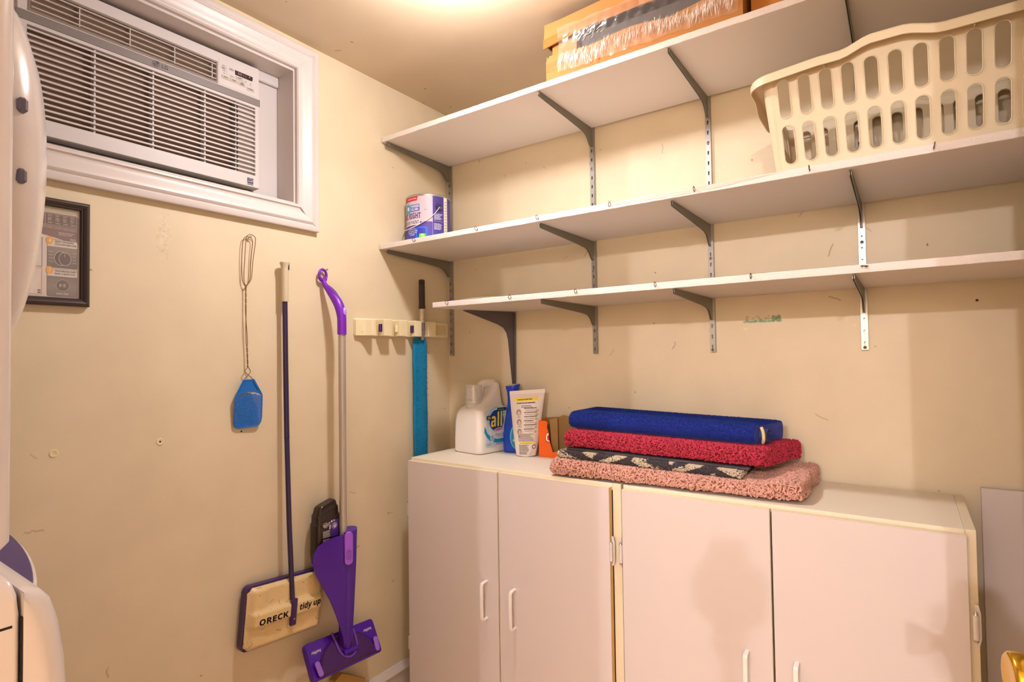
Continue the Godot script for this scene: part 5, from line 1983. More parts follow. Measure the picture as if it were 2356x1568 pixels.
func carton() -> void:
	var y0 := SHELF_TOP + 0.0182
	var x0 := 0.716
	var x1 := 1.285
	var zf := 0.352
	var zb := 0.05
	var t := thing("cardboard_box", "long flat cardboard box wrapped in crinkled clear film, on the topmost shelf", "box", Vector3((x0 + x1) * 0.5, y0, 0.2))
	# lower tray: front wall with a ragged upper edge, sides, back, floor
	var b := MB.new()
	var front := PackedVector2Array([Vector2(x0, 0), Vector2(x1, 0), Vector2(x1, 0.075)])
	var rng := RandomNumberGenerator.new()
	rng.seed = 9
	for i in 17:
		front.append(Vector2(lerpf(x1 - 0.01, x0 + 0.012, i / 16.0), 0.078 + 0.006 * sin(i * 0.9) + rng.randf_range(-0.0015, 0.0015)))
	front.append(Vector2(x0, 0.068))
	b.prism(front, Transform3D(Basis.IDENTITY, Vector3(0, y0, zf - 0.004)), 0.004, 0.0008)
	b.span(Vector3(x0 + 0.0002, y0, zb), Vector3(x0 + 0.004, y0 + 0.085, zf - 0.0045))
	b.span(Vector3(x1 - 0.004, y0, zb), Vector3(x1 - 0.0002, y0 + 0.085, zf - 0.0045))
	b.span(Vector3(x0 + 0.004, y0, zb), Vector3(x1 - 0.004, y0 + 0.085, zb + 0.004))
	b.span(Vector3(x0 + 0.004, y0, zb + 0.004), Vector3(x1 - 0.004, y0 + 0.003, zf - 0.0045))
	put("tray", b, M.card, t)
	# inner carton standing up behind the gap, dark packing seen through it
	b = MB.new()
	b.span(Vector3(x0 + 0.016, y0 + 0.004, zf - 0.03), Vector3(x0 + 0.1, y0 + 0.124, zf - 0.012), 0.001)
	put("inner_flap", b, M.card, t)
	b = MB.new()
	b.span(Vector3(x0 + 0.012, y0 + 0.004, zb + 0.012), Vector3(x1 - 0.012, y0 + 0.128, zf - 0.034), 0.004)
	var dk := mat("packing_grey", 84, 76, 70, 0.4)
	put("packing", b, dk, t)
	# lid: overhanging, its front lip sagging at the left
	b = MB.new()
	var lip := PackedVector2Array([Vector2(x0 - 0.006, 0.1085), Vector2(x0 + 0.12, 0.126), Vector2(x0 + 0.3, 0.1305), Vector2(x1 + 0.004, 0.121), Vector2(x1 + 0.004, 0.184), Vector2(x0 + 0.2, 0.189), Vector2(x0 - 0.002, 0.1785)])
	b.prism(lip, Transform3D(Basis.IDENTITY, Vector3(0, y0, zf - 0.001)), 0.0045, 0.001)
	b.span(Vector3(x0 - 0.004, y0 + 0.12, zb - 0.002), Vector3(x0 - 0.0002, y0 + 0.178, zf - 0.0015))
	b.span(Vector3(x1 + 0.0002, y0 + 0.122, zb - 0.002), Vector3(x1 + 0.004, y0 + 0.183, zf - 0.0015))
	b.span(Vector3(x0 - 0.004, y0 + 0.1785, zb - 0.002), Vector3(x1 + 0.004, y0 + 0.182, zf + 0.0015))
	put("lid", b, M.card, t)
	# strips of parcel tape
	b = MB.new()
	b.prism(PackedVector2Array([Vector2(x0 - 0.006, 0.11), Vector2(x0 + 0.12, 0.1275), Vector2(x0 + 0.3, 0.132), Vector2(x0 + 0.3, 0.152), Vector2(x0 + 0.12, 0.149), Vector2(x0 - 0.006, 0.1365)]), Transform3D(Basis.IDENTITY, Vector3(0, y0, zf + 0.0036)), 0.0003)
	put("tape", b, M.card_tape, t)
	b = MB.new()
	b.prism(PackedVector2Array([Vector2(x0 + 0.0005, 0.034), Vector2(x0 + 0.04, 0.036), Vector2(x0 + 0.04, 0.062), Vector2(x0 + 0.0005, 0.06)]), Transform3D(Basis.IDENTITY, Vector3(0, y0, zf + 0.0001)), 0.0003)
	put("tape", b, M.card_tape, t)
	b = MB.new()
	b.prism(PackedVector2Array([Vector2(x0 + 0.18, 0.05), Vector2(x0 + 0.31, 0.056), Vector2(x0 + 0.31, 0.074), Vector2(x0 + 0.18, 0.07)]), Transform3D(Basis.IDENTITY, Vector3(0, y0, zf + 0.0001)), 0.0003)
	put("tape", b, M.card_tape, t)
	# stretch film across the gap: a rippled clear sheet, with tight bright creases below it
	b = MB.new()
	var rings := []
	for j in 16:
		var v := j / 15.0
		var r := PackedVector3Array()
		for i in 70:
			var u := i / 69.0
			var x := lerpf(x0 + 0.045, x1 - 0.01, u)
			var y := y0 + lerpf(0.02, 0.155, v) + 0.002 * sin(u * 31.0)
			r.append(Vector3(x, y, zf + 0.0062 + 0.0016 * sin(u * 90.0 + 3.0 * sin(v * 5.0)) * (1.0 - v * 0.4) - 0.008 * sin(PI * clampf((v - 0.35) * 2.2, 0, 1)) + 0.0012 * sin(v * 40.0 + u * 55.0)))
		rings.append(r)
	b.loft(rings, false, false, false, -2.0)
	put("stretch_film", b, M.film, t)
	b = MB.new()
	for i in 560:
		var u := rng.randf()
		var x := lerpf(x0 + 0.05, x1 - 0.012, u)
		var top := 0.083 - 0.012 * sin(u * 3.0) + rng.randf_range(-0.018, 0.008)
		if u > 0.62:
			top -= 0.008
		if u < 0.28:
			top -= 0.012
		var ln := rng.randf_range(0.006, 0.034) * (1.25 if u < 0.3 else 1.0)
		var lean := rng.randf_range(-0.35, 0.12)
		var w := rng.randf_range(0.00025, 0.0008)
		var z := zf + 0.0085
		var p0 := Vector3(x, y0 + top, z)
		var p1 := Vector3(x + lean * ln, y0 + maxf(top - ln, 0.012), z + 0.0004)
		var pm := (p0 + p1) * 0.5 + Vector3(rng.randf_range(-0.001, 0.001), 0, 0.0012)
		b.tube(PackedVector3Array([p0, pm, p1]), [w * 0.3, w, w * 0.3], 4)
	for i in 40:
		# loose folds over the gap at the left
		var x := x0 + rng.randf_range(0.09, 0.2)
		var y := y0 + rng.randf_range(0.088, 0.128)
		var a := rng.randf_range(0.2, 1.1)
		var ln := rng.randf_range(0.01, 0.035)
		b.tube(PackedVector3Array([Vector3(x, y, zf + 0.001), Vector3(x + cos(a) * ln, y + sin(a) * ln, zf + 0.002)]), [0.0008, 0.0003], 4)
	var cr := put("film_creases", b, M.film_crease, t)
	cr.set_meta("kind", "stuff")
	# plain second carton end behind it, at the right
	b = MB.new()
	b.span(Vector3(1.296, y0, 0.06), Vector3(1.372, y0 + 0.12, 0.318), 0.002)
	var c2 := single("small_carton", b, mat("carton_dark", 196, 126, 52, 0.75), "plain dark cardboard carton behind the right end of the film-wrapped box", "box")


func laundry_basket() -> void:
	var yb := SHELF_MID + 0.0185
	var t := thing("laundry_basket", "beige plastic laundry basket with slotted sides, standing on the middle shelf", "laundry basket", Vector3(1.655, yb, 0.21))
	var H := 0.222
	# bottom and top outlines
	var bx0 := 1.352
	var bx1 := 1.916
	var bz0 := 0.062
	var bz1 := 0.362
	var tx0 := 1.33
	var tx1 := 1.9305
	var tz0 := 0.03
	var tz1 := 0.408
	var rb := 0.014
	var rt := 0.024
	var rim := func(x: float) -> float:
		var s := clampf((x - 1.49) / 0.06, 0.0, 1.0)
		var e := clampf((1.67 - x) / 0.07, 0.0, 1.0)
		s = s * s * (3.0 - 2.0 * s)
		e = e * e * (3.0 - 2.0 * e)
		return 0.017 * s * e - 0.010 * clampf((1.45 - x) / 0.12, 0.0, 1.0)
	var base := func(x: float, z: float, v: float) -> Vector3:
		return Vector3(x, yb + v * H + smoothstep(0.92, 1.0, v) * rim.call(x), z)
	# straight front and back walls, then ends; u along, v up
	var bm: StandardMaterial3D = M.basket_plastic
	bm.subsurf_scatter_enabled = true
	bm.subsurf_scatter_strength = 0.1
	for side in 4:
		var b := MB.new()
		var B0: Vector3
		var B1: Vector3
		var T0: Vector3
		var T1: Vector3
		match side:
			0:
				B0 = Vector3(bx0 + rb, 0, bz1); B1 = Vector3(bx1 - rb, 0, bz1); T0 = Vector3(tx0 + rt, 0, tz1); T1 = Vector3(tx1 - rt, 0, tz1)
			1:
				B0 = Vector3(bx1 - rb, 0, bz0); B1 = Vector3(bx0 + rb, 0, bz0); T0 = Vector3(tx1 - rt, 0, tz0); T1 = Vector3(tx0 + rt, 0, tz0)
			2:
				B0 = Vector3(bx0, 0, bz0 + rb); B1 = Vector3(bx0, 0, bz1 - rb); T0 = Vector3(tx0, 0, tz0 + rt); T1 = Vector3(tx0, 0, tz1 - rt)
			3:
				B0 = Vector3(bx1, 0, bz1 - rb); B1 = Vector3(bx1, 0, bz0 + rb); T0 = Vector3(tx1, 0, tz1 - rt); T1 = Vector3(tx1, 0, tz0 + rt)
		var nrm := (B1 - B0).normalized().cross(Vector3.UP)
		nrm = -(Vector3.UP.cross((B1 - B0).normalized())) if false else (B1 - B0).normalized().cross(Vector3.UP)
		var at := func(u: float, v: float, d: float) -> Vector3:
			var lo := B0.lerp(B1, u)
			var hi := T0.lerp(T1, u)
			var q := lo.lerp(hi, v)
			return base.call(q.x, q.z, v) + nrm * (d + 0.0011)
		var cols := 13 if side < 2 else 7
		var vs := [0.0, 0.50, 0.97]
		for row in 2:
			for i in cols:
				var lo := Vector2(float(i) / cols, vs[row])
				var hi := Vector2(float(i + 1) / cols, vs[row + 1])
				var cw := (hi.x - lo.x)
				var hole := PackedVector2Array()
				var x0 := lo.x + cw * 0.2
				var x1 := hi.x - cw * 0.2
				var y0 := [0.075, 0.53][row] as float
				var y1 := [0.462, 0.915][row] as float
				if side >= 2 and row == 1:
					if i == 1 or i == 4:
						pass
				# slot with round ends
				var rr := (x1 - x0) * 0.5
				var ry := 0.052
				for k in 9:
					var a := PI * k / 8.0
					hole.append(Vector2((x0 + x1) * 0.5 + rr * cos(a), y1 - ry + ry * sin(a)))
				for k in 9:
					var a := PI + PI * k / 8.0
					hole.append(Vector2((x0 + x1) * 0.5 + rr * cos(a), y0 + ry + ry * sin(a)))
				b.cell(at, lo, hi, hole, 0.0024)
				# thickened lip round the slot
				var lipp := PackedVector3Array()
				for q in hole:
					lipp.append(at.call(q.x, q.y, 0.0002))
				b.tube(lipp, 0.0013, 5, true)
		# plain band under the rim
		var r2 := []
		for v in [0.97, 1.0]:
			var o := PackedVector3Array()
			for k in 41:
				o.append(at.call(k / 40.0, v, 0.0))
			r2.append(o)
		for v in [1.0, 0.97]:
			var o := PackedVector3Array()
			for k in 41:
				o.append(at.call(k / 40.0, v, -0.0024))
			r2.append(o)
		b.loft(r2, false, false, false)
		put("slotted_wall", b, bm, t)
	# rounded corners
	for cnr in 4:
		var b := MB.new()
		var sx := 1.0 if cnr == 1 or cnr == 2 else -1.0
		var sz := 1.0 if cnr < 2 else -1.0
		var rings := []
		for lay in [0, 1]:
			for vi in 7:
				var v := vi / 6.0 if lay == 0 else 1.0 - vi / 6.0
				var cb := Vector2(bx1 - rb if sx > 0 else bx0 + rb, bz1 - rb if sz > 0 else bz0 + rb)
				var ct := Vector2(tx1 - rt if sx > 0 else tx0 + rt, tz1 - rt if sz > 0 else tz0 + rt)
				var c := cb.lerp(ct, v)
				var r := lerpf(rb, rt, v) + (0.0011 if lay == 0 else -0.0013)
				var o := PackedVector3Array()
				for k in 11:
					var a := PI * 0.5 * k / 10.0
					var x := c.x + sx * r * sin(a)
					o.append(base.call(x, c.y + sz * r * cos(a), v))
				rings.append(o)
		b.loft(rings, false, false, false)
		put("corner", b, bm, t)
	# rolled rim, deeper at the two end grips
	var rimp := []
	var outl := PackedVector2Array()
	for q in 4:
		var sx := 1.0 if q == 0 or q == 3 else -1.0
		var sz := 1.0 if q < 2 else -1.0
		var c := Vector2(tx1 - rt if sx > 0 else tx0 + rt, tz1 - rt if sz > 0 else tz0 + rt)
		for k in 11:
			var a := PI * 0.5 * (q + k / 10.0)
			outl.append(c + Vector2(cos(a), sin(a)) * rt)
		# points along the straight to the next corner
		var nq := (q + 1) % 4
		var nsx := 1.0 if nq == 0 or nq == 3 else -1.0
		var nsz := 1.0 if nq < 2 else -1.0
		var nc := Vector2(tx1 - rt if nsx > 0 else tx0 + rt, tz1 - rt if nsz > 0 else tz0 + rt)
		var a1 := PI * 0.5 * (q + 1)
		var s0 := c + Vector2(cos(a1), sin(a1)) * rt
		var s1 := nc + Vector2(cos(a1), sin(a1)) * rt
		for k in range(1, 40):
			outl.append(s0.lerp(s1, k / 40.0))
	var n := outl.size()
	for i in n:
		var tg := (outl[(i + 1) % n] - outl[(i - 1 + n) % n]).normalized()
		var o := Vector2(tg.y, -tg.x)
		var p := outl[i]
		var endk := 1.0 - smoothstep(0.05, 0.13, absf(p.y - 0.22)) if absf(o.x) > 0.9 else 0.0
		var top: Vector3 = base.call(p.x, p.y, 1.0)
		var dn := 0.0215 + 0.012 * endk
		var ov := Vector3(o.x, 0, o.y)
		var prof := PackedVector3Array()
		for e in [Vector2(-0.0014, -0.004), Vector2(-0.0014, 0.001), Vector2(0.002, 0.0032), Vector2(0.0155, 0.0022), Vector2(0.0228, -0.0015), Vector2(0.025, -0.006), Vector2(0.0255 + 0.006 * endk, -dn), Vector2(0.0233 + 0.006 * endk, -dn - 0.0004), Vector2(0.0222, -0.007), Vector2(0.016, -0.0005), Vector2(0.003, 0.0002), Vector2(0.0012, -0.004)]:
			prof.append(top + ov * e.x + Vector3(0, e.y, 0))
		rimp.append(prof)
	rimp.append(rimp[0])
	var b := MB.new()
	b.loft(rimp, true, false, false, 0.55)
	put("rim", b, bm, t)
	# gussets under the rim and the floor with its slots
	b = MB.new()
	for x in [1.462, 1.715]:
		var top: Vector3 = base.call(x, tz1, 1.0)
		b.box(top + Vector3(0, -0.0125, 0.0095), Vector3(0.0018, 0.022, 0.0165), 0.0003)
	put("rib", b, bm, t)
	b = MB.new()
	var fx := Transform3D(Basis(Vector3(1, 0, 0), Vector3(0, 0, -1), Vector3(0, 1, 0)), Vector3(0, yb, 0))
	var slots := []
	for i in 11:
		for j in 2:
			slots.append(Rect2(1.40 + i * 0.0465, -0.33 + j * 0.13, 0.022, 0.105))
	b.sheet(fx, Rect2(bx0 + 0.006, -bz1 + 0.006, bx1 - bx0 - 0.012, bz1 - bz0 - 0.012), slots, 0.0024)
	put("bottom", b, bm, t)

func cabinet_goods() -> void:
	detergent_jug()
	blue_bottle()
	pouch()
	torn_box()


func detergent_jug() -> void:
	var at := Vector3(0.252, CAB_TOP, 0.0985)
	var t := thing("detergent_jug", "big white laundry detergent jug with a clear measuring cap, on the left cabinet", "detergent jug", at)
	var xa := Vector3(0.99, 0, 0.14).normalized()
	var xf := Transform3D(Basis(xa, Vector3.UP, xa.cross(Vector3.UP)), at)
	var b := MB.new()
	var rings := []
	# height, half width, back end, front end, corner radius
	for q in [[0.0, 0.066, -0.078, 0.078, 0.02], [0.002, 0.071, -0.083, 0.083, 0.022], [0.008, 0.0745, -0.086, 0.086, 0.022], [0.05, 0.0745, -0.086, 0.086, 0.022], [0.11, 0.0725, -0.085, 0.084, 0.022], [0.14, 0.0705, -0.084, 0.081, 0.024], [0.155, 0.067, -0.083, 0.077, 0.028], [0.165, 0.060, -0.082, 0.071, 0.032], [0.172, 0.051, -0.081, 0.063, 0.034], [0.182, 0.046, -0.08, 0.05, 0.03], [0.195, 0.042, -0.079, 0.02, 0.028], [0.21, 0.038, -0.078, -0.005, 0.024], [0.225, 0.034, -0.0775, -0.025, 0.02], [0.24, 0.03, -0.077, -0.04, 0.0165], [0.252, 0.026, -0.0765, -0.048, 0.0135], [0.258, 0.019, -0.072, -0.052, 0.0095]]:
		var r := PackedVector3Array()
		for s in round_poly(-q[1], q[2], 2 * q[1], q[3] - q[2], q[4], 6):
			r.append(xf * Vector3(s.x, q[0], s.y))
		rings.append(r)
	b.loft(rings, true, true, true, 0.4)
	# handle: from the shoulder behind the cap, up, and back into the raised rear
	b.tube(curve([xf * Vector3(0, 0.165, 0.008), xf * Vector3(0, 0.2, 0.0135), xf * Vector3(0, 0.235, 0.012), xf * Vector3(0, 0.252, 0.0), xf * Vector3(0, 0.2575, -0.018), xf * Vector3(0, 0.258, -0.045), xf * Vector3(0, 0.255, -0.062)], 5), 0.0145, 16)
	var jm := mat("jug_white", 240, 234, 228, 0.3)
	put("body", b, jm, t)
	b = MB.new()
	b.lathe(PackedVector2Array([Vector2(0.031, 0.166), Vector2(0.031, 0.18), Vector2(0.0295, 0.182), Vector2(0.0295, 0.187), Vector2(0.0305, 0.188), Vector2(0.0305, 0.193), Vector2(0.028, 0.196), Vector2(0.0, 0.196)]), xf * Transform3D(Basis.IDENTITY, Vector3(0, 0, 0.042)), 36)
	put("collar", b, M.white_plastic, t)
	b = MB.new()
	b.lathe(PackedVector2Array([Vector2(0.0335, 0.183), Vector2(0.0315, 0.25), Vector2(0.0300, 0.254), Vector2(0.0, 0.255), Vector2(0, 0.253), Vector2(0.0285, 0.2525), Vector2(0.0305, 0.249), Vector2(0.0325, 0.183)]), xf * Transform3D(Basis.IDENTITY, Vector3(0, 0, 0.042)), 36)
	put("measuring_cap", b, M.clear_plastic, t)
	b = MB.new()
	b.tube(curve([xf * Vector3(0.006, 0.195, 0.042), xf * Vector3(0.006, 0.21, 0.042), xf * Vector3(0.004, 0.224, 0.042), xf * Vector3(-0.005, 0.232, 0.045), xf * Vector3(-0.014, 0.228, 0.049)], 4), [0.016, 0.016, 0.016, 0.0158, 0.0155, 0.015, 0.0147, 0.0143, 0.0138, 0.0133, 0.0128, 0.0124, 0.012, 0.0115, 0.011, 0.0105, 0.01], 14)
	put("pouring_spout", b, M.white_plastic, t)
	b = MB.new()
	b.lathe(PackedVector2Array([Vector2(0.017, 0.25), Vector2(0.017, 0.262), Vector2(0.0155, 0.264), Vector2(0, 0.264)]), xf * Transform3D(Basis.IDENTITY, Vector3(0, 0, -0.062)), 24)
	put("vent_cap", b, M.white_plastic, t)
	var pr := Printer.new()
	pr.owner = self
	pr.xf = xf * Transform3D(Basis(Vector3(0, 0, -1), Vector3.UP, Vector3(1, 0, 0)).rotated(Vector3(0, 0, 1), 0.014), Vector3(0.0754, 0, 0))
	# sky coloured label, its left edge curved
	var lab := PackedVector2Array()
	for k in 13:
		var y := lerpf(0.028, 0.15, k / 12.0)
		lab.append(Vector2(-0.058 + 0.010 * sin(PI * k / 12.0), y))
	lab.append_array(PackedVector2Array([Vector2(-0.03, 0.163), Vector2(0.0, 0.168), Vector2(0.06, 0.17), Vector2(0.06, 0.028)]))
	pr.poly(lab, Color8(196, 212, 226), 0.5)
	pr.poly(PackedVector2Array([Vector2(-0.035, 0.075), Vector2(-0.02, 0.05), Vector2(0.06, 0.045), Vector2(0.06, 0.14), Vector2(-0.02, 0.15), Vector2(-0.04, 0.12)]), Color8(222, 228, 236), 1.0)
	# teal swoosh
	pr.poly(PackedVector2Array([Vector2(-0.058, 0.103), Vector2(-0.045, 0.075), Vector2(-0.025, 0.058), Vector2(0.005, 0.05), Vector2(0.06, 0.05), Vector2(0.06, 0.036), Vector2(0.0, 0.037), Vector2(-0.03, 0.044), Vector2(-0.05, 0.062), Vector2(-0.061, 0.08)]), Color8(24, 150, 206), 2)
	pr.ellipse(0.004, 0.123, 0.045, 0.047, Color8(150, 196, 226), 2)
	pr.ellipse(0.004, 0.119, 0.041, 0.043, Color8(226, 232, 240), 3)
	pr.ellipse(0.004, 0.119, 0.038, 0.04, Color8(18, 64, 150), 4)
	pr.text("all", 0.003, 0.0945, 0.054, Color8(20, 24, 50), 5, 1.0, "bold", false, 0.06, 0.0, 0.064)
	pr.text("all", 0.0025, 0.0965, 0.051, Color8(244, 216, 56), 6, 1.0, "bold", false, 0.06, 0.0, 0.059)
	pr.ellipse(0.012, 0.0855, 0.026, 0.0065, Color8(206, 150, 196), 7, 0.12)
	pr.text("mighty", 0.012, 0.0835, 0.005, Color8(60, 40, 110), 8, 1.0, "bold", false, 0.2, 0.12)
	pr.text("free.clear", 0.026, 0.0615, 0.0115, Color8(70, 76, 120), 7, 0.8, "thin", false, 0.0, 0.05, 0.058)
	pr.lines(0.004, 0.057, 0.04, 1, 0.003, Color8(110, 116, 150), 3, 7)
	pr.round_rect(-0.048, 0.123, 0.028, 0.0165, 0.005, Color8(34, 32, 40), 5)
	pr.text("99%", -0.034, 0.1265, 0.0062, Color8(226, 206, 140), 6, 1.0)
	pr.lines(-0.043, 0.1345, 0.018, 1, 0.003, Color8(220, 210, 190), 8, 6)
	pr.round_rect(0.008, 0.153, 0.05, 0.0125, 0.004, Color8(30, 62, 66), 5)
	pr.lines(0.014, 0.158, 0.036, 1, 0.004, Color8(170, 196, 196), 8, 6)
	pr.ellipse(-0.021, 0.0545, 0.010, 0.0145, Color8(214, 226, 238), 6)
	for k in 5:
		pr.rect(-0.027, 0.0455 + k * 0.0042, 0.0125, 0.0017, Color8(30, 110, 180), 7)
	pr.lines(-0.05, 0.036, 0.026, 3, 0.0036, Color8(80, 160, 206), 9, 5)
	pr.lines(0.0, 0.036, 0.034, 3, 0.0032, Color8(150, 130, 120), 11, 5)
	pr.text("94 FL OZ (2.8 L)", -0.025, 0.0215, 0.0042, Color8(120, 112, 116), 1, 1.0, "thin", false, 0.0, 0.0, 0.05)
	put("label", pr.mb, M.print, t)


func blue_bottle() -> void:
	var at := Vector3(0.3755, CAB_TOP, 0.066)
	var t := thing("blue_bottle", "slim waisted blue cleaner bottle standing between the detergent jug and the white pouch", "bottle", at)
	var xf := Transform3D(Basis(Vector3.UP, 0.45), at)
	var b := MB.new()
	var rings := []
	for q in [[0.0, 0.034, 0.02], [0.004, 0.0375, 0.0235], [0.02, 0.0385, 0.0245], [0.06, 0.0385, 0.0245], [0.10, 0.0345, 0.023], [0.14, 0.0275, 0.021], [0.165, 0.0225, 0.0195], [0.19, 0.0205, 0.0185], [0.205, 0.0205, 0.0185]]:
		var r := PackedVector3Array()
		for i in 40:
			var a := TAU * i / 40.0
			r.append(xf * Vector3(q[1] * signf(cos(a)) * pow(absf(cos(a)), 0.85), q[0], q[2] * signf(sin(a)) * pow(absf(sin(a)), 0.85)))
		rings.append(r)
	b.loft(rings, true, true, true, 0.3)
	put("body", b, M.bottle_blue, t)
	b = MB.new()
	rings = []
	for q in [[0.2052, 0.021, 0.019], [0.225, 0.0225, 0.0198], [0.238, 0.026, 0.0205], [0.249, 0.0275, 0.021], [0.2512, 0.027, 0.0205], [0.2515, 0.025, 0.019]]:
		var r := PackedVector3Array()
		for i in 40:
			var a := TAU * i / 40.0
			r.append(xf * Vector3(q[1] * cos(a), q[0] + (0.004 * cos(a + 0.4) if q[0] > 0.23 else 0.0), q[2] * sin(a)))
		rings.append(r)
	b.loft(rings, true, true, false, 0.6)
	put("cap", b, mat("cap_blue", 16, 60, 196, 0.3), t)
	b = MB.new()
	var top := []
	for k in [1.0, 0.0]:
		var r := PackedVector3Array()
		for i in 40:
			var a := TAU * i / 40.0
			r.append(xf * Vector3(0.0262 * k * cos(a), 0.2518 + 0.004 * k * cos(a + 0.4), 0.02 * k * sin(a)))
		top.append(r)
	var r0 := PackedVector3Array()
	for v in top[0]:
		r0.append(v - Vector3(0, 0.001, 0))
	b.loft([r0, top[0], top[1]], true, false, false, 0.6)
	put("cap_top", b, M.grey_plastic if false else mat("cap_grey", 206, 196, 190, 0.35), t)
	var pr := Printer.new()
	pr.owner = self
	pr.xf = xf * Transform3D(Basis.IDENTITY, Vector3(0.012, 0.0, 0.0252))
	pr.ellipse(0.004, 0.06, 0.0255, 0.046, Color8(70, 190, 226), 1)
	pr.ellipse(0.006, 0.058, 0.0235, 0.043, Color8(20, 130, 160), 2)
	pr.ellipse(0.008, 0.078, 0.017, 0.022, Color8(186, 214, 232), 3)
	pr.ellipse(0.010, 0.079, 0.014, 0.018, Color8(70, 110, 150), 4)
	pr.text("POWER", 0.0075, 0.0415, 0.0095, Color8(236, 244, 246), 5, 1.0, "bold", false, 0.0, 0.05, 0.034)
	put("label", pr.mb, M.print, t)


func pouch() -> void:
	var at := Vector3(0.4615, CAB_TOP, 0.110)
	var t := thing("pouch", "white stand-up refill pouch with a yellow band and small print, next to the blue bottle", "pouch", at)
	var xf := Transform3D(Basis(Vector3.UP, 0.5) * Basis(Vector3(1, 0, 0), -0.03), at)
	var b := MB.new()
	var rings := []
	for k in 15:
		var v := k / 14.0
		var w := lerpf(0.0355, 0.064, pow(v, 0.8))
		var d := 0.022 * sqrt(maxf(0.0, 1.0 - v)) * (1.0 if v > 0.04 else 0.9) + 0.0007
		var r := PackedVector3Array()
		for i in 48:
			var a := TAU * i / 48.0
			var cx := signf(cos(a)) * pow(absf(cos(a)), 0.75)
			r.append(xf * Vector3(w * cx + 0.006 * v, 0.224 * v + 0.004 * v * cx + 0.0012 * (1 - v) * absf(cx) * 2.0, d * sin(a) * (1.0 + 0.05 * sin(cx * 9.0 + v * 6.0))))
		rings.append(r)
	b.loft(rings, true, true, true, 0.3)
	var pm := mat("pouch_white", 224, 212, 202, 0.35)
	put("body", b, pm, t)
	b = MB.new()
	rings = []
	for k in 2:
		var r := PackedVector3Array()
		for q in [[-0.058, 0.0012], [0.0705, 0.0012], [0.0705, -0.0012], [-0.058, -0.0012]]:
			r.append(xf * Vector3(q[0], 0.2215 + k * 0.014 + q[0] * 0.06, q[1]))
		rings.append(r)
	b.loft(rings)
	put("top_seal", b, pm, t)
	# print on the front, following its slant and taper
	var front := func(u: float, v: float, l: float) -> Vector3:
		var w := lerpf(0.0355, 0.064, pow(v, 0.8))
		var d := 0.022 * sqrt(maxf(0.0, 1.0 - v)) + 0.0007
		var a := acos(clampf(pow(absf(u), 1.0 / 0.75) * signf(u), -1, 1))
		return xf * Vector3(w * u + 0.006 * v, 0.224 * v + 0.004 * v * u, d * sin(a) * (1.0 + 0.05 * sin(u * 9.0 + v * 6.0)) + 0.0006 + l)
	var p := Printer.new()
	p.owner = self
	p.xf = Transform3D.IDENTITY
	p.fine = 0.1
	var dark := Color8(84, 66, 58)
	var yel := Color8(240, 214, 40)
	# drawn flat in (u, v) space with x = u, y = v, then carried onto the surface
	p.rect(-0.72, 0.875, 1.38, 0.062, yel, 1)
	p.lines(-0.56, 0.897, 1.1, 1, 0.04, dark, 1, 2)
	p.lines(-0.6, 0.838, 1.2, 1, 0.036, dark, 2, 1, 0.6)
	p.lines(-0.34, 0.80, 0.72, 2, 0.024, dark, 3, 1)
	for k in 3:
		p.ellipse(-0.5, 0.70 - k * 0.155, 0.16, 0.05, Color8(150, 128, 112), 1)
		p.ellipse(-0.48, 0.69 - k * 0.155, 0.1, 0.034, Color8(206, 190, 176), 2)
		p.lines(-0.6, 0.625 - k * 0.155, 0.22, 1, 0.02, dark, 40 + k, 1)
	for k in 6:
		p.lines(-0.16, 0.755 - k * 0.066, 0.86, 1, 0.026, dark, 10 + k, 1, 0.6)
		p.lines(-0.1, 0.727 - k * 0.066, 0.66, 1, 0.018, Color8(120, 104, 110), 20 + k, 1)
		p.ellipse(0.66, 0.72 - k * 0.066, 0.1, 0.022, Color8(180, 162, 146), 1)
	p.lines(-0.62, 0.345, 1.3, 6, 0.021, Color8(140, 120, 126), 30, 1, 0.55)
	p.rect(-0.62, 0.198, 1.25, 0.03, yel, 1)
	p.lines(-0.5, 0.207, 1.0, 1, 0.018, Color8(150, 120, 40), 32, 2)
	p.lines(-0.6, 0.175, 0.9, 5, 0.02, dark, 33, 1, 0.5)
	p.lines(-0.6, 0.072, 0.95, 3, 0.018, dark, 34, 1, 0.5)
	p.poly(PackedVector2Array([Vector2(0.25, 0.02), Vector2(0.45, 0.07), Vector2(0.72, 0.16), Vector2(0.9, 0.17), Vector2(0.9, 0.02)]), Color8(206, 180, 168), 2)
	p.ellipse(0.68, 0.155, 0.16, 0.034, Color8(96, 46, 50), 3)
	p.ellipse(0.68, 0.155, 0.1, 0.02, Color8(214, 196, 186), 4)
	for i in p.mb.p.size():
		var q := p.mb.p[i]
		p.mb.p[i] = front.call(q.x, q.y, q.z)
		p.mb.n[i] = xf.basis.z.normalized()
	put("print", p.mb, M.print, t)


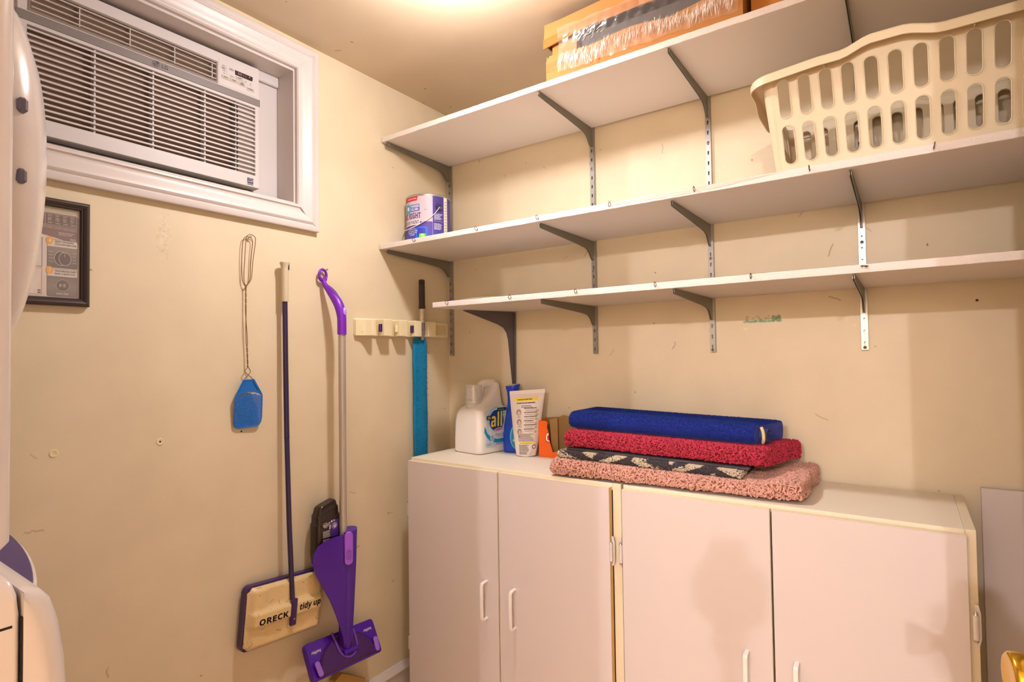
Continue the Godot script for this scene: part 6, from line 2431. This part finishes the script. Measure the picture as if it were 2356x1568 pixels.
func torn_box() -> void:
	var at := Vector3(0.586, CAB_TOP, 0.055)
	var t := thing("torn_box", "orange product box with its front torn away, showing brown card inside, behind the rugs", "box", at)
	var xf := Transform3D(Basis(Vector3.UP, 0.12), at)
	var w := 0.082
	var d := 0.034
	var h := 0.142
	# front panel: only its left third and a low lip are left
	var b := MB.new()
	b.prism(PackedVector2Array([Vector2(-w, 0), Vector2(w, 0), Vector2(w, 0.018), Vector2(0.03, 0.02), Vector2(-0.01, 0.022), Vector2(-0.028, 0.018), Vector2(-0.034, 0.038), Vector2(-0.041, 0.06), Vector2(-0.043, 0.085), Vector2(-0.049, 0.105), Vector2(-0.047, 0.12), Vector2(-0.053, 0.128), Vector2(-w, 0.128)]), xf * Transform3D(Basis.IDENTITY, Vector3(0, 0, d - 0.0008)), 0.0008)
	put("front_panel", b, M.orange_print, t)
	b = MB.new()
	b.prism(PackedVector2Array([Vector2(-d, 0), Vector2(d - 0.001, 0), Vector2(d - 0.001, 0.128), Vector2(0, 0.131), Vector2(-d, 0.136)]), xf * Transform3D(Basis(Vector3(0, 0, 1), Vector3.UP, Vector3(-1, 0, 0)), Vector3(-w + 0.0008, 0, 0)), 0.0008)
	put("side_panel", b, M.orange_print, t)
	# inside: back and side liners of raw card, with a torn top edge
	b = MB.new()
	b.prism(PackedVector2Array([Vector2(-w + 0.001, 0.001), Vector2(w, 0.001), Vector2(w, h + 0.004), Vector2(w - 0.012, h + 0.012), Vector2(w - 0.02, h + 0.003), Vector2(0.02, h - 0.003), Vector2(-0.015, h + 0.001), Vector2(-0.03, h - 0.006), Vector2(-w + 0.001, 0.132)]), xf * Transform3D(Basis.IDENTITY, Vector3(0, 0, -d)), 0.0012)
	b.box(xf * Vector3(w - 0.0006, h * 0.5, 0), Vector3(0.0012, h, 2 * d - 0.003), 0.0, xf.basis)
	b.box(xf * Vector3(-w + 0.002, 0.064, 0), Vector3(0.0008, 0.126, 2 * d - 0.004), 0.0, xf.basis)
	put("liner", b, M.card_inside, t)
	b = MB.new()
	b.prism(PackedVector2Array([Vector2(-0.046, 0.003), Vector2(-0.022, 0.003), Vector2(-0.024, 0.135), Vector2(-0.052, 0.13)]), xf * Transform3D(Basis.IDENTITY, Vector3(0, 0, -d + 0.006)) * Transform3D(Basis(Vector3.UP, 0.6), Vector3(-0.01, 0, 0)), 0.001)
	put("loose_flap", b, mat("card_light", 176, 138, 84, 0.85), t)
	b = MB.new()
	b.box(xf * Vector3(0.0, 0.003, 0.0), Vector3(2 * w - 0.004, 0.002, 2 * d - 0.004), 0.0, xf.basis)
	b.prism(PackedVector2Array([Vector2(0.012, 0.005), Vector2(0.06, 0.005), Vector2(0.05, 0.022), Vector2(0.02, 0.036)]), xf * Transform3D(Basis(Vector3(1, 0, 0), -0.5), Vector3(0, 0.004, 0.012)), 0.0006)
	put("inner_paper", b, M.paper, t)
	var pr := Printer.new()
	pr.owner = self
	pr.xf = xf * Transform3D(Basis.IDENTITY, Vector3(0, 0, d + 0.0001))
	# what is left of the round emblem and its letter
	pr.poly(PackedVector2Array([Vector2(-0.043, 0.087), Vector2(-0.05, 0.085), Vector2(-0.0555, 0.076), Vector2(-0.0565, 0.065), Vector2(-0.053, 0.054), Vector2(-0.0375, 0.0505), Vector2(-0.041, 0.06)]), Color8(214, 40, 30), 1)
	pr.poly(PackedVector2Array([Vector2(-0.0435, 0.0855), Vector2(-0.05, 0.0825), Vector2(-0.0535, 0.074), Vector2(-0.0542, 0.065), Vector2(-0.0515, 0.057), Vector2(-0.0388, 0.0535), Vector2(-0.0405, 0.0585), Vector2(-0.0475, 0.061), Vector2(-0.049, 0.068), Vector2(-0.0475, 0.0755), Vector2(-0.0425, 0.079)]), Color8(250, 240, 232), 2)
	put("emblem", pr.mb, M.print, t)
	b = MB.new()
	b.prism(PackedVector2Array([Vector2(0, 0), Vector2(0.022, 0), Vector2(0.02, 0.03), Vector2(0.012, 0.036)]), xf * Transform3D(Basis(Vector3.UP, 0.3), Vector3(w - 0.02, 0.036, d + 0.004)), 0.001)
	put("yellow_flap", b, mat("flap_yellow", 246, 190, 30, 0.5), t)


# arched loop of pile, base on the origin, standing along y
func loop_mesh(r: float, thick: float) -> ArrayMesh:
	var b := MB.new()
	var pts := PackedVector3Array()
	for i in 8:
		var a := PI * (i / 7.0) * 1.1 - 0.16
		pts.append(Vector3(cos(a) * r, sin(a) * r * 1.15, 0.15 * r * sin(a * 2.0)))
	b.tube(pts, thick, 6)
	return to_mesh(b)


# stands pieces on every triangle of a skin, by area; keep says where
func scatter(mb: MB, count: int, size: Vector2, lean: float, seed_: int, keep: Callable, along := Vector3.ZERO) -> Array:
	var rng := RandomNumberGenerator.new()
	rng.seed = seed_
	var acc := PackedFloat32Array()
	var sum := 0.0
	for i in range(0, mb.p.size(), 3):
		var a := (mb.p[i + 1] - mb.p[i]).cross(mb.p[i + 2] - mb.p[i]).length()
		var mid := (mb.p[i] + mb.p[i + 1] + mb.p[i + 2]) / 3.0
		if not keep.call(mid, mb.n[i]):
			a = 0.0
		sum += a
		acc.append(sum)
	var out := []
	for k in count:
		# stratified, so that the pile stays even
		var q := (k + rng.randf()) / count * sum
		var i := acc.bsearch(q) * 3
		if i + 2 >= mb.p.size():
			continue
		var u := rng.randf()
		var v := rng.randf()
		if u + v > 1.0:
			u = 1.0 - u
			v = 1.0 - v
		var pos := mb.p[i] + (mb.p[i + 1] - mb.p[i]) * u + (mb.p[i + 2] - mb.p[i]) * v
		var up := (mb.n[i] + Vector3(rng.randf_range(-lean, lean), rng.randf_range(-lean, lean), rng.randf_range(-lean, lean))).normalized()
		var sd := along if along != Vector3.ZERO else Vector3(rng.randf_range(-1, 1), rng.randf_range(-1, 1), rng.randf_range(-1, 1))
		sd = (sd + Vector3(rng.randf_range(-0.5, 0.5), rng.randf_range(-0.5, 0.5), rng.randf_range(-0.5, 0.5)))
		sd = (sd - up * sd.dot(up)).normalized()
		var s := rng.randf_range(size.x, size.y)
		out.append(Transform3D(Basis(sd * s, up * s, sd.cross(up) * s), pos))
	return out


# folded rug: the outline (z back, y up) swept along x with rounded ends; f(u) gives the lift and shift of each section
func rug_body(x0: float, x1: float, section: PackedVector2Array, shift: Callable, ends := 0.012) -> MB:
	var b := MB.new()
	var rings := []
	var ctr := Vector2.ZERO
	for q in section:
		ctr += q
	ctr /= section.size()
	var us := [0.0, 0.004, 0.012, 0.025]
	for k in range(1, 40):
		us.append(lerpf(0.025, 0.975, k / 40.0))
	us.append_array([0.975, 0.988, 0.996, 1.0])
	for u in us:
		var e := minf(u, 1.0 - u)
		var sq := 1.0 - ends * pow(maxf(0.0, 1.0 - e / 0.025), 2.0) * 10.0
		var r := PackedVector3Array()
		for q in section:
			var w := ctr + (q - ctr) * Vector2(1.0 - (1.0 - sq) * 0.15, sq)
			var s: Vector3 = shift.call(u, w)
			r.append(Vector3(lerpf(x0, x1, u), w.y, w.x) + s)
		rings.append(r)
	b.loft(rings, true, true, true, 0.2)
	return b


func slab(z_front: float, z_back: float, y0: float, y1: float, rf: float) -> PackedVector2Array:
	var pts := PackedVector2Array()
	var h := y1 - y0
	var r := minf(rf, h * 0.5)
	for k in 9:
		var a := -PI * 0.5 + PI * k / 8.0
		pts.append(Vector2(z_front - r + r * cos(a), y0 + h * 0.5 + h * 0.5 * sin(a)))
	for k in range(1, 16):
		pts.append(Vector2(lerpf(z_front - r, z_back + 0.008, k / 16.0), y1))
	for k in 5:
		var a := PI * 0.5 + PI * k / 4.0
		pts.append(Vector2(z_back + 0.008 + 0.008 * cos(a), y0 + h * 0.5 + h * 0.5 * sin(a)))
	for k in range(1, 16):
		pts.append(Vector2(lerpf(z_back + 0.008, z_front - r, k / 16.0), y0))
	return pts


func rugs() -> void:
	var pm: StandardMaterial3D = M.pile_tinted
	var any := func(_p: Vector3, n: Vector3) -> bool:
		return n.y > -0.75 and n.z > -0.7
	var rng := RandomNumberGenerator.new()
	rng.seed = 3
	var sag := func(x: float) -> float:
		return 0.028 * clampf(x - 0.72, 0.0, 0.56)
	# 1: thick pink bath mat, folded in two, at the bottom
	var t := thing("pink_rug", "thick pale pink looped bath mat, folded, at the bottom of the rug stack", "rug", Vector3(1.04, CAB_TOP, 0.17), "folded rugs on the cabinets")
	var sec := slab(0.339, 0.03, CAB_TOP + 0.0035, CAB_TOP + 0.0475, 0.024)
	var sh := func(u: float, q: Vector2) -> Vector3:
		var press: float = sag.call(lerpf(0.709, 1.378, u)) * (1.0 - smoothstep(0.84, 0.95, u)) if q.y > CAB_TOP + 0.025 else 0.0
		return Vector3(0.004 * sin(q.x * 30.0) * (1.0 if u > 0.5 else -0.6), -press, (0.012 - 0.03 * u) * clampf((q.x - 0.05) / 0.1, 0, 1) + 0.002 * sin(u * 23.0))
	var b := rug_body(0.709, 1.378, sec, sh)
	put("backing", b, mat("pink_base", 150, 84, 66, 0.95), t)
	var w := scatter(b, 10500, Vector2(0.85, 1.3), 0.45, 31, any, Vector3(0.15, 0, 0.1))
	var tints := []
	for i in w.size():
		var k := rng.randf_range(0.8, 1.12)
		tints.append(Color(0.64 * k, 0.34 * k, 0.26 * k))
	pile("looped_pile", loop_mesh(0.0034, 0.00175), pm, w, tints, t)
	# 2: thin checked rug, folded, its front fold rolled
	t = thing("checked_rug", "charcoal and cream chequered rug folded flat, second from the bottom of the stack", "rug", Vector3(0.985, CAB_TOP + 0.055, 0.2), "folded rugs on the cabinets")
	var y := CAB_TOP + 0.0545
	sh = func(u: float, q: Vector2) -> Vector3:
		return Vector3(0, -sag.call(lerpf(0.724, 1.238, u)), (0.006 - 0.034 * u) * clampf((q.x - 0.1) / 0.1, 0, 1))
	sec = slab(0.325, 0.09, y, y + 0.0175, 0.009)
	b = rug_body(0.724, 1.238, sec, sh, 0.002)
	put("backing", b, mat("charcoal", 62, 54, 58, 0.9), t)
	var fold := func(p: Vector3, n: Vector3) -> bool:
		return p.z > 0.235 and n.y > -0.85
	w = scatter(b, 6500, Vector2(0.8, 1.2), 0.4, 33, fold, Vector3(1, 0, 0))
	tints = []
	for x in w:
		# woven checks: slanting cream blocks with dotted borders
		var px: float = (x.origin.x - 0.724) / 0.514
		var q: float = px * 9.0 + (x.origin.y - y) * 60.0 * (1.0 if int(px * 4.5) % 2 == 0 else -1.0)
		var cell := fposmod(q, 2.0)
		var cream: bool = cell > 0.25 and cell < 1.0
		if cell >= 1.0 and cell < 1.3 and int(q / 2.0) % 2 == 0:
			cream = int(x.origin.x * 700.0 + x.origin.y * 500.0) % 2 == 0
		var k := rng.randf_range(0.8, 1.2)
		tints.append(Color(0.56 * k, 0.47 * k, 0.33 * k) if cream else Color(0.055 * k, 0.042 * k, 0.048 * k))
	pile("short_pile", loop_mesh(0.0019, 0.0011), pm, w, tints, t)
	# its flat bound upper edge showing above the fold
	b = MB.new()
	var rings := []
	for i in 41:
		var u := i / 40.0
		var r := PackedVector3Array()
		for q in round_poly(-0.012, -0.0035, 0.024, 0.007, 0.003, 3):
			r.append(Vector3(lerpf(0.74, 1.255, u), y + 0.0235 - sag.call(lerpf(0.74, 1.255, u)) + q.y, 0.293 - 0.03 * u + q.x))
		rings.append(r)
	b.loft(rings)
	var bm := mat("binding_grey", 92, 82, 88, 0.85)
	bumpy(bm, 60.0, 0.1, 8.0, 1.0, 12)
	put("binding", b, bm, t)
	# 3: red looped mat folded in three
	t = thing("red_rug", "raspberry red looped bath mat, folded, third in the rug stack", "rug", Vector3(1.02, CAB_TOP + 0.085, 0.18), "folded rugs on the cabinets")
	y = CAB_TOP + 0.0835
	sh = func(u: float, q: Vector2) -> Vector3:
		return Vector3((0.05 * (0.31 - q.x) / 0.2 if u > 0.5 else 0.0) * clampf((u - 0.5) * 2.0, 0, 1), -sag.call(lerpf(0.738, 1.282, u)), (0.01 - 0.035 * u) * clampf((q.x - 0.08) / 0.1, 0, 1) + 0.0025 * sin(u * 17.0))
	sec = slab(0.302, 0.06, y, y + 0.046, 0.024)
	b = rug_body(0.738, 1.282, sec, sh, 0.008)
	put("backing", b, mat("red_base", 118, 16, 32, 0.95), t)
	w = scatter(b, 9000, Vector2(0.8, 1.25), 0.4, 35, any, Vector3(0.1, 0, 0.1))
	tints = []
	for i in w.size():
		var k := rng.randf_range(0.75, 1.2)
		tints.append(Color(0.47 * k, 0.028 * k, 0.06 * k))
	pile("looped_pile", loop_mesh(0.0027, 0.0015), pm, w, tints, t)
	b = MB.new()
	for k in 2:
		var pts := []
		for i in 8:
			var v := i / 7.0
			pts.append(Vector3(1.285 + 0.012 * v + 0.004 * k, y + 0.003 + 0.014 * k + 0.008 * v, 0.265 - 0.12 * v))
		b.tube(curve(pts, 3), 0.0028, 8)
	put("fold_edge", b, mat("red_edge", 206, 74, 74, 0.9), t)
	# 4: royal blue plush mat on top, folded with a rolled end
	t = thing("blue_rug", "royal blue plush mat with cream latex backing, folded on top of the stack", "rug", Vector3(1.0, CAB_TOP + 0.13, 0.17), "folded rugs on the cabinets")
	y = CAB_TOP + 0.1335
	sh = func(u: float, q: Vector2) -> Vector3:
		return Vector3((0.036 * (0.27 - q.x) / 0.15) * clampf((u - 0.6) * 2.5, 0, 1), -sag.call(lerpf(0.731, 1.262, u)), (0.004 - 0.03 * u) * clampf((q.x - 0.08) / 0.1, 0, 1))
	sec = slab(0.27, 0.085, y, y + 0.052, 0.026)
	b = rug_body(0.731, 1.262, sec, sh, 0.012)
	var blue := mat("blue_plush", 14, 38, 140, 0.95)
	blue.rim_enabled = true
	blue.rim = 0.8
	put("backing", b, blue, t)
	w = scatter(b, 42000, Vector2(0.5, 0.85), 0.6, 37, func(p: Vector3, n: Vector3) -> bool: return n.y > -0.75 and n.z > -0.7 and n.x < 0.6)
	var tuft := MB.new()
	tuft.lathe(PackedVector2Array([Vector2(0, 0.0036), Vector2(0.0006, 0.003), Vector2(0.0009, 0.0012), Vector2(0.0006, -0.0004)]), Transform3D.IDENTITY, 5, -0.5)
	tints = []
	for i in w.size():
		var k := rng.randf_range(0.55, 1.5)
		tints.append(Color(0.005 * k, 0.026 * k, 0.22 * k))
	pile("plush_pile", to_mesh(tuft), pm, w, tints, t)
	# the rolled end: curled layers and the cream backing strip
	b = MB.new()
	var ey := y + 0.0125
	var spiral := []
	for i in 22:
		var a := -2.2 + i * 0.26
		var rad := 0.0235 - i * 0.0006
		spiral.append(Vector2(0.208 + rad * 1.1 * cos(a), ey + rad * sin(a)))
	rings = []
	for side in [0.0, 1.0]:
		var r := PackedVector3Array()
		for q in spiral:
			r.append(Vector3(1.268 + side * 0.018 + (0.25 - q.x) * 0.2, q.y, q.x))
		for i in range(spiral.size() - 1, -1, -1):
			var q: Vector2 = spiral[i]
			var o := (q - Vector2(0.208, ey)) * 0.8
			r.append(Vector3(1.268 + side * 0.018 + (0.25 - q.x) * 0.2, ey + o.y, 0.208 + o.x))
		rings.append(r)
	b.loft(rings, true, false, false, 0.5)
	for e in 2:
		var rr: PackedVector3Array = rings[e]
		var m := rr.size()
		for i in spiral.size() - 1:
			b.quad(rr[i], rr[i + 1], rr[m - 2 - i], rr[m - 1 - i], Vector3(1 if e else -1, 0, 0))
	put("rolled_edge", b, mat("blue_edge", 36, 44, 110, 0.8), t)
	b = MB.new()
	b.tube(curve([Vector3(1.278, ey + 0.02, 0.228), Vector3(1.283, ey + 0.008, 0.2315), Vector3(1.284, ey - 0.01, 0.2315), Vector3(1.28, ey - 0.021, 0.222)], 4), 0.0042, 8)
	put("backing_strip", b, mat("latex_cream", 214, 190, 142, 0.8), t)


func laundry_stack() -> void:
	# dryer on top of a washer, seen edge-on at the left: their fronts look towards the shelves
	var xs := 0.985
	var x0 := 0.305
	var zf := 1.652
	var zb := 2.36
	var d := thing("dryer", "white front-loading dryer stacked on the washer, seen edge-on with its round door bulging", "dryer", Vector3((x0 + xs) * 0.5, 1.078, 2.0))
	var b := MB.new()
	var rings := []
	# plan outline with rounded front corners, extruded upwards, its lower edge rounded
	for q in [[1.078, 0.012], [1.082, 0.005], [1.09, 0.0], [1.93, 0.0], [1.936, 0.004]]:
		var r := PackedVector3Array()
		for s in round_poly(x0 + q[1], zf + q[1], xs - x0 - 2 * q[1], zb - zf - 2 * q[1], 0.03, 8):
			r.append(Vector3(s.x, q[0], s.y))
		rings.append(r)
	b.loft(rings, true, true, true, 0.6)
	put("cabinet", b, M.appliance_white, d)
	# round door dome on the front
	b = MB.new()
	var c := Vector3(0.655, 1.455, zf - 0.001)
	var pf := PackedVector2Array([Vector2(0.245, 0.0), Vector2(0.2445, 0.012), Vector2(0.238, 0.026), Vector2(0.222, 0.04), Vector2(0.196, 0.052), Vector2(0.16, 0.059), Vector2(0.1, 0.063), Vector2(0.0, 0.064)])
	b.lathe(pf, Transform3D(Basis(Vector3.RIGHT, -PI * 0.5), c), 72, 0.3)
	var door := put("door", b, M.appliance_white, d)
	b = MB.new()
	var bg := mat("bumper_grey", 98, 92, 108, 0.5)
	for y in [1.483, 1.414]:
		b = MB.new()
		var a := asin(clampf((y - c.y) / 0.241, -1, 1))
		b.box(Vector3(c.x + 0.2415 * cos(a), y + 0.008, zf - 0.0215), Vector3(0.009, 0.0145, 0.0085), 0.0025)
		put("door_bumper", b, bg, door)
	b = MB.new()
	b.prism(round_poly(0.36, 1.76, 0.56, 0.13, 0.02, 4), Transform3D(Basis.IDENTITY, Vector3(0, 0, zf - 0.004)), 0.003, 0.001)
	put("control_panel", b, M.grey_plastic, d)
	var w := thing("washer", "white front-loading washer under the dryer, at the lower left edge of the picture", "washer", Vector3((x0 + xs) * 0.5, 0, 2.0))
	var top := 1.062
	b = MB.new()
	rings = []
	for q in [[0.02, 0.01], [0.03, 0.0], [top - 0.03, 0.0], [top - 0.014, 0.003], [top - 0.004, 0.010], [top, 0.022]]:
		var r := PackedVector3Array()
		for s in round_poly(x0 + q[1], zf - 0.001 + q[1] * 0.3, xs - x0 - 2 * q[1], zb - zf - q[1], 0.004, 4):
			r.append(Vector3(s.x, q[0], s.y))
		rings.append(r)
	b.loft(rings, true, true, true, 0.5)
	put("cabinet", b, M.appliance_white, w)
	# front fascia with a rolled top edge, wrapping the corner
	b = MB.new()
	rings = []
	for k in 2:
		pass
	for q in [[0.03, -0.052], [0.6, -0.046], [0.9, -0.038], [0.98, -0.033], [1.015, -0.028], [1.035, -0.0225], [1.045, -0.015], [1.0495, -0.005], [1.05, 0.0]]:
		var r := PackedVector3Array()
		for s in round_poly(x0 - 0.001, 0.0, xs - x0 + 0.0025, 0.03 - q[1], 0.022, 8):
			r.append(Vector3(s.x, q[0], zf - 0.003 - 0.0 + (0.03 - (0.03 - q[1])) + s.y - 0.03 if false else zf - 0.003 + q[1] + s.y))
		rings.append(r)
	for i in rings.size():
		var r: PackedVector3Array = rings[i]
		for j in r.size():
			r[j].z = minf(r[j].z, zf - 0.003)
		rings[i] = r
	b.loft(rings, true, true, true, 0.4)
	put("front_panel", b, M.appliance_white, w)
	b = MB.new()
	b.lathe(PackedVector2Array([Vector2(0.25, 0.0), Vector2(0.249, 0.014), Vector2(0.24, 0.03), Vector2(0.215, 0.045), Vector2(0.16, 0.055), Vector2(0.0, 0.06)]), Transform3D(Basis(Vector3.RIGHT, -PI * 0.5), Vector3(0.655, 0.68, zf - 0.042)), 72, 0.3)
	put("door", b, M.appliance_white, w)
	# groove lines of the side panel
	b = MB.new()
	b.span(Vector3(xs - 0.003, 1.0235, zf + 0.004), Vector3(xs + 0.0004, 1.0255, zb - 0.02))
	b.span(Vector3(xs - 0.003, 0.03, zf - 0.0028), Vector3(xs + 0.0006, 1.03, zf - 0.0018))
	put("panel_gap", b, M.dark_void, w)
	# bowed console along the top of the front: white, with a dark strip let into its top
	for lay in 2:
		b = MB.new()
		var e := 0.0 if lay == 0 else 0.007
		var pl := PackedVector2Array([Vector2(0.93 - e, zf - 0.02), Vector2(0.36 + e, zf - 0.02)])
		for k in 25:
			var u := k / 24.0
			pl.append(Vector2(lerpf(0.36 + e, 0.93 - e, u), zf - 0.024 - (0.044 - e * 0.7) * pow(sin(PI * u), 0.8)))
		var lo := 0.935 if lay == 0 else 1.0305
		b.prism(pl, Transform3D(Basis(Vector3(1, 0, 0), Vector3(0, 0, 1), Vector3(0, 1, 0)), Vector3(0, lo, 0)), 0.095 if lay == 0 else 0.003, 0.004 if lay == 0 else 0.001)
		if lay == 0:
			put("console", b, M.appliance_white, w)
		else:
			put("control_strip", b, mat("strip_purple", 70, 48, 108, 0.4), w)


func room_door() -> void:
	# open door at the right: hinge on the doorway's right jamb, free edge by the cabinets
	var hg := Vector3(1.86, 0, 1.755)
	var ed := Vector3(1.722, 0, 0.94)
	var dir := (ed - hg).normalized()
	var nrm := Vector3(dir.z, 0, -dir.x)
	if nrm.x > 0:
		nrm = -nrm
	var t := thing("room_door", "open white room door at the right with a polished brass knob", "door", hg)
	t.name = "door_1"
	var L := (ed - hg).length()
	var bs := Basis(dir, Vector3.UP, dir.cross(Vector3.UP))
	var b := MB.new()
	b.box(hg + dir * (L * 0.5) + Vector3(0, 1.015, 0) - nrm * 0.018, Vector3(L - 0.004, 2.01, 0.035), 0.002, bs)
	put("slab", b, mat("door_white", 232, 222, 208, 0.45), t)
	# knob on its rose
	b = MB.new()
	var at := hg + dir * (L - 0.058) + Vector3(0, 0.893, 0)
	var kx := Transform3D(Basis(dir, -nrm.cross(dir).normalized() if false else nrm, dir.cross(nrm)), at)
	b.lathe(PackedVector2Array([Vector2(0.0, 0.0), Vector2(0.032, 0.0), Vector2(0.032, 0.003), Vector2(0.027, 0.007), Vector2(0.014, 0.009), Vector2(0.0125, 0.012), Vector2(0.013, 0.02), Vector2(0.018, 0.027), Vector2(0.0235, 0.034), Vector2(0.0265, 0.044), Vector2(0.0275, 0.053), Vector2(0.0265, 0.058), Vector2(0.024, 0.0605), Vector2(0.021, 0.061), Vector2(0.018, 0.0602), Vector2(0, 0.0595)]), kx, 48)
	put("knob", b, M.brass, t)


func small_wall_things() -> void:
	# plastic anchors, screw heads and nails left in the walls
	for i in 2:
		var at: Vector3 = [Vector3(0.0, 1.030, 1.130), Vector3(0.0, 1.033, 1.352)][i]
		var b := MB.new()
		b.lathe(PackedVector2Array([Vector2(0.0025, -0.004), Vector2(0.0025, 0.0008), Vector2(0.0055, 0.001), Vector2(0.006, 0.0016), Vector2(0.0085, 0.0014), Vector2(0.0092, 0.0)]), Transform3D(Basis(Vector3(0, 0, 1), -PI * 0.5), at), 20)
		var a := single("wall_anchor", b, M.almond, ["round plastic wall anchor with a dark screw, below the fly swatter's left", "round cream painted-over wall anchor beside the laundry stack"][i], "wall anchor")
		b = MB.new()
		b.lathe(PackedVector2Array([Vector2(0, 0.0005), Vector2(0.0024, 0.0003), Vector2(0.0026, -0.002)]), Transform3D(Basis(Vector3(0, 0, 1), -PI * 0.5), at), 12)
		put("screw", b, M.dark_void if i == 0 else M.almond, a)
	var spots := [[Vector3(1.196, 1.311, 0), "small painted screw head on the back wall under the green smudge"], [Vector3(1.478, 1.311, 0), "small painted screw head on the back wall beside the rightmost shelf standard"]]
	for s in spots:
		var b := MB.new()
		b.lathe(PackedVector2Array([Vector2(0, 0.0016), Vector2(0.0022, 0.0012), Vector2(0.004, 0.0008), Vector2(0.0042, -0.001)]), Transform3D(Basis(Vector3.RIGHT, PI * 0.5), s[0]), 14)
		single("wall_screw", b, M.almond, s[1], "screw")
	var b := MB.new()
	b.lathe(PackedVector2Array([Vector2(0, 0.002), Vector2(0.0025, 0.0014), Vector2(0.0036, -0.001)]), Transform3D(Basis(Vector3.RIGHT, PI * 0.5), Vector3(1.739, 1.362, 0)), 12)
	single("wall_nail", b, mat("rust", 86, 36, 24, 0.7), "dark rusty nail head on the back wall below the lowest shelf, far right", "nail")
	b = MB.new()
	b.lathe(PackedVector2Array([Vector2(0, 0.001), Vector2(0.0022, 0.0008), Vector2(0.003, -0.001)]), Transform3D(Basis(Vector3(0, 0, 1), -PI * 0.5), Vector3(0, 1.031, 0.912)), 12)
	single("wall_nail", b, M.dark_void, "tiny dark nail hole plug in the left wall just under the fly swatter", "nail")
	# folded cardboard scrap standing behind the mop head
	b = MB.new()
	b.prism(PackedVector2Array([Vector2(-0.62, 0.0), Vector2(-0.5, 0.0), Vector2(-0.5, 0.14), Vector2(-0.545, 0.17), Vector2(-0.592, 0.197), Vector2(-0.62, 0.185)]), Transform3D(Basis(Vector3(0, 0, -1), Vector3.UP, Vector3(1, 0, 0)) , Vector3(0.03, 0, 0)) * Transform3D(Basis(Vector3(1, 0, 0), -0.1), Vector3.ZERO), 0.03, 0.002)
	single("card_scrap", b, mat("scrap_olive", 176, 140, 78, 0.8), "creased tan cardboard piece standing on the floor behind the mop head", "cardboard")


func tripod_camera() -> void:
	# the photographer's tripod in the doorway
	var c := Vector3(1.585, 1.245, 1.895)
	var t := thing("tripod_camera", "camera on a tripod standing in the doorway", "camera", Vector3(c.x, 0, c.z))
	var b := MB.new()
	b.box(c, Vector3(0.1, 0.08, 0.06), 0.012)
	b.box(c + Vector3(0, 0.055, 0), Vector3(0.055, 0.045, 0.045), 0.01)
	put("body", b, M.black_plastic, t)
	b = MB.new()
	b.tube(PackedVector3Array([c + Vector3(0, -0.04, 0.0), c + Vector3(0, -0.09, 0)]), 0.026, 16)
	put("ball_head", b, M.black_plastic, t)
	b = MB.new()
	b.tube(PackedVector3Array([c + Vector3(0, -0.09, 0), c + Vector3(0, -0.45, 0)]), 0.013, 12)
	put("column", b, M.black_plastic, t)
	for k in 3:
		b = MB.new()
		var a := TAU * k / 3.0 - PI * 0.5
		b.tube(PackedVector3Array([c + Vector3(0.02 * cos(a), -0.2, 0.02 * sin(a)), Vector3(c.x + 0.36 * cos(a), 0.0, c.z + 0.36 * sin(a))]), [0.014, 0.009], 10)
		put("leg", b, M.black_plastic, t)
